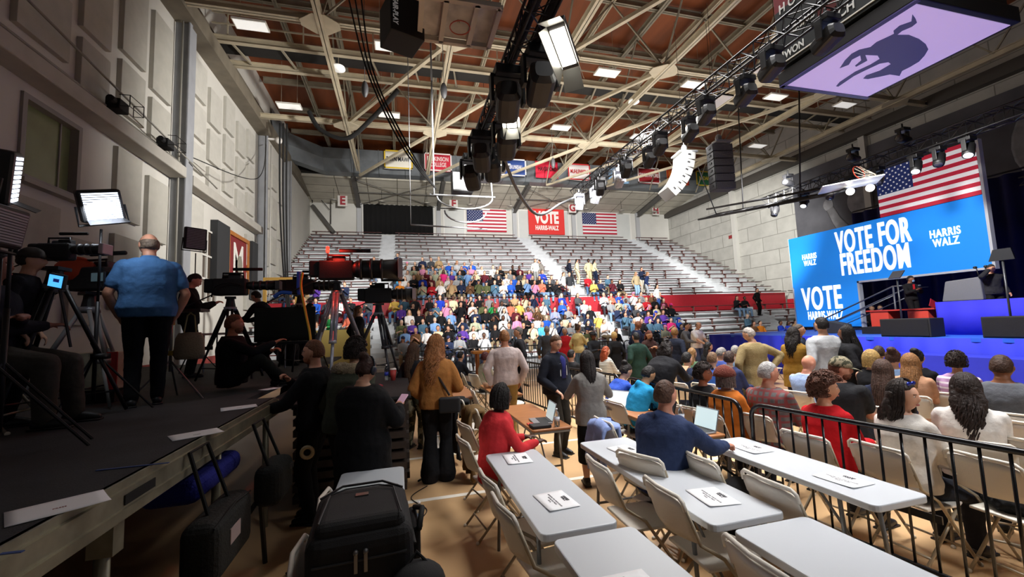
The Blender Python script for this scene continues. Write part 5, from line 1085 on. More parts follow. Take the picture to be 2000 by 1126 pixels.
table(.78, 1.27, .55, 2.26, 'white plastic table in the centre foreground with the large readable reserved sign')
table(1.68, 2.20, 2.10, 3.93, 'longest white plastic table, in the middle, with two chairs tucked at its left side')
table(1.74, 2.26, .30, 2.03, 'bare white plastic table in the lower right foreground')
table(2.74, 3.20, 1.98, 3.50, 'white plastic table on the right beside the black barricade')
table(-.48, .02, 1.95, 3.86, 'white plastic table at the left carrying the black suitcase')
table(1.40, 1.88, 4.55, 6.1, 'wood topped table with the open laptop of the woman in red', True, 'wood topped press tables')
table(2.74, 3.14, 3.62, 5.2, 'wood topped table by the barricade with a black laptop and yellow pad', True, 'wood topped press tables')
table(.28, .72, 6.5, 7.9, 'small wood topped table behind the tan jacket with a white folder', True, 'wood topped press tables')
table(1.55, 2.02, 7.0, 8.5, 'wood topped table behind the navy hoodie with papers and a plant', True, 'wood topped press tables')
table(.80, 1.25, 7.1, 8.6, 'wood topped table left of the khaki trousers', True, 'wood topped press tables')
paper((.97, 1.72), 'large readable reserved sign on the centre foreground table'); paper((.98, 2.72), 'reserved sign on the second table, in the middle of the left row', rot=.08); paper((.98, 3.66), 'reserved sign at the far end of the left row near the red jacket', rot=-.05)
paper((1.95, 3.52), 'reserved sign at the far end of the longest white table', rot=.1); paper((1.95, 2.42), 'reserved sign with a dark edge at the near end of the longest table', rot=-.12)
paper((2.98, 3.15), 'reserved sign at the laptop end of the barricade side table'); paper((2.97, 2.35), 'reserved sign at the near end of the barricade side table', rot=.06); paper((-.2, 3.0), 'reserved sign on the left table just behind the black suitcase', rot=-.04)
paper((1.98, 1.3), 'reserved sign at the near edge of the lower right table') if False else None
# folding chair; the sitter faces +Y
def chair_proto():
    t = thing('folding_chair', 'white plastic folding chair', 'chair'); W_ = .215
    se = [( -.205, -.2), (.205, -.2), (.215, .1), (.18, .19), (.08, .225), (-.08, .225), (-.18, .19), (-.215, .1)]
    MB().prism(se, (0, 0, .43), X_, Y_, .022).build('seat', CHAIRW, t, bevel=.008)
    b = MB(); n = 10
    f = lambda u, v: Vector(((u-.5)*.43, -.262-.075*v-.035*(1-(2*u-1)**2), .615+.235*v-(.02*(1-abs(2*u-1)) if v < .5 else 0)+(-.03*(2*u-1)**6 if v > .5 else 0)))
    b.grid(f, n, 5); b.build('backrest', CHAIRW, t, smooth=True, solid=.016)
    for s in (-1, 1):
        MB().tube([(s*W_, .235, .0), (s*W_, -.10, .50), (s*W_, -.25, .60), (s*W_*.98, -.34, .83)], .0115, 8).build('leg', CHAIRF, t, smooth=True)
        MB().tube([(s*.19, .13, .43), (s*.19, -.29, .0)], .0115, 8).build('leg', CHAIRF, t, smooth=True)
        MB().ell((s*W_, .235, .008), (.017, .017, .016), 8, 6).ell((s*.19, -.29, .008), (.017, .017, .016), 8, 6).build('foot_cap', CHAIRW, t, smooth=True)
    MB().tube([(-W_, .14, .13), (W_, .14, .13)], .009, 6).tube([(-.19, -.2, .1), (.19, -.2, .1)], .009, 6).build('stretcher', CHAIRF, t, smooth=True)
    MB().tube([(-W_, -.335, .8), (-W_*.98, -.345, .845), (-W_*.85, -.352, .868), (0, -.375, .872), (W_*.85, -.352, .868), (W_*.98, -.345, .845), (W_, -.335, .8)], .0125, 8).build('top_rail', CHAIRW, t, smooth=True)
    return remember(t)
CH = chair_proto(); CHN = [0]
def chair(x, y, face, lab, z=0, grp='white folding chairs'):
    if CHN[0] == 0: CHN[0] = 1; CH.location = (x, y, z); CH.rotation_euler = (0, 0, -R_(face)); CH['label'] = lab; CH['group'] = grp; return CH
    return dup(CH, (x, y, z), -R_(face), lab, grp)
def chair_back(px, py, lab, face=90, z=.86, dx=.33):
    p = Pz(px, py, z); a = R_(face); return chair(p.x+math.sin(a)*dx, p.y+math.cos(a)*dx, face, lab)
for px, py, lab, fc in ((1171, 903, 'empty folding chair at the far end of the longest white table, left side', 92), (1277, 953, 'empty folding chair in the middle of the longest white table, left side', 92), (1482, 1085, 'folding chair cut by the bottom edge beside the lower right table', 95),
    (1268, 868, 'empty folding chair between the longest table and the man in navy', 88), (1350, 893, 'empty folding chair whose back hides the black backpack, behind the longest table', 90), (1502, 937, 'empty folding chair alone at the left side of the barricade side table', 92),
    (0, 0, 'edge on folding chair left of the woman in red, red cloth on its seat', 78), (957, 932, 'folding chair seen edge on at the far end of the left table row', 84), (987, 985, 'folding chair seen edge on at the middle of the left table row', 84),
    (640, 975, 'white chair back rising beside the left table, the farther of two', 90), (592, 1082, 'white chair back beside the black suitcase, the nearer of two', 88)):
    if px == 0: q = Pz(965, 893, .45); RC = q; chair(q.x, q.y, fc, lab); continue
    chair_back(px, py, lab, fc, dx=.33 if px > 1400 or px < 1240 else .40)
# the suitcase on the left table
t = thing('rolling_suitcase', 'bulging black rolling suitcase with front pocket lying on the left white table', 'suitcase', (-.19, 2.28, .742), .06)
SC = mat('1a1a1c', .82, var=.25, scale=6, bump=.25, bscale=260, name='ballistic_nylon')
MB().box((0, 0, .16), (.45, .60, .30)).build('body', SC, t, bevel=.07, bseg=4)
MB().box((0, -.08, .30), (.38, .38, .10)).build('front_pocket', SC, t, bevel=.045, bseg=4)
MB().tube([(-.2, .12, .325), (-.1, .2, .345), (.1, .2, .345), (.2, .12, .325)], .006, 6).tube([(-.19, -.3, .2), (.19, -.3, .2)], .006, 6).tube([(.23, -.25, .2), (.23, .25, .2)], .006, 6).build('zip', mat('2c2c2e', .5), t)
MB().box((0, .02, .353), (.06, .035, .006)).build('badge', mat('7e7c74', .4, metal=.6), t)
MB().tube([(-.17, -.26, .355), (-.15, .05, .36), (-.08, .1, .362), (.08, .1, .362), (.15, .05, .36), (.17, -.26, .355)], .004, 5).build('pocket_zip', mat('2c2c2e', .5), t)
for s in (-.02, .02): MB().box((s, -.305, .19), (.014, .012, .075)).ell((s, -.31, .235), (.012, .012, .012), 8, 6).build('zip_pull', STEEL, t)
MB().box((.25, .02, .13), (.04, .26, .16)).build('side_pocket', SC, t, bevel=.015); MB().tube([(.26, .1, .22), (.29, 0, .25), (.26, -.12, .2)], .014, 6).build('side_handle', RUB, t, smooth=True)
t = thing('shoulder_bag', 'small black bag slumped behind the suitcase at the bottom edge', 'bag', (.06, 1.98, .742)); MB().ell((0, 0, .07), (.12, .12, .075), 14, 8).build('body', SC, t, smooth=True); MB().tube([(-.08, 0, .1), (0, .05, .17), (.08, 0, .1)], .008, 6).build('strap', RUB, t)
# laptops, bottles and small things
def laptop(x, y, face, lab, scr='cfe6ea', body='9a9ca0', em=.6, z=.742, ang=105, grp='open laptops on the tables'):
    t = thing('laptop', lab, 'laptop', (x, y, z), -R_(face), grp); a = R_(ang)
    MB().bb((-.16, -.11, 0), (.16, .11, .016)).build('base', mat(body, .35, metal=.5), t, bevel=.004); MB().bb((-.145, -.03, .016), (.145, .095, .018)).build('keyboard', mat('1c1c1e', .6), t)
    M = Matrix.Rotation(a-PI/2, 3, 'X').inverted() if False else Matrix.Rotation(-(a-PI/2), 3, 'X')
    f = lambda q: Vector((0, .11, .012)) + M @ Vector(q)
    MB().box(f((0, 0, .11)), (.32, .008, .22), M).build('lid', mat(body, .35, metal=.5), t, bevel=.003); MB().box(f((0, -.005, .112)), (.30, .003, .195), M).build('screen', mat(scr, .2, emit=em), t); return t
laptop(1.62, 4.92, 95, 'open laptop with pale screen in front of the woman in red'); laptop(2.95, 3.83, 88, 'silver laptop with glowing screen gripped by the man in navy', em=.75)
laptop(2.92, 4.45, 100, 'black open laptop on the wood table by the barricade', '26282c', '2a2b2e', 0); laptop(1.75, 7.3, 100, 'half open white laptop on the wood table behind the hoodie', 'e8e8ea', 'c8c8cc', .2)
laptop(2.75, 5.2, 60, 'laptop with white screen right of the grey blazer', 'e2ecf2', 'aaaaae', .7)
def bottle(x, y, z, lab, h=.2, col='b8c4cc', lbl='d8dce4', cap_='e8e8ea'):
    t = thing('water_bottle', lab, 'bottle', (x, y, z)); k = h/.2
    MB().tube([(0, 0, 0), (0, 0, .01), (0, 0, .12*k), (0, 0, .155*k), (0, 0, .175*k), (0, 0, .185*k)], [.028, .032, .032, .026, .012, .012], 14).build('bottle_body', mat(col, .12, kind='glass', name='clear_plastic'), t, smooth=True)
    MB().tube([(0, 0, .06*k), (0, 0, .105*k)], .0328, 14).build('wrapper', mat(lbl, .5), t, smooth=True); MB().tube([(0, 0, .185*k), (0, 0, .2*k)], .0135, 12).build('cap', mat(cap_, .5), t, smooth=True)
bottle(1.72, 4.62, .742, 'small clear water bottle at the corner of the wood table'); bottle(3.02, 4.15, .742, 'clear bottle beside the black laptop near the man in navy'); bottle(.16, 4.35, .0, 'half empty water bottle standing on the floor right of the left table', .24, lbl='8fa4c8')
for s, p, d_, c, lab, cat in (('notebook', (1.53, 4.66, .745), (.22, .16, .03), '1d1c1e', 'black notebook on the corner of the wood table', 'notebook'), ('folder', (1.55, 4.78, .742), (.24, .18, .012), 'c6402e', 'orange red folder under the open laptop', 'folder'), ('legal_pad', (2.86, 4.12, .745), (.16, .1, .02), 'd8c02a', 'bright yellow pad in front of the black laptop', 'notepad'),
    ('phone', (2.84, 4.62, .743), (.08, .15, .01), 'c8ccd0', 'white phone lying at the far side of the black laptop', 'phone'), ('folder', (.5, 7.3, .743), (.3, .22, .02), 'ddd8cc', 'cream folder on the small wood table behind the tan jacket', 'folder'), ('red_cloth', (.55, 4.32, .455), (.16, .12, .03), 'c02c30', 'red cloth on the seat of the edge on chair', 'cloth')):
    o = MB().box((0, 0, d_[2]/2), d_).build(s, mat(c, .6), bevel=.004); o.location = p if s != 'red_cloth' else (RC.x, RC.y, .455); tag(o, lab, cat)
t = thing('potted_plant', 'small green plant in a bowl on the wood table behind the hoodie', 'plant', (1.6, 8.0, .742)); MB().tube([(0, 0, 0), (0, 0, .1)], [.06, .09], 12).build('pot', mat('d8b090', .5), t, smooth=True)
m = MB()
for k in range(14): a = k*2.4; m.add([(0, 0, .08), (.05*math.cos(a), .05*math.sin(a), .2), (.09*math.cos(a), .09*math.sin(a), .3), (.04*math.cos(a+.5), .04*math.sin(a+.5), .2)], [(0, 1, 2, 3)])
m.build('leaves', mat('3c8a3a', .6), t, solid=.003)
def drape(x, y, z, w_, h_, col, lab, name='jacket', face=90, cat='jacket', thick=.05):
    t = MB(); a = -R_(face)
    def path(v):
        if v < .25: return -.27, .60+.27*v/.25
        if v < .35: return -.27-.16*(v-.25)/.1, .885
        return -.43-.02*math.sin((v-.35)*6), .87-h_*(v-.35)/.65
    t.grid(lambda u, v: rotz(((u-.5)*w_*(1+.3*max(0, v-.35)), path(v)[0]+.02*math.sin(u*15+v*4), path(v)[1]+z-.88-.05*(2*u-1)**2), a), 20, 24)
    o = t.build(name, cloth(col), smooth=True, solid=thick*.7, disp=.05, dscale=.1); o.location = (x, y, 0); tag(o, lab, cat); return o
drape(2.42, 4.18, .86, .40, .5, '8a9ccc', 'pale periwinkle jacket hung over a chair back by the grey blazer', face=90); chair(2.42, 4.18, 90, 'folding chair under the periwinkle jacket')
QB = Pz(930, 792, .88); drape(QB.x+.3, QB.y, .88, .42, .8, '6e5636', 'brown coat hung over a chair left of the woman in red', 'coat', 85, 'coat'); chair(QB.x+.3, QB.y, 85, 'folding chair under the brown coat, left of the woman in red')
QC = Pz(903, 778, .88); drape(QC.x+.3, QC.y+.15, .88, .40, .75, '19191b', 'black coat hung over a chair beside the tan jacket', 'coat', 80, 'coat'); chair(QC.x+.3, QC.y+.15, 80, 'folding chair under the black coat beside the tan jacket')
t = thing('backpack', 'black backpack standing on the floor behind the empty chair back', 'backpack', (2.75, 3.1, 0)); MB().ell((0, 0, .27), (.19, .15, .28), 16, 12).build('body', SC, t, smooth=True); MB().ell((.0, -.14, .2), (.14, .05, .15), 12, 8).build('pocket', SC, t, smooth=True); MB().tube([(-.1, .1, .5), (0, .16, .58), (.1, .1, .5)], .012, 6).build('strap', RUB, t)
t = thing('camera_bag', 'large black camera bag under the lower right table with a grey strap', 'bag', (2.35, 1.55, 0)); MB().box((0, 0, .2), (.35, .7, .34), .2).build('body', SC, t, bevel=.06, bseg=3); MB().beam((-.15, -.3, .39), (.1, .3, .40), .05, .012).build('strap', mat('6a6c70', .7), t)
# barricades
def barrier_proto(L=2.3):
    t = thing('barricade', 'black steel crowd barricade', 'barricade'); h = 1.06; r = .12
    pts = [(-L/2, 0, .16)] + [(-L/2, 0, h-r)] + [(-L/2+r-r*math.cos(a*PI/8), 0, h-r+r*math.sin(a*PI/8)) for a in range(1, 5)] + [(L/2-r+r*math.sin(a*PI/8), 0, h-r+r*math.cos(a*PI/8)) for a in range(0, 5)] + [(L/2, 0, .16), (-L/2, 0, .16)]
    MB().tube(pts, .021, 10, False).build('frame', GLOSSBLK, t, smooth=True)
    n = 18
    for k in range(1, n): x = -L/2+L*k/n; MB().tube([(x, 0, .17), (x, 0, h-.01)], .0095, 6).build('bar', GLOSSBLK, t, smooth=True) if k == 1 else None
    b0 = [o for o in t.children if o.name.startswith('bar')][0]
    for k in range(2, n): c = b0.copy(); C.objects.link(c); c.parent = t; c.location.x = L*(k-1)/n
    for s in (-1, 1): MB().beam((s*(L/2-.18), -.3, .02), (s*(L/2-.18), .3, .02), .05, .012).tube([(s*(L/2-.18), 0, .02), (s*(L/2-.18), 0, .17)], .015, 6).build('foot', GLOSSBLK, t)
    MB().box((0, 0, .52), (.34, .012, .05)).build('name_plate', mat('1a1a1e', .3), t)
    return remember(t)
BP = barrier_proto(); first = [1]
def barricade(a, b, lab, grp='black crowd barricades'):
    a, b = Vector((*a, 0)), Vector((*b, 0)); m = (a+b)/2; rz = math.atan2(b.y-a.y, b.x-a.x)
    if first[0]: first[0] = 0; BP.location = m; BP.rotation_euler = (0, 0, rz); BP['label'] = lab; BP['group'] = grp; o = BP
    else: o = dup(BP, m, rz, lab, grp)
    o.scale = ((b-a).length/2.3, 1, 1)
barricade((3.52, 1.05), (3.27, 3.42), 'nearest black barricade, its shining top rail crossing the lower right'); barricade((3.27, 3.55), (3.30, 5.75), 'black barricade behind the man in navy, between him and the orange sweater')
barricade((3.62, -1.3), (3.53, .98), 'black barricade at the right edge of the frame, continuing the nearest one') 
barricade((3.30, 6.0), (3.0, 8.2), 'black barricade right of the navy hoodie'); barricade((2.95, 8.4), (2.7, 10.6), 'black barricade behind the pink grey shirt, running away')
for k in range(7): barricade((.2+k*2.35, 16.8), (2.5+k*2.35, 16.8), 'black barricade in front of the lower stands, %s from the left' % ordn[k], 'barricades before the stands')
t = thing('wooden_table', 'orange wood table in front of the stands behind the barricade line', 'table', (3.45, 16.0, 0)); MB().bb((-.8, -.3, .9), (.9, .3, 1.0)).build('tabletop', mat('c07a2c', .5, var=.1), t, bevel=.01)
for x in (-.6, .7): 
    for y in (-.2, .2): MB().bb((x-.04, y-.04, 0), (x+.04, y+.04, .9)).build('leg', mat('b06a28', .5), t)
# ============================================================ people on the floor
def hz(H): return .918*H
def stand(label, px, py, Y=None, X=None, zf=0, **k):
    p = Py(px, py, Y) if Y is not None else Px(px, py, X); H = (p.z-zf)/(.918 - (.02 if k.get('lean', 0) > .2 else 0)); H = max(1.5, min(1.98, H)); return person(label, p, zf, H, **k)
def seatp(label, px, py, face=90, H=1.7, zc=1.235, ch=True, chl=None, **k):
    p = Pz(px, py, zc); o = person(label, p, 0, H, face, 'sit', **k); l = o[0].location; a = R_(face)
    if ch: chair(l.x+math.sin(a)*.04, l.y+math.cos(a)*.04, face, 'folding chair occupied by the ' + ' '.join(label.replace(',', '').split()[:10]), grp='occupied folding chairs')
    return o
TYPE = [(-.07, .20, -.165), (.07, .21, -.165)]
def bagx(r, J, Rh, c, H):
    MB().box(J['pel']+Vector((.10*H, -.10*H, .0)), (.14*H, .06*H, .10*H)).build('belt_bag', mat('17171a', .7), r, bevel=.02)
    MB().tube([J['pel']+Vector((.10*H, -.09*H, .06*H)), J['chest']+Vector((.02*H, -.085*H, 0)), J['shc']+Vector((-.07*H, -.03*H, .055*H))], .008*H, 6).build('strap', mat('2c1f18', .7), r)
stand('person in tan loose jacket with curly auburn hair, black trousers and crossbody bag', 852, 674, Y=5.53, face=12, top='a8703a', tops='puffy', bot='141417', hs='curlylong', hc='9a643a', f=1, yaw=.5, flare=1.2, legw=1.05, arms=[(-.10, .10, -.27), (.10, .16, -.22)], extra=bagx, inf=.022, skin='d8a98c')
stand('person with long brown hair in dark jacket and camouflage trousers', 808, 684, Y=7.15, face=30, top='17181c', botm=mat('4a4f3c', .9, kind='camo', var=.1, scale=9), hs='long', hc='4a3524', f=1, yaw=.3)
def drawstr(r, J, Rh, c, H):
    for s in (-1, 1): MB().tube([J['neck']+J['M'] @ Vector((s*.03*H, .05*H, -.03*H)), J['chest']+J['M'] @ Vector((s*.04*H, .085*H, .02*H)), J['chest']+J['M'] @ Vector((s*.04*H, .088*H, -.08*H))], .004*H, 6).build('drawstring', WHITEP, r)
    MB().tube([J['neck']+J['M'] @ Vector((0, .03*H, -.01*H)), J['chest']+J['M'] @ Vector((.0, .082*H, .05*H)), J['chest']+J['M'] @ Vector((0, .083*H, -.1*H))], [.03*H, .035*H, .03*H], 8, True, .5).build('scarf', cloth('2c2f6e'), r, smooth=True)
stand('person in black hooded jacket with glasses and purple scarf looking down', 1086, 668, Y=5.93, face=150, wide=1.12, yaw=.25, pitch=-.3, top='1b1e28', bot='2e2a24', hs='short', hc='5a3e28', skin='dba88e', glasses=1, hood=1, extra=drawstr, arms=[(-.13, .05, -.29), (.12, .1, -.27)], inf=.02)
stand('person with very long dark hair in short grey blazer and black skirt', 1147, 702, Y=4.75, face=12, top='85827e', tops='long', bot='121214', hs='long', hc='231c1a', f=1, skirt=.36, arms=[(-.10, .20, -.12), (.12, .20, -.13)], pitch=-.15, inf=.02, coat=.001, skin='b98a6e')
stand('person in pale pink grey shirt and khaki trousers seen from behind', 985, 658, Y=7.0, face=5, top='b8a8a4', bot='9a7f4a', hs='short', hc='8a5c34', wide=1.12, skin='c98a6a', arms=[(-.135, .02, -.312), (.135, .03, -.312)])
stand('person in dark suit with grey hair turned left behind the pink grey shirt', 1012, 648, Y=10.0, face=-75, top='26262a', bot='1b1b1f', hs='short', hc='6a6560', vx=.012)
stand('person in grey coat walking past behind the navy hoodie', 1068, 644, Y=12.5, face=20, top='3c3e44', bot='2a2b30', hs='short', hc='8a8480', vx=.014, det=0)
stand('person with blond bob in long black coat seen from behind', 1199, 655, Y=10.6, face=0, top='141416', coat=.16, bot='141416', hs='bob', hc='b8965a', f=1, vx=.012, det=0)
stand('person in dark green jacket with black hair seen from behind', 1242, 658, Y=8.6, face=-5, top='20382f', coat=.06, bot='1a1b1f', hs='short', hc='14110f', wide=1.15, vx=.011, det=0, collar=1)
stand('person with braided hair in black jacket leaning over with a brown notebook', 1302, 676, Y=5.3, face=65, lean=.42, top='1c1c20', bot='17171a', hs='braids', hc='1d1411', skin='5a3a28', f=1, pitch=-.25, arms=[(-.02, .24, -.12), (.08, .24, -.16)], inf=.024, wide=1.1,
      extra=lambda r, J, Rh, c, H: MB().box(J['W0']+Vector((0, .1, .02)), (.16, .2, .01), Matrix.Rotation(.5, 3, 'X')).build('notebook', mat('a8805c', .7), r))
stand('person in black hat and black sweater smiling towards the camera', 1159, 655, Y=11.8, face=175, top='26282c', bot='1c1c20', hs='curly', hc='120e0c', skin='6a4230', vx=.012, arms=[None, (.02, .18, -.15)], cap=('hat', mat('141214', .8)))
stand('person with white hair in red cardigan and red skirt', 1103, 646, Y=13.4, face=200, top='c8242e', bot='c8242e', skirt=.14, hs='bob', hc='cfc8bc', f=1, vx=.014, det=0)
stand('person in pale yellow sweater and jeans with a bun of brown hair', 1129, 640, Y=12.8, face=70, top='d9c588', bot='6a8cb4', hs='bun', hc='4a3424', f=1, vx=.014, det=0, arms=[None, (.02, .2, -.1)])
stand('person in navy blazer with a shaved brown head behind the green jacket', 1246, 633, Y=11.5, face=100, pitch=-.3, top='222a44', bot='22242c', hs='bald', skin='8a5638', vx=.012, det=0)
stand('person with long auburn hair looking at a phone beyond the braided hair', 1268, 652, Y=9.8, face=185, pitch=-.35, top='3a2420', bot='1f1f25', hs='wavy', hc='5a2a1c', f=1, vx=.012, arms=[(-.04, .16, -.1), (.04, .16, -.1)])
stand('person in navy coat with light brown hair standing at the blue drape', 1318, 648, Y=9.0, face=60, top='1e2434', bot='1a1b20', hs='bob', hc='8a6438', vx=.012, det=0)
stand('person in grey jacket leaning on the stage edge left of a white shirt', 1341, 636, Y=12.6, face=150, top='6e7074', bot='3a3c44', hs='short', hc='2a1e16', vx=.013, lean=.15, arms=[(-.1, .2, -.18), (.1, .22, -.2)])
stand('person in white t shirt with balding head leaning on the blue drape', 1364, 634, Y=12.2, face=165, top='ebe8e6', tops='short', bot='4c5a74', hs='fringe', hc='4a3a2c', vx=.012, wide=1.12, lean=.12, arms=[(-.06, .2, -.24), (.08, .22, -.24)], pitch=-.35)
def pockets(J): pass
stand('person in olive tweed jacket with grey hair and hand on hip', 1462, 651, Y=6.0, face=8, yaw=-.5, pitch=-.3, top='8a7a54', coat=.03, bot='8a7d66', hs='short', hc='9c948c', wide=1.15, vx=.010, arms=[(-.15, .03, -.30), (.15, -.06, -.22)], inf=.018, topm=mat('8a7850', .9, var=.14, scale=60, bump=.4, bscale=80), grip=(.3, .9))
stand('person in mustard sweater with long dark wavy hair turned right', 1549, 652, Y=5.9, face=70, top='94702c', bot='20253c', hs='wavy', hc='1c1512', f=1, vx=.010, arms=[(-.02, .16, -.17), (.06, .2, -.17)], inf=.02, coat=.02)
stand('person in navy jacket half hidden behind the mustard sweater', 1561, 644, Y=6.6, face=150, top='2a3244', bot='22252e', hs='short', hc='4c4038', vx=.012)
stand('person in light grey blazer with short black hair seen from behind', 1604, 634, Y=5.2, face=15, top='a9abad', coat=.03, bot='2a2c34', hs='short', hc='17120f', wide=1.12, vx=.010, det=0, inf=.018)
stand('person with long black hair in long black coat beside the light grey blazer', 1652, 650, Y=5.0, face=-30, top='17171a', coat=.18, bot='141416', hs='long', hc='14100f', f=1, vx=.010, det=0, skin='7a4e36', inf=.02, wide=1.1)
# seated at the press tables
def redx(r, J, Rh, c, H): pass
seatp('person in bright red blazer with black bob typing on a laptop', 980, 770, face=82, H=1.66, top='c52f34', coat=.001, bot='3a1218', hs='bob', hc='191412', skin='4a2e20', f=1, arms=TYPE, yaw=.1, pitch=-.15, glasses=1, inf=.024, lean=.12, grip=(.35, .35))
seatp('person in navy sweatshirt with brown buzz cut holding up a laptop', 1300, 768, face=68, H=1.78, zc=1.28, top='2a3656', bot='4a3f34', hs='short', hc='4a2f20', skin='c98a70', wide=1.15, arms=[(-.06, .22, -.10), (.14, .27, -.15)], yaw=.1, inf=.026, hood=1, lean=.15, grip=(.5, .5))
# audience behind the barricade
A = [
 ('person in red sweater with big brown permed hair looking right', 1612, 757, dict(top='c2161f', hs='afro', hc='5a3524', f=1, yaw=.85, skin='c9906e', wide=1.08, face=85, vx=.009)),
 ('person in white knit cardigan with sunglasses on long dark hair looking over her shoulder', 1765, 770, dict(top='d8d2ca', hs='wavy', hc='2c211c', f=1, yaw=1.4, skin='d8a488', wide=1.08, face=92, vx=.008, shades=1, pitch=-.05)),
 ('person in white t shirt with dark curly shoulder hair seen from behind', 1886, 757, dict(top='dad5cf', tops='short', hs='wavy', hc='2a1d18', f=1, wide=1.12, face=60)),
 ('person in grey and red plaid jacket with thick grey hair', 1502, 735, dict(topm=mat('5d5c5c', .9, kind='plaid', var=.25, scale=20, c2='7a3a3a', ws=5), hs='short', hc='a8a5a2', wide=1.15, yaw=.5, face=80, glasses=1, H=1.78, skin='c98f76')),
 ('person in rust orange sweater with a brown knitted beret', 1419, 735, dict(top='b0601c', hs='bob', hc='6a5a54', f=1, face=85, yaw=.1, wide=1.05, cap=('hat', mat('6e2f20', .9, bump=.8, bscale=60, var=.2)), inf=.024)),
 ('person in black jacket with glasses and dark curls pinned up', 1374, 728, dict(top='1b1b1f', hs='curly', hc='2a1c16', f=1, face=80, yaw=1.0, skin='9a6248', glasses=1)),
 ('person in camouflage cap and black t shirt with red beard', 1643, 728, dict(top='232427', tops='short', hs='short', hc='5a3020', face=80, yaw=.95, pitch=-.15, skin='c99078', wide=1.2, H=1.82, beard='6a3a22', cap=('cap', mat('6a6450', .9, kind='camo', var=.1, scale=30)))),
 ('person in pale blue shirt with bald head', 1579, 707, dict(top='9aaed4', hs='bald', face=80, yaw=.3, pitch=-.2, skin='c98a70', wide=1.15)),
 ('person in charcoal shirt with short black hair beyond the bald head', 1615, 690, dict(top='2e2f33', hs='short', hc='16110f', face=75, wide=1.1)),
 ('person in black sleeveless top with blond bob', 1702, 700, dict(top='151518', tops='none', hs='bob', hc='a88a52', f=1, face=70, yaw=.4)),
 ('person in slate blue vest with brown hair pinned up', 1745, 702, dict(top='6a82a4', tops='none', hs='bun', hc='3c2218', f=1, face=65, H=1.76, wide=1.1)),
 ('person in navy top with long straight brown hair in front of the blue vest', 1724, 722, dict(top='1c2238', hs='long', hc='4a342a', f=1, face=75)),
 ('person with long light brown hair beside the blue vest', 1778, 708, dict(top='b88a6c', tops='short', hs='long', hc='8a6038', f=1, face=70)),
 ('person in black suit with tied back black hair', 1791, 697, dict(top='17171b', hs='bun', hc='14110f', face=75, f=1)),
 ('person with short brown hair half hidden between blond bob and blue vest', 1717, 688, dict(top='26262a', hs='short', hc='3c2c22', face=70)),
 ('person in patterned pink top with dark curly hair', 1868, 705, dict(topm=mat('b08ab0', .9, kind='stripe', var=.3, scale=12, c2='e0d8e0', ws=5), hs='curly', hc='2a1c18', f=1, face=70)),
 ('person in grey suit jacket with shaved brown head at the right edge', 1958, 725, dict(top='5a5c62', hs='short', hc='3a2418', face=75, pitch=-.2, skin='8a5a3e', wide=1.2, H=1.8)),
 ('person in striped cream sweater with curly red hair', 1184, 685, dict(topm=mat('e0dcd0', .9, kind='stripe', var=.05, scale=5, c2='6a6a62', ws=9), hs='wavy', hc='9a4420', f=1, face=80, vx=.011)),
 ('person in turquoise hooded jacket with black hair bent forward', 1266, 722, dict(top='2492c8', hs='short', hc='15110f', face=85, pitch=-.5, lean=.35, hood=1, skin='c8966e')),
 ('person in blue jacket with dark ponytail bent forward', 1222, 716, dict(top='3a5cc4', hs='bun', hc='1d1512', f=1, face=80, pitch=-.5, lean=.35)),
 ('person in black shirt with dark hair behind the long haired grey blazer', 1116, 692, dict(top='222224', hs='short', hc='1c1512', face=60)),
 ('person in dark navy top with short black hair before the black jacket', 1342, 700, dict(top='1f2840', hs='short', hc='15110f', face=75)),
 ('person in black coat with long black hair in profile', 1384, 676, dict(top='17171a', hs='long', hc='14100f', f=1, face=80, yaw=.3, vx=.011)),
 ('person with light brown long hair leaning to the left of the long black hair', 1352, 690, dict(top='5c7a5c', hs='long', hc='8a6438', f=1, face=70, vx=.011)),
 ('person with grey hair and glasses reading between two brown heads', 1409, 688, dict(top='3a4a8a', hs='short', hc='8c8884', face=80, yaw=.3, pitch=-.3, glasses=1, vx=.011)),
 ('person in denim blue jacket with white collar and grey hair', 1436, 682, dict(top='5a6e84', hs='short', hc='9a9690', face=60, vx=.011, lean=.3)),
 ('person with brown hair in front of the denim jacket', 1425, 698, dict(top='2c3458', hs='bob', hc='3a2820', f=1, face=75, vx=.011)),
 ('person in beige blazer with dark red hair at a far table', 948, 696, dict(top='a29a86', hs='bob', hc='4a1c1c', f=1, face=70, vx=.011)),
 ('person in dark jacket bent over a far table left of the pink grey shirt', 900, 692, dict(top='1c1e26', hs='short', hc='17120f', face=60, lean=.3, vx=.011)),
 ('person in blue shirt with fair hair far left of the tweed jacket', 1392, 700, dict(top='3c6ac0', hs='short', hc='6a5038', face=70, vx=.012)),
]
def shadesx(r, J, Rh, c, H):
    for s in (-1, 1): MB().ell(c+Rh @ Vector((s*.018*H, .030*H, .062*H)), (.017*H, .006*H, .010*H), 12, 8, Rh).build('sunglasses', mat('3c4cc0', .08, metal=.7), r, smooth=True)
for lab, px, py, k in A:
    fc = k.pop('face', 85); Hh = k.pop('H', 1.68)
    if k.pop('shades', 0): k['extra'] = shadesx
    k.setdefault('bot', '22242c'); k.setdefault('det', 1 if abs(k.get('yaw', 0)) > .25 else 0)
    if lab.startswith('person with ') and 'top' not in k: k['top'] = '2a2a2e'
    seatp(lab, px, py, face=fc, H=Hh, **k)
for px, py, lab in ((1620, 838, 'folding chair back just behind the red sweater'), (1725, 868, 'folding chair back just behind the white cardigan'), (1915, 898, 'empty folding chair nearest the camera at the right, a black coat on its seat'), (1462, 806, 'folding chair back behind the barricade corner, under the plaid jacket')):
    pass
chair_back(1918, 893, 'empty folding chair nearest the camera at the right edge, black coat on its seat', 95)
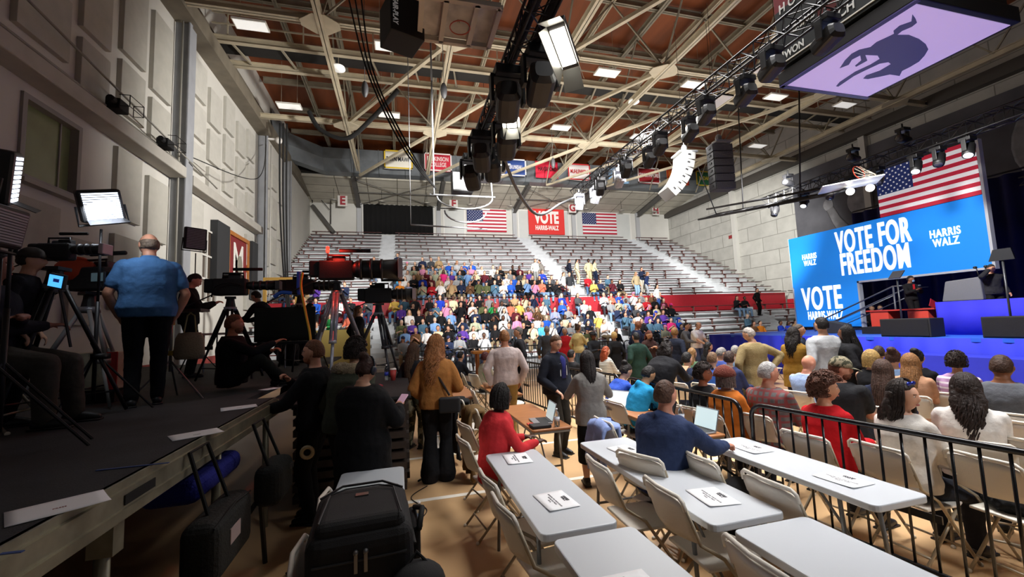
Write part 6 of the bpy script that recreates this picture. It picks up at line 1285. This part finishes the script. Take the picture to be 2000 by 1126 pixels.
for px, py, lab in ((1965, 793, 'empty folding chair at the right edge, upper of three backs'), (1978, 823, 'empty folding chair at the right edge, middle of three backs'), (1992, 858, 'empty folding chair at the right edge, lowest of three backs'), (1697, 757, 'empty folding chair between the camouflage cap and the white cardigan'), (1485, 690, 'empty folding chair beyond the tweed jacket'), (1655, 762, 'folding chair half seen behind the camouflage cap'), (1700, 775, 'empty folding chair left of the sunglasses'), (925, 762, 'empty folding chair behind the tan jacket, right of the wood table'), (965, 745, 'empty folding chair in front of the khaki trousers'), (905, 730, 'empty folding chair beside the beige blazer')):
    chair_back(px, py, lab, 92)
p = Pz(1918, 893, .86); o = MB().ell((0, 0, .07), (.17, .2, .08), 18, 10).ell((.1, .12, .09), (.1, .12, .08), 12, 8).build('coat', cloth('131315'), remesh=.012, disp=.08, dscale=.06); o.location = (p.x+.33, p.y, .45); tag(o, 'black coat bunched on the empty chair at the right edge', 'coat')
p = Pz(1855, 835, .88); drape(p.x+.33, p.y, .88, .45, .5, '111114', 'black coat hung over the chair of the white t shirt', 'coat', 80, 'coat', .06)
o = cable([(.2, 5.6, .01), (.6, 6.2, .01), (.35, 6.8, .01), (1.1, 7.1, .01)], .012, 'black cable on the floor behind the tan jacket'); o = cable([(.1, 4.4, .008), (.25, 4.7, .008), (.1, 5.1, .008), (.3, 5.4, .008)], .005, 'thin dark cable on the floor beside the bottle')
# ============================================================ press riser on the left
RZ = 1.25; RX = -1.27
DECK = mat('26282a', .8, var=.3, scale=3, bump=.3, bscale=120, name='riser_carpet')
t = thing('camera_riser', 'dark carpeted press riser with an aluminium edge filling the lower left', 'platform')
MB().bb((-6.3, -2, RZ-.05), (RX, 5.0, RZ)).bb((-6.3, 5.0, RZ-.05), (-1.55, 12.5, RZ)).build('deck', DECK, t)
AL = mat('98937f', .45, metal=.55, var=.3, scale=6, name='worn_aluminium')
m = MB(); m.bb((RX, -2, RZ-.115), (RX+.03, 4.98, RZ-.035)); m.bb((RX-.01, -2, RZ-.16), (RX+.045, 4.98, RZ-.115)); m.bb((RX-.02, -2, RZ-.035), (RX+.012, 4.98, RZ-.0)); m.bb((-6.3, 4.98, RZ-.14), (RX+.03, 5.02, RZ-.02)); m.build('edge_profile', AL, t)
for y in (1.2, 2.45, 3.7, 4.9): MB().tube([(RX-.06, y, 0), (RX-.06, y, RZ-.14)], .03, 10).build('leg', AL, t, smooth=True)
for y in (2.45,): MB().bb((RX-.1, y-.04, RZ-.32), (RX+.0, y+.04, RZ-.16)).build('bracket', AL, t)
for y in (.9, 2.42): MB().bb((RX+.031, y, RZ-.105), (RX+.036, y+.25, RZ-.06)).build('slot', RUB, t)
settle(t, (-4, 3, 0))
def tape(a, b, lab):
    o = MB().beam((*a, RZ+.003), (*b, RZ+.003), .014, .003).build('blue_tape', mat('39508c', .6)); tag(o, lab, 'tape')
a_, b_ = Pz(188, 919, RZ), Pz(330, 904, RZ); tape(a_[:2], b_[:2], 'thin strip of blue tape across the riser between two papers'); a_, b_ = Pz(0, 1083, RZ), Pz(45, 1078, RZ); tape(a_[:2], b_[:2], 'short strip of blue tape at the bottom left corner of the riser')
LT = mat('8a8078', .8); RT_ = mat('9a5a58', .8)
for (px, py), lab, s, rot, ink in (((115, 990), 'largest sheet with pink handwriting, nearest on the riser', 1.0, .62, RT_), ((383, 848), 'middle sheet of paper lying on the riser', 1.0, .55, LT), ((467, 796), 'farthest small sheet of paper on the riser near the seated man', 1.0, .35, LT)):
    q = Pz(px, py, RZ); paper((q.x, q.y), lab, (1, 0, 0), (0, 1, 0), RZ+.002, s, rot, 'PRESS', 'loose sheets on the riser', None, ink)
q = Pz(528, 764, RZ); o = paper((q.x, q.y), 'folded white sheet held at the riser edge by the bearded man', (1, 0, 0), (0, 1, 0), RZ+.03, .7, .9, 'PRESS', None, None, LT)
# second riser with slatted skirt
t = thing('stacked_seating', 'dark stack of folded wooden seating boards topped by a black counter', 'seating stack')
SL = mat('33261e', .7, var=.3, scale=4, name='dark_boards')
m = MB()
for k in range(9): z = .06+k*.118; m.bb((-1.15, 5.22, z), (.06, 5.6, z+.075)); m.bb((-.0, 5.6, z), (.10, 8.2, z+.075))
m.build('board', SL, t); MB().bb((-1.1, 5.3, 0), (.0, 8.1, 1.1)).build('core', RUB, t); MB().bb((-1.5, 5.15, 1.1), (.12, 8.25, 1.14)).build('counter', DRK, t, bevel=.01); settle(t, (-.6, 6.6, 0))
tt = thing('paper_cup', 'large red paper coffee cup with white lid on the black counter', 'cup', (*Pz(768, 742, 1.14)[:2], 1.14))
MB().tube([(0, 0, 0), (0, 0, .16)], [.034, .048], 18).build('cup_body', mat('b03a34', .5, var=.3, scale=20), tt, smooth=True); MB().tube([(0, 0, .16), (0, 0, .168), (0, 0, .182)], [.051, .051, .044], 18).build('lid', WHITEP, tt, smooth=True)
q = Pz(755, 742, 1.14); bottle(q.x, q.y, 1.14, 'water bottle with blue label beside the red cup', .24, lbl='2a3cb0')
q = Pz(654, 755, 1.14); o = MB().box((0, 0, .05), (.11, .08, .1)).build('yellow_box', mat('d8b012', .5), bevel=.01); o.location = (q.x, q.y, 1.14); tag(o, 'yellow plastic case on the black counter between two people', 'box')
q = Pz(745, 758, 1.14); o = MB().box((0, 0, .01), (.2, .14, .02), .3).build('clutch', mat('a82838', .5), bevel=.006); o.location = (q.x-.1, q.y+.25, 1.14); tag(o, 'flat red case lying behind the black sweater', 'case')
# bags under the riser
for nm, c, d, col, lab in (('blue_bag', (-1.42, 3.6, .92), (.34, .8, .16), '161e8a', 'blue fabric bag wedged under the riser edge'), ('equipment_bag', (-1.10, 3.12, .68), (.2, .62, .36), '1b1c1a', 'dark grey equipment bag with a pink tag hanging below the riser'),
    ('equipment_bag', (-.98, 3.85, .76), (.2, .42, .3), '181a19', 'smaller grey bag with a buckle right of the tagged bag'), ('floor_case', (-1.25, 2.4, .2), (.5, 1.0, .4), '141416', 'black flight case on the floor under the riser')):
    t = thing(nm, lab, 'bag' if 'bag' in nm else 'case', c); MB().box((0, 0, 0), d).build('body', mat(col, .85, var=.2, scale=5, bump=.4), t, bevel=.07 if 'bag' in nm else .02, bseg=4)
    if 'tag' in lab and 'right' not in lab: MB().bb((.101, -.12, -.02), (.106, .04, .07)).build('tag_label', mat('b8a4a4', .6), t); MB().tube([(.08, -.3, .15), (.09, 0, .19), (.08, .3, .15)], .006, 5).build('zip', RUB, t)
    if 'bag' in nm and nm != 'blue_bag': MB().tube([(0, -.15, d[2]/2-.02), (-.12, -.12, 1.22-c[2]), (-.12, .12, 1.22-c[2]), (0, .15, d[2]/2-.02)], .012, 6).build('strap', RUB, t)
    if 'buckle' in lab: MB().bb((.1, .05, .05), (.115, .12, .09)).build('buckle', STEEL, t)
    if 'case' in nm: MB().bb((.25, -.3, .1), (.27, -.2, .16)).bb((.25, .2, .1), (.27, .3, .16)).build('latch', STEEL, t)
for nm, z0 in (('stool', 0),):
    t = thing('support_stand', 'black equipment stand holding the bags below the riser edge', 'stand', (-1.12, 3.4, 0)); MB().tube([(0, -.35, 0), (0, -.3, .5)], .02, 6).tube([(0, .75, 0), (0, .6, .6)], .02, 6).tube([(0, -.4, .5), (0, .7, .6)], .02, 6).build('frame', BLK, t)
cable([(-.9, 2.2, .01), (-.7, 2.7, .01), (-.85, 3.2, .01), (-.6, 3.4, .01), (-.9, 3.9, .01)], .008, 'black cable curling on the dark floor left of the white chairs')
t = MB().tube([(.05*math.cos(a*PI/8), 0, .05*math.sin(a*PI/8)) for a in range(17)], .018, 8, False).build('tape_roll', mat('c8b48c', .6), smooth=True); q = Py(600, 883, 4.55); t.location = q; tag(t, 'roll of cream tape hanging from the belt of the bearded man', 'tape roll')
# light panels on stands
def led(face_c, aim, w_, h_, lit, lab, base_z=RZ, off=(0, 0), rows=12, roll=0):
    t = thing('led_panel', lab, 'light panel', face_c, 0, 'light panels on the riser'); v = (Vector(aim)-Vector(face_c)).normalized(); R = v.to_track_quat('-Z', 'Y').to_matrix() @ Matrix.Rotation(roll, 3, 'Z'); f = lambda x, y, z: R @ Vector((x, y, z))
    MB().box(f(0, 0, .04), (w_+.05, h_+.05, .09), R).build('housing', BLK, t, bevel=.02); 
    m = MB(); g = MB()
    for k in range(rows): y = -h_/2+h_*(k+.5)/rows; m.box(f(0, y, -.008), (w_*.96, h_/rows*.66, .008), R)
    m.build('led_strip', mat('e8f0ff', .3, emit=lit*.5) if lit else mat('8c8a90', .4), t); MB().box(f(0, 0, -.002), (w_, h_, .004), R).build('diffuser', mat('b8c4e0', .4, emit=lit*.12) if lit else mat('75747a', .5), t)
    MB().tube([f(-w_/2-.04, 0, .04), f(-w_/2-.05, -h_/2-.05, .05), f(w_/2+.05, -h_/2-.05, .05), f(w_/2+.04, 0, .04)], .012, 6).build('yoke', BLK, t)
    if lit:
        for s in (-1,): MB().add([f(-w_/2, s*h_/2, -.01), f(w_/2, s*h_/2, -.01), f(w_*.55, s*h_*.62, -.12), f(-w_*.55, s*h_*.62, -.12)], [(0, 1, 2, 3)]).build('flap', BLK, t, solid=.004)
    x, y, z = face_c; b = Vector((x+off[0], y+off[1], base_z)); s_ = thing('light_stand', 'black stand holding the %s' % ' '.join(lab.split(',')[0].split()[:11]), 'light stand', b, 0, 'light stands on the riser')
    top = Vector((0, 0, z-h_/2-.1-base_z)); MB().tube([(0, 0, .12), top*.6], .016, 8).tube([top*.6, top], .011, 8).build('pole', BLK, s_, smooth=True)
    for k in range(3): a = k*2*PI/3+.4; MB().tube([(0, 0, .55), (.42*math.cos(a), .42*math.sin(a), 0)], .01, 6).build('leg', BLK, s_)
    return t
led(Px(200, 402, -2.7), (.6, 1.6, 2.0), .27, .25, 5.0, 'bright panel of white led rows left of the blue shirt', roll=-.3)
led(Px(30, 350, -2.4), (1.6, 5.6, 2.6), .2, .30, 5.0, 'bright led panel at the left edge turned sideways', rows=10, roll=-.3)
led(Px(383, 466, -4.0), (.5, 5.2, 3.4), .34, .40, 0, 'switched off grey light panel left of the framed poster, tilted')
led(Px(5, 440, -2.3), (1.5, 3.2, 2.0), .3, .2, .0, 'dim pale light panel cut by the left edge')
light('led_panel_glow', 'AREA', Px(205, 404, -2.62), (-2.6, 5.3, 2.6), 7, (.86, .92, 1), shape='RECTANGLE', size=.28, size_y=.24)
# camera gear
def camera(p, yaw, lab, s=1.0, cover=None, lens=.4, big=0):
    t = thing('video_camera', lab, 'video camera', p, yaw, 'broadcast cameras on the riser')           # looks along +Y
    MB().box((0, 0, 0), (.16*s, .42*s, .24*s)).box((0, -.26*s, .02*s), (.12*s, .12*s, .2*s)).build('body', DRK, t, bevel=.02); rr_ = .06*s*(1+big)
    MB().tube([(0, .2*s, .02), (0, .25*s, .02), (0, (.25+lens*.5)*s, .02), (0, (.25+lens)*s, .02)], [rr_*.8, rr_, rr_*1.05, rr_*1.2], 18).build('lens', BLK, t, smooth=True)
    for k in range(3): MB().tube([(0, (.28+lens*.25*k)*s, .02), (0, (.31+lens*.25*k)*s, .02)], rr_*1.2, 18).build('lens_ring', mat('2c2c30', .4), t, smooth=True)
    MB().box((0, (.27+lens)*s, .02), (.17*s*(1+big), .06*s, .13*s*(1+big))).build('matte_box', mat('3a3032', .6) if not big else mat('b8a4a8', .5), t, bevel=.006)
    MB().tube([(0, -.1*s, .12*s), (0, -.1*s, .2*s), (0, .16*s, .2*s), (0, .16*s, .12*s)], .014*s, 8).build('handle', BLK, t, smooth=True); MB().box((-.12*s, .02, .16*s), (.1*s, .16*s, .08*s)).tube([(-.12*s, -.06*s, .16*s), (-.12*s, -.14*s, .16*s)], .035*s, 10).build('viewfinder', BLK, t, bevel=.008)
    MB().tube([(.06*s, .05, .25*s), (.06*s, .42*s, .25*s)], .022*s, 10).build('microphone', RUB, t, smooth=True); MB().tube([(.1*s, -.2*s, -.12*s), (.14*s, -.5*s, -.28*s)], .009*s, 6).build('pan_handle', BLK, t)
    if cover: MB().ell((0, -.18*s, .1*s), (.13*s, .2*s, .15*s), 12, 8).build('rain_cover', mat(cover, .7), t, smooth=True)
    return t
def tripod(p, zt, lab, col, spread=.55, zf=RZ, rot=0, n=2, r=.016):
    t = thing('camera_tripod', lab, 'tripod', (p[0], p[1], zf), rot, 'camera tripods'); h = zt-zf
    MB().tube([(0, 0, h-.14), (0, 0, h-.06), (0, 0, h)], [.07, .055, .05], 14).box((0, 0, h), (.14, .16, .03)).build('head', BLK, t, smooth=False); MB().tube([(0, 0, h-.2), (0, 0, h-.14)], .085, 14).build('bowl', mat('9a9ca2', .35, metal=.6), t, smooth=True)
    for k in range(3):
        a = k*2*PI/3+.5; d = Vector((math.cos(a), math.sin(a), 0)); sdv = Vector((-d.y, d.x, 0)); m = MB()
        for o in (-.028, .028): m.tube([d*.07+sdv*o+Vector((0, 0, h-.18)), d*spread*.62+sdv*o+Vector((0, 0, h*.4))], r*1.15, 8)
        m.tube([d*spread*.5+Vector((0, 0, h*.5)), d*spread+Vector((0, 0, .02))], r, 8); m.box(d*spread*.62+Vector((0, 0, h*.4)), (.1, .1, .05)); m.build('leg', col, t, smooth=True)
    m = MB()
    for k in range(3): a = k*2*PI/3+.5; m.tube([(0, 0, .18), (spread*.82*math.cos(a), spread*.82*math.sin(a), .2)], .009, 6)
    m.build('spreader', BLK, t); return t
AT = mat('b9bdc8', .3, metal=.5, name='silver_tripod_leg')
EAST = -PI/2
# middle cameras before the stands (large lens lit red)
c1 = Py(690, 528, 7.2); camera((c1.x-.25, 7.2, c1.z), EAST, 'large broadcast camera with a long ribbed zoom lens glowing red', 1.25, None, .52, .9); tripod((c1.x-.25, 7.2), c1.z-.19, 'silver legged tripod under the red lit camera', AT, .6, 1.14, r=.024)
c2 = Py(745, 577, 7.6); camera((c2.x-.05, 7.6, c2.z), EAST, 'black camera with round lens pointing at the stage, right of the long lens', 1.05, None, .3, .4); tripod((c2.x-.05, 7.6), c2.z-.15, 'black legged tripod with pale tubes under the right camera', mat('3a3b40', .35, metal=.4), .5, 1.14, .4, r=.022)
c3 = Py(598, 560, 8.4); camera((c3.x-.1, 8.4, c3.z), EAST, 'black camera rig with blue strap left of the red lamp', 1.1, None, .3, .2); tripod((c3.x-.1, 8.4), c3.z-.16, 'black tripod left of the silver one', BLK, .5, RZ)
c4 = Py(480, 560, 7.2); camera((c4.x-.2, 7.2, c4.z), EAST, 'dark camera below the framed poster beside a curved cable', 1.05, None, .35, 0); tripod((c4.x-.2, 7.2), c4.z-.16, 'dark tripod below the framed poster', BLK, .5, RZ, .3)
c5 = Px(110, 492, -2.9); camera((c5.x, c5.y, c5.z), EAST-.1, 'dark shoulder camera at the far left with a long microphone', .62, None, .34, .15); tripod((c5.x, c5.y), c5.z-.15, 'dark tripod at the far left', BLK, .5, RZ)
c6 = Px(178, 545, -3.1); camera((c6.x, c6.y, c6.z), EAST-.3, 'camera under an orange and black rain cover left of the blue shirt', 1.0, 'c0401c', .2, 0); tripod((c6.x, c6.y), c6.z-.15, 'tripod under the orange covered camera', mat('9a9a98', .4), .5, RZ, .9)
t = thing('tally_lamp', 'glowing red tally lamp on a stalk above the long lens camera', 'lamp', Py(640, 487, 7.2)); MB().limb([(0, 0, -.03), (0, 0, .03)], [.026, .026], 10).build('bulb', mat('ff1a10', .3, emit=12), t, smooth=True); MB().tube([(0, 0, -.04), (0, 0, -.22)], .008, 6).build('stalk', BLK, t)
light('tally_light', 'POINT', Py(652, 492, 7.05), (0, 0, 0), 14, (1, .05, .03), shadow_soft_size=.03)
t = thing('field_monitor', 'small monitor showing a bright blue picture at the left', 'monitor', Px(113, 549, -2.0)); R = Matrix.Rotation(-.5, 3, 'Z') @ Matrix.Rotation(.2, 3, 'Y'); MB().box((0, 0, 0), (.13, .02, .09), R).build('housing', BLK, t, bevel=.004); MB().box(R @ Vector((0, -.012, 0)), (.115, .003, .07), R).build('screen', mat('4aa4ea', .3, emit=1.6), t); MB().box(R @ Vector((.01, -.014, .005)), (.05, .002, .02), R).build('picture', mat('1a2c7a', .3, emit=.5), t); MB().tube([(0, .02, -.05), (.02, .1, -.4)], .008, 5).build('arm', BLK, t)
t = thing('field_monitor', 'dim grey monitor hung on the orange covered camera', 'monitor', Px(192, 541, -2.75)); R = Matrix.Rotation(-.3, 3, 'Z'); MB().box((0, 0, 0), (.13, .02, .10), R).build('housing', BLK, t, bevel=.004); MB().box(R @ Vector((0, -.012, 0)), (.115, .003, .08), R).build('screen', mat('5a7078', .3, emit=.2), t)
cable([Py(591, 532, 7.0), Py(588, 560, 7.0), Py(597, 610, 6.9), Py(605, 650, 6.8), Py(609, 690, 6.7)], .018, 'bright yellow cable hanging from the camera rig left of the silver tripod', mat('e0b42a', .5))
cable([Py(584, 530, 7.1), Py(583, 560, 7.1), Py(585, 575, 7.1)], .03, 'wide royal blue strap hanging from the camera rig', mat('2450c8', .6)); cable([Py(535, 580, 7.0), Py(550, 571, 7.0), Py(570, 572, 7.0)], .03, 'blue padded arm left of the camera rig', mat('2a62d0', .5))
cable([Py(413, 580, 7.0), Py(420, 560, 7.0), Py(445, 552, 7.0), Py(470, 556, 7.0)], .01, 'thin curved black cable rising to the camera below the poster')
# lamp stand with tote bag in front of the blue shirt
q = Pz(330, 780, RZ); b = Vector((q.x, q.y, RZ)); t = thing('music_stand', 'slim stand with yellow clamps and a dark tray in front of the blue shirt', 'stand', b); hh = Py(325, 610, b.y).z-RZ
MB().tube([(0, 0, .3), (0, 0, hh)], .014, 8).build('pole', mat('8a8a8c', .4, metal=.5), t, smooth=True); MB().box((0, 0, hh-.08), (.05, .05, .12)).box((0, 0, .5), (.05, .05, .05)).build('clamp', mat('b8962a', .5), t); MB().bb((-.02, -.12, hh), (.32, .12, hh+.03)).build('tray', BLK, t)
for k in range(3): a = k*2*PI/3-.3; MB().tube([(0, 0, .42), (.38*math.cos(a), .38*math.sin(a), 0)], .01, 6).build('leg', mat('7a7a7c', .4, metal=.5), t)
t = thing('tote_bag', 'cream canvas tote bag hanging from the slim stand', 'bag', b+Vector((.17, .02, hh-.37))); MB().loft([(Vector((0, 0, -.15)), X_, Y_, .13, .05), (Vector((0, 0, -.1)), X_, Y_, .15, .07), (Vector((0, 0, .08)), X_, Y_, .14, .06), (Vector((0, 0, .14)), X_, Y_, .11, .03)], 20).build('sack', mat('a8947c', .9, bump=.5), t, smooth=True, disp=.03, dscale=.08)
MB().tube([(-.06, 0, .13), (-.03, 0, .33), (.0, 0, .36)], .008, 6).tube([(.06, 0, .13), (.04, 0, .33), (.0, 0, .36)], .008, 6).build('handle', mat('a89a6a', .8), t)
# chairs, ladder on the riser
q = Pz(178, 800, RZ); chair(-3.04, 4.2, 84, 'folding chair of the seated man at the far left of the riser, legs in shade', RZ)
t = thing('step_ladder', 'pale aluminium step ladder behind the blue shirt on the riser', 'ladder', (-4.3, 5.6, RZ)); LM = mat('b4b4b2', .4, metal=.5)
for s in (-.22, .22): MB().beam((s, -.35, 0), (s*.8, 0, 1.3), .03, .05).beam((s, .4, 0), (s*.8, .05, 1.3), .025, .03).build('rail', LM, t)
m = MB()
for k in range(4): m.bb((-.21+.01*k, -.36+.085*k+.02, .28*(k+1)-.01), (.21-.01*k, -.28+.085*k+.02, .28*(k+1)+.015))
m.build('step', LM, t)
t = thing('canvas_sign', 'red and white striped box standing behind the blue shirt on the riser', 'box', (-3.2, 5.7, RZ+.22)); MB().box((0, 0, .12), (.5, .3, .4)).build('body', mat('b8b49c', .7, var=.3, scale=8), t, bevel=.01); MB().box((.2, -.155, .12), (.1, .01, .4)).build('stripe', mat('b02828', .6), t); MB().box((0, 0, -.15), (.45, .28, .14)).build('base', RUB, t)
t = thing('folding_table', 'white topped folding table at the back of the riser below the poster', 'table', (-3.0, 9.6, RZ)); MB().bb((-.7, -.35, .70), (.9, .35, .74)).build('tabletop', mat('c8ccd4', .4), t)
for x in (-.6, .8):
    for y in (-.3, .3): MB().tube([(x, y, 0), (x, y, .7)], .015, 6).build('leg', LEGM, t)
t = thing('directors_chair', 'tall dark folding chairs back draped with black cloth left of the yellow cable', 'chair', (-1.9, 7.6, RZ))
MB().grid(lambda u, v: Vector((-.35+.9*u, .03*math.sin(u*9), .55+.55*v)), 16, 6).build('backrest', mat('22241f', .85, bump=.3), t, smooth=True, solid=.03); MB().bb((-.3, -.25, .5), (.5, .25, .54)).build('seat', RUB, t)
for x, y in ((-.3, -.25), (.5, -.25), (-.3, .25), (.5, .25)): MB().tube([(x, y, 0), (x, y, .55)], .015, 6).build('leg', BLK, t)
t = thing('framed_board', 'pale wood frame leaning behind the cameras near the left wall', 'frame', Py(548, 575, 16.0)); m = MB(); m.bb((-.55, 0, .5), (.55, .08, .6)).bb((-.55, 0, -3.6), (-.45, .08, .5)).bb((.45, 0, -3.6), (.55, .08, .5)); m.build('frame', mat('b08a44', .5), t)
o = MB().bb((-1.6, 15.6, 0), (.2, 15.7, 2.0))  .build('partition', mat('c8b468', .6)); o.location = (-1.2, 0, 0); tag(o, 'pale yellow panel seen between the legs of the camera gear', 'panel')
# people of the riser
stand('person in light blue shirt with shaved grey head standing on the riser', 291, 477, Y=5.1, zf=RZ, face=-25, yaw=-.35, pitch=-.1, top='456f9f', tops='short', bot='15161a', hs='fringe', hc='6a5a4c', skin='cf9478', wide=1.10, belly=.6, inf=.024, collar=1, arms=[(-.125, .06, -.305), (.125, .04, -.312)], vx=.009)
p = Py(458, 647, 6.0)
person('person in black with red beard sitting on the riser floor holding his hands up', p, RZ, 1.74, 80, 'floor', top='141519', bot='1c1f1c', hs='short', hc='6a3a24', beard='7a4a30', skin='c07a5c', yaw=.05, pitch=.0, arms=[(-.06, .24, -.10), (.06, .27, -.04)], inf=.024, wide=1.1, grip=(.6, .3))
stand('person in dark jacket looking at a phone between the lamp and the poster', 380, 545, Y=8.3, zf=RZ, face=75, pitch=-.45, top='1a1c1e', bot='15161a', hs='short', hc='2a1d15', arms=[(-.02, .2, -.12), (.04, .2, -.12)], vx=.011)
stand('person in dark suit and white collar leaning over the camera table', 500, 577, Y=9.0, zf=RZ, face=-70, lean=.35, pitch=-.4, top='171a26', bot='14151a', hs='short', hc='17120f', vx=.011, arms=[(-.06, .22, -.2), (.06, .22, -.2)])
stand('person in black shirt with red beard and glasses standing left with raised hand', 612, 686, Y=4.9, face=-75, yaw=-.1, top='131316', bot='121214', hs='short', hc='6a4028', beard='8a5030', skin='cf9478', glasses=1, arms=[(-.11, .24, -.20), (.02, .16, -.05)], grip=(.4, 1.2), inf=.022, vx=.008)
def phonex(r, J, Rh, c, H): MB().box(J['W1']+Vector((-.03, .07, .04)), (.075, .012, .15), Matrix.Rotation(-.9, 3, 'X')).build('phone', mat('c8a0b4', .3, emit=.25), r)
stand('person in oversized black sweater with pinned dark hair and headphones holding a phone', 716, 718, Y=4.12, face=38, pitch=-.35, top='101012', bot='101013', hs='bun', hc='3a2018', f=1, wide=1.2, skin='d09a7c', phones=1, coat=.05, inf=.034, tops='puffy', arms=[(-.10, .18, -.16), (.08, .20, -.12)], extra=phonex, vx=.008, det=0)
def furx(r, J, Rh, c, H): MB().limb([J['neck']+Vector((-.09*H, -.03*H, -.02*H)), J['neck']+Vector((-.03*H, -.085*H, -.01*H)), J['neck']+Vector((.05*H, -.07*H, -.02*H)), J['neck']+Vector((.09*H, 0, -.03*H))], [.03*H, .035*H, .035*H, .028*H], 12).build('fur_trim', mat('a8967a', .95, var=.3, scale=60, bump=1, bscale=80), r, remesh=.012, disp=.03, dscale=.02)
stand('person with dark curly hair and fur trimmed olive hood bending over the counter', 695, 688, Y=4.75, face=25, top='3f4236', bot='17181a', hs='curly', hc='2a1e1c', f=1, lean=.25, inf=.03, extra=furx, vx=.010, det=0)
p = Px(-25, 560, -3.6)
person('person sitting at the far left of the riser with arms crossed and grey trousers', Vector((-3.0, 4.2, 0)), RZ, 1.78, 84, 'sit', at=(-3.08, 4.2), top='241f26', bot='4a4640', hs='short', hc='1a1512', skin='a8705c', arms=[(.08, .15, -.13), (-.06, .17, -.16)], vx=.010, wide=1.1, legw=1.15)
stand('person in black bent over the camera at the far left wearing a cap', 62, 525, X=-3.0, zf=RZ, face=70, lean=.2, top='17141a', bot='141318', hs='short', hc='1a1512', cap=('cap', mat('2a2018', .8)), vx=.011)
for px, py, Y, tc, hc, lab in ((557, 640, 10.5, '3a3c4a', '8a8078', 'person in slate jacket with grey hair seen through the camera gear'), (572, 652, 10.0, '131315', '120e0c', 'person in black seen low between the tripods, left'), (590, 648, 10.8, '17171b', '1a1512', 'person in black with a white cap seen between the tripods'), (700, 605, 10.5, '18181c', '6a4a2c', 'person in dark coat with brown curls behind the right camera'), (606, 600, 11, '4a4c50', '1a1512', 'person in grey hooded jacket behind the yellow cable')):
    p = Py(px, py, Y); zf = max(0, p.z-1.58); person(lab, p, zf, 1.72, 140 if Y > 12 else 60, 'stand', top=tc, bot='1b1c22', hs='long' if 'long' in lab or 'curls' in lab else 'short', hc=hc, vx=.016, det=0)
# people on the stage
p = Px(1779, 550, 17.9); stand('person in black suit and face mask reading a tablet on the stage', 1779, 550, X=14.7, zf=1.45, face=200, yaw=-.5, pitch=-.2, top='17171a', bot='131316', hs='short', hc='17120f', skin='8a5c44', arms=[(-.03, .2, -.10), (.05, .2, -.12)], vx=.013,
      extra=lambda r, J, Rh, c, H: (MB().box(c+Rh @ Vector((0, .05*H, -.03*H)), (.06*H, .02*H, .04*H), Rh).build('face_mask', mat('8ab4dc', .7), r, bevel=.01), MB().box(J['W0']+Vector((.03, .1, .03)), (.2, .14, .012)).build('tablet', mat('2a2c34', .3), r), MB().box(J['chest']+Vector((0, .09*H, .02*H)), (.03*H, .012*H, .12*H)).build('tie', mat('c0202c', .6), r)))
stand('person in dark coat and white shirt touching his brow at the right of the stage', 1938, 540, X=13.7, zf=1.45, face=215, pitch=-.25, top='26262c', bot='17171b', hs='short', hc='2a221e', skin='c08a70', wide=1.2, arms=[None, (.08, .12, .08)], vx=.013,
      extra=lambda r, J, Rh, c, H: MB().loft([(J['up'](.26)+Vector((0, .055*H, 0)), X_, Y_, .03*H, .02*H), (J['up'](.1)+Vector((0, .062*H, 0)), X_, Y_, .045*H, .025*H), (J['up'](-.02)+Vector((0, .064*H, 0)), X_, Y_, .05*H, .03*H)], 10).build('shirt_front', WHITEP, r, smooth=True))
t = thing('stage_riser', 'low black riser under the two men on the stage', 'platform', (15.2, 7.0, 1.244)); MB().bb((-1.7, -.9, 0), (.3, 2.6, .206)).build('deck', DRK, t)
for px, py, lab, tc in ((1706, 628, 'person in black half hidden behind the stage monitor, left one', '1a1a1e'), (1723, 632, 'person in grey jacket behind the stage monitor, right one', '4a4c50')):
    p = Px(px, py, 17.6); person(lab, p, 1.244, 1.7, 250, 'floor', top=tc, bot='1b1c22', hs='short', hc='3a2a1e', vx=.016, det=0, at=(p.x, p.y))
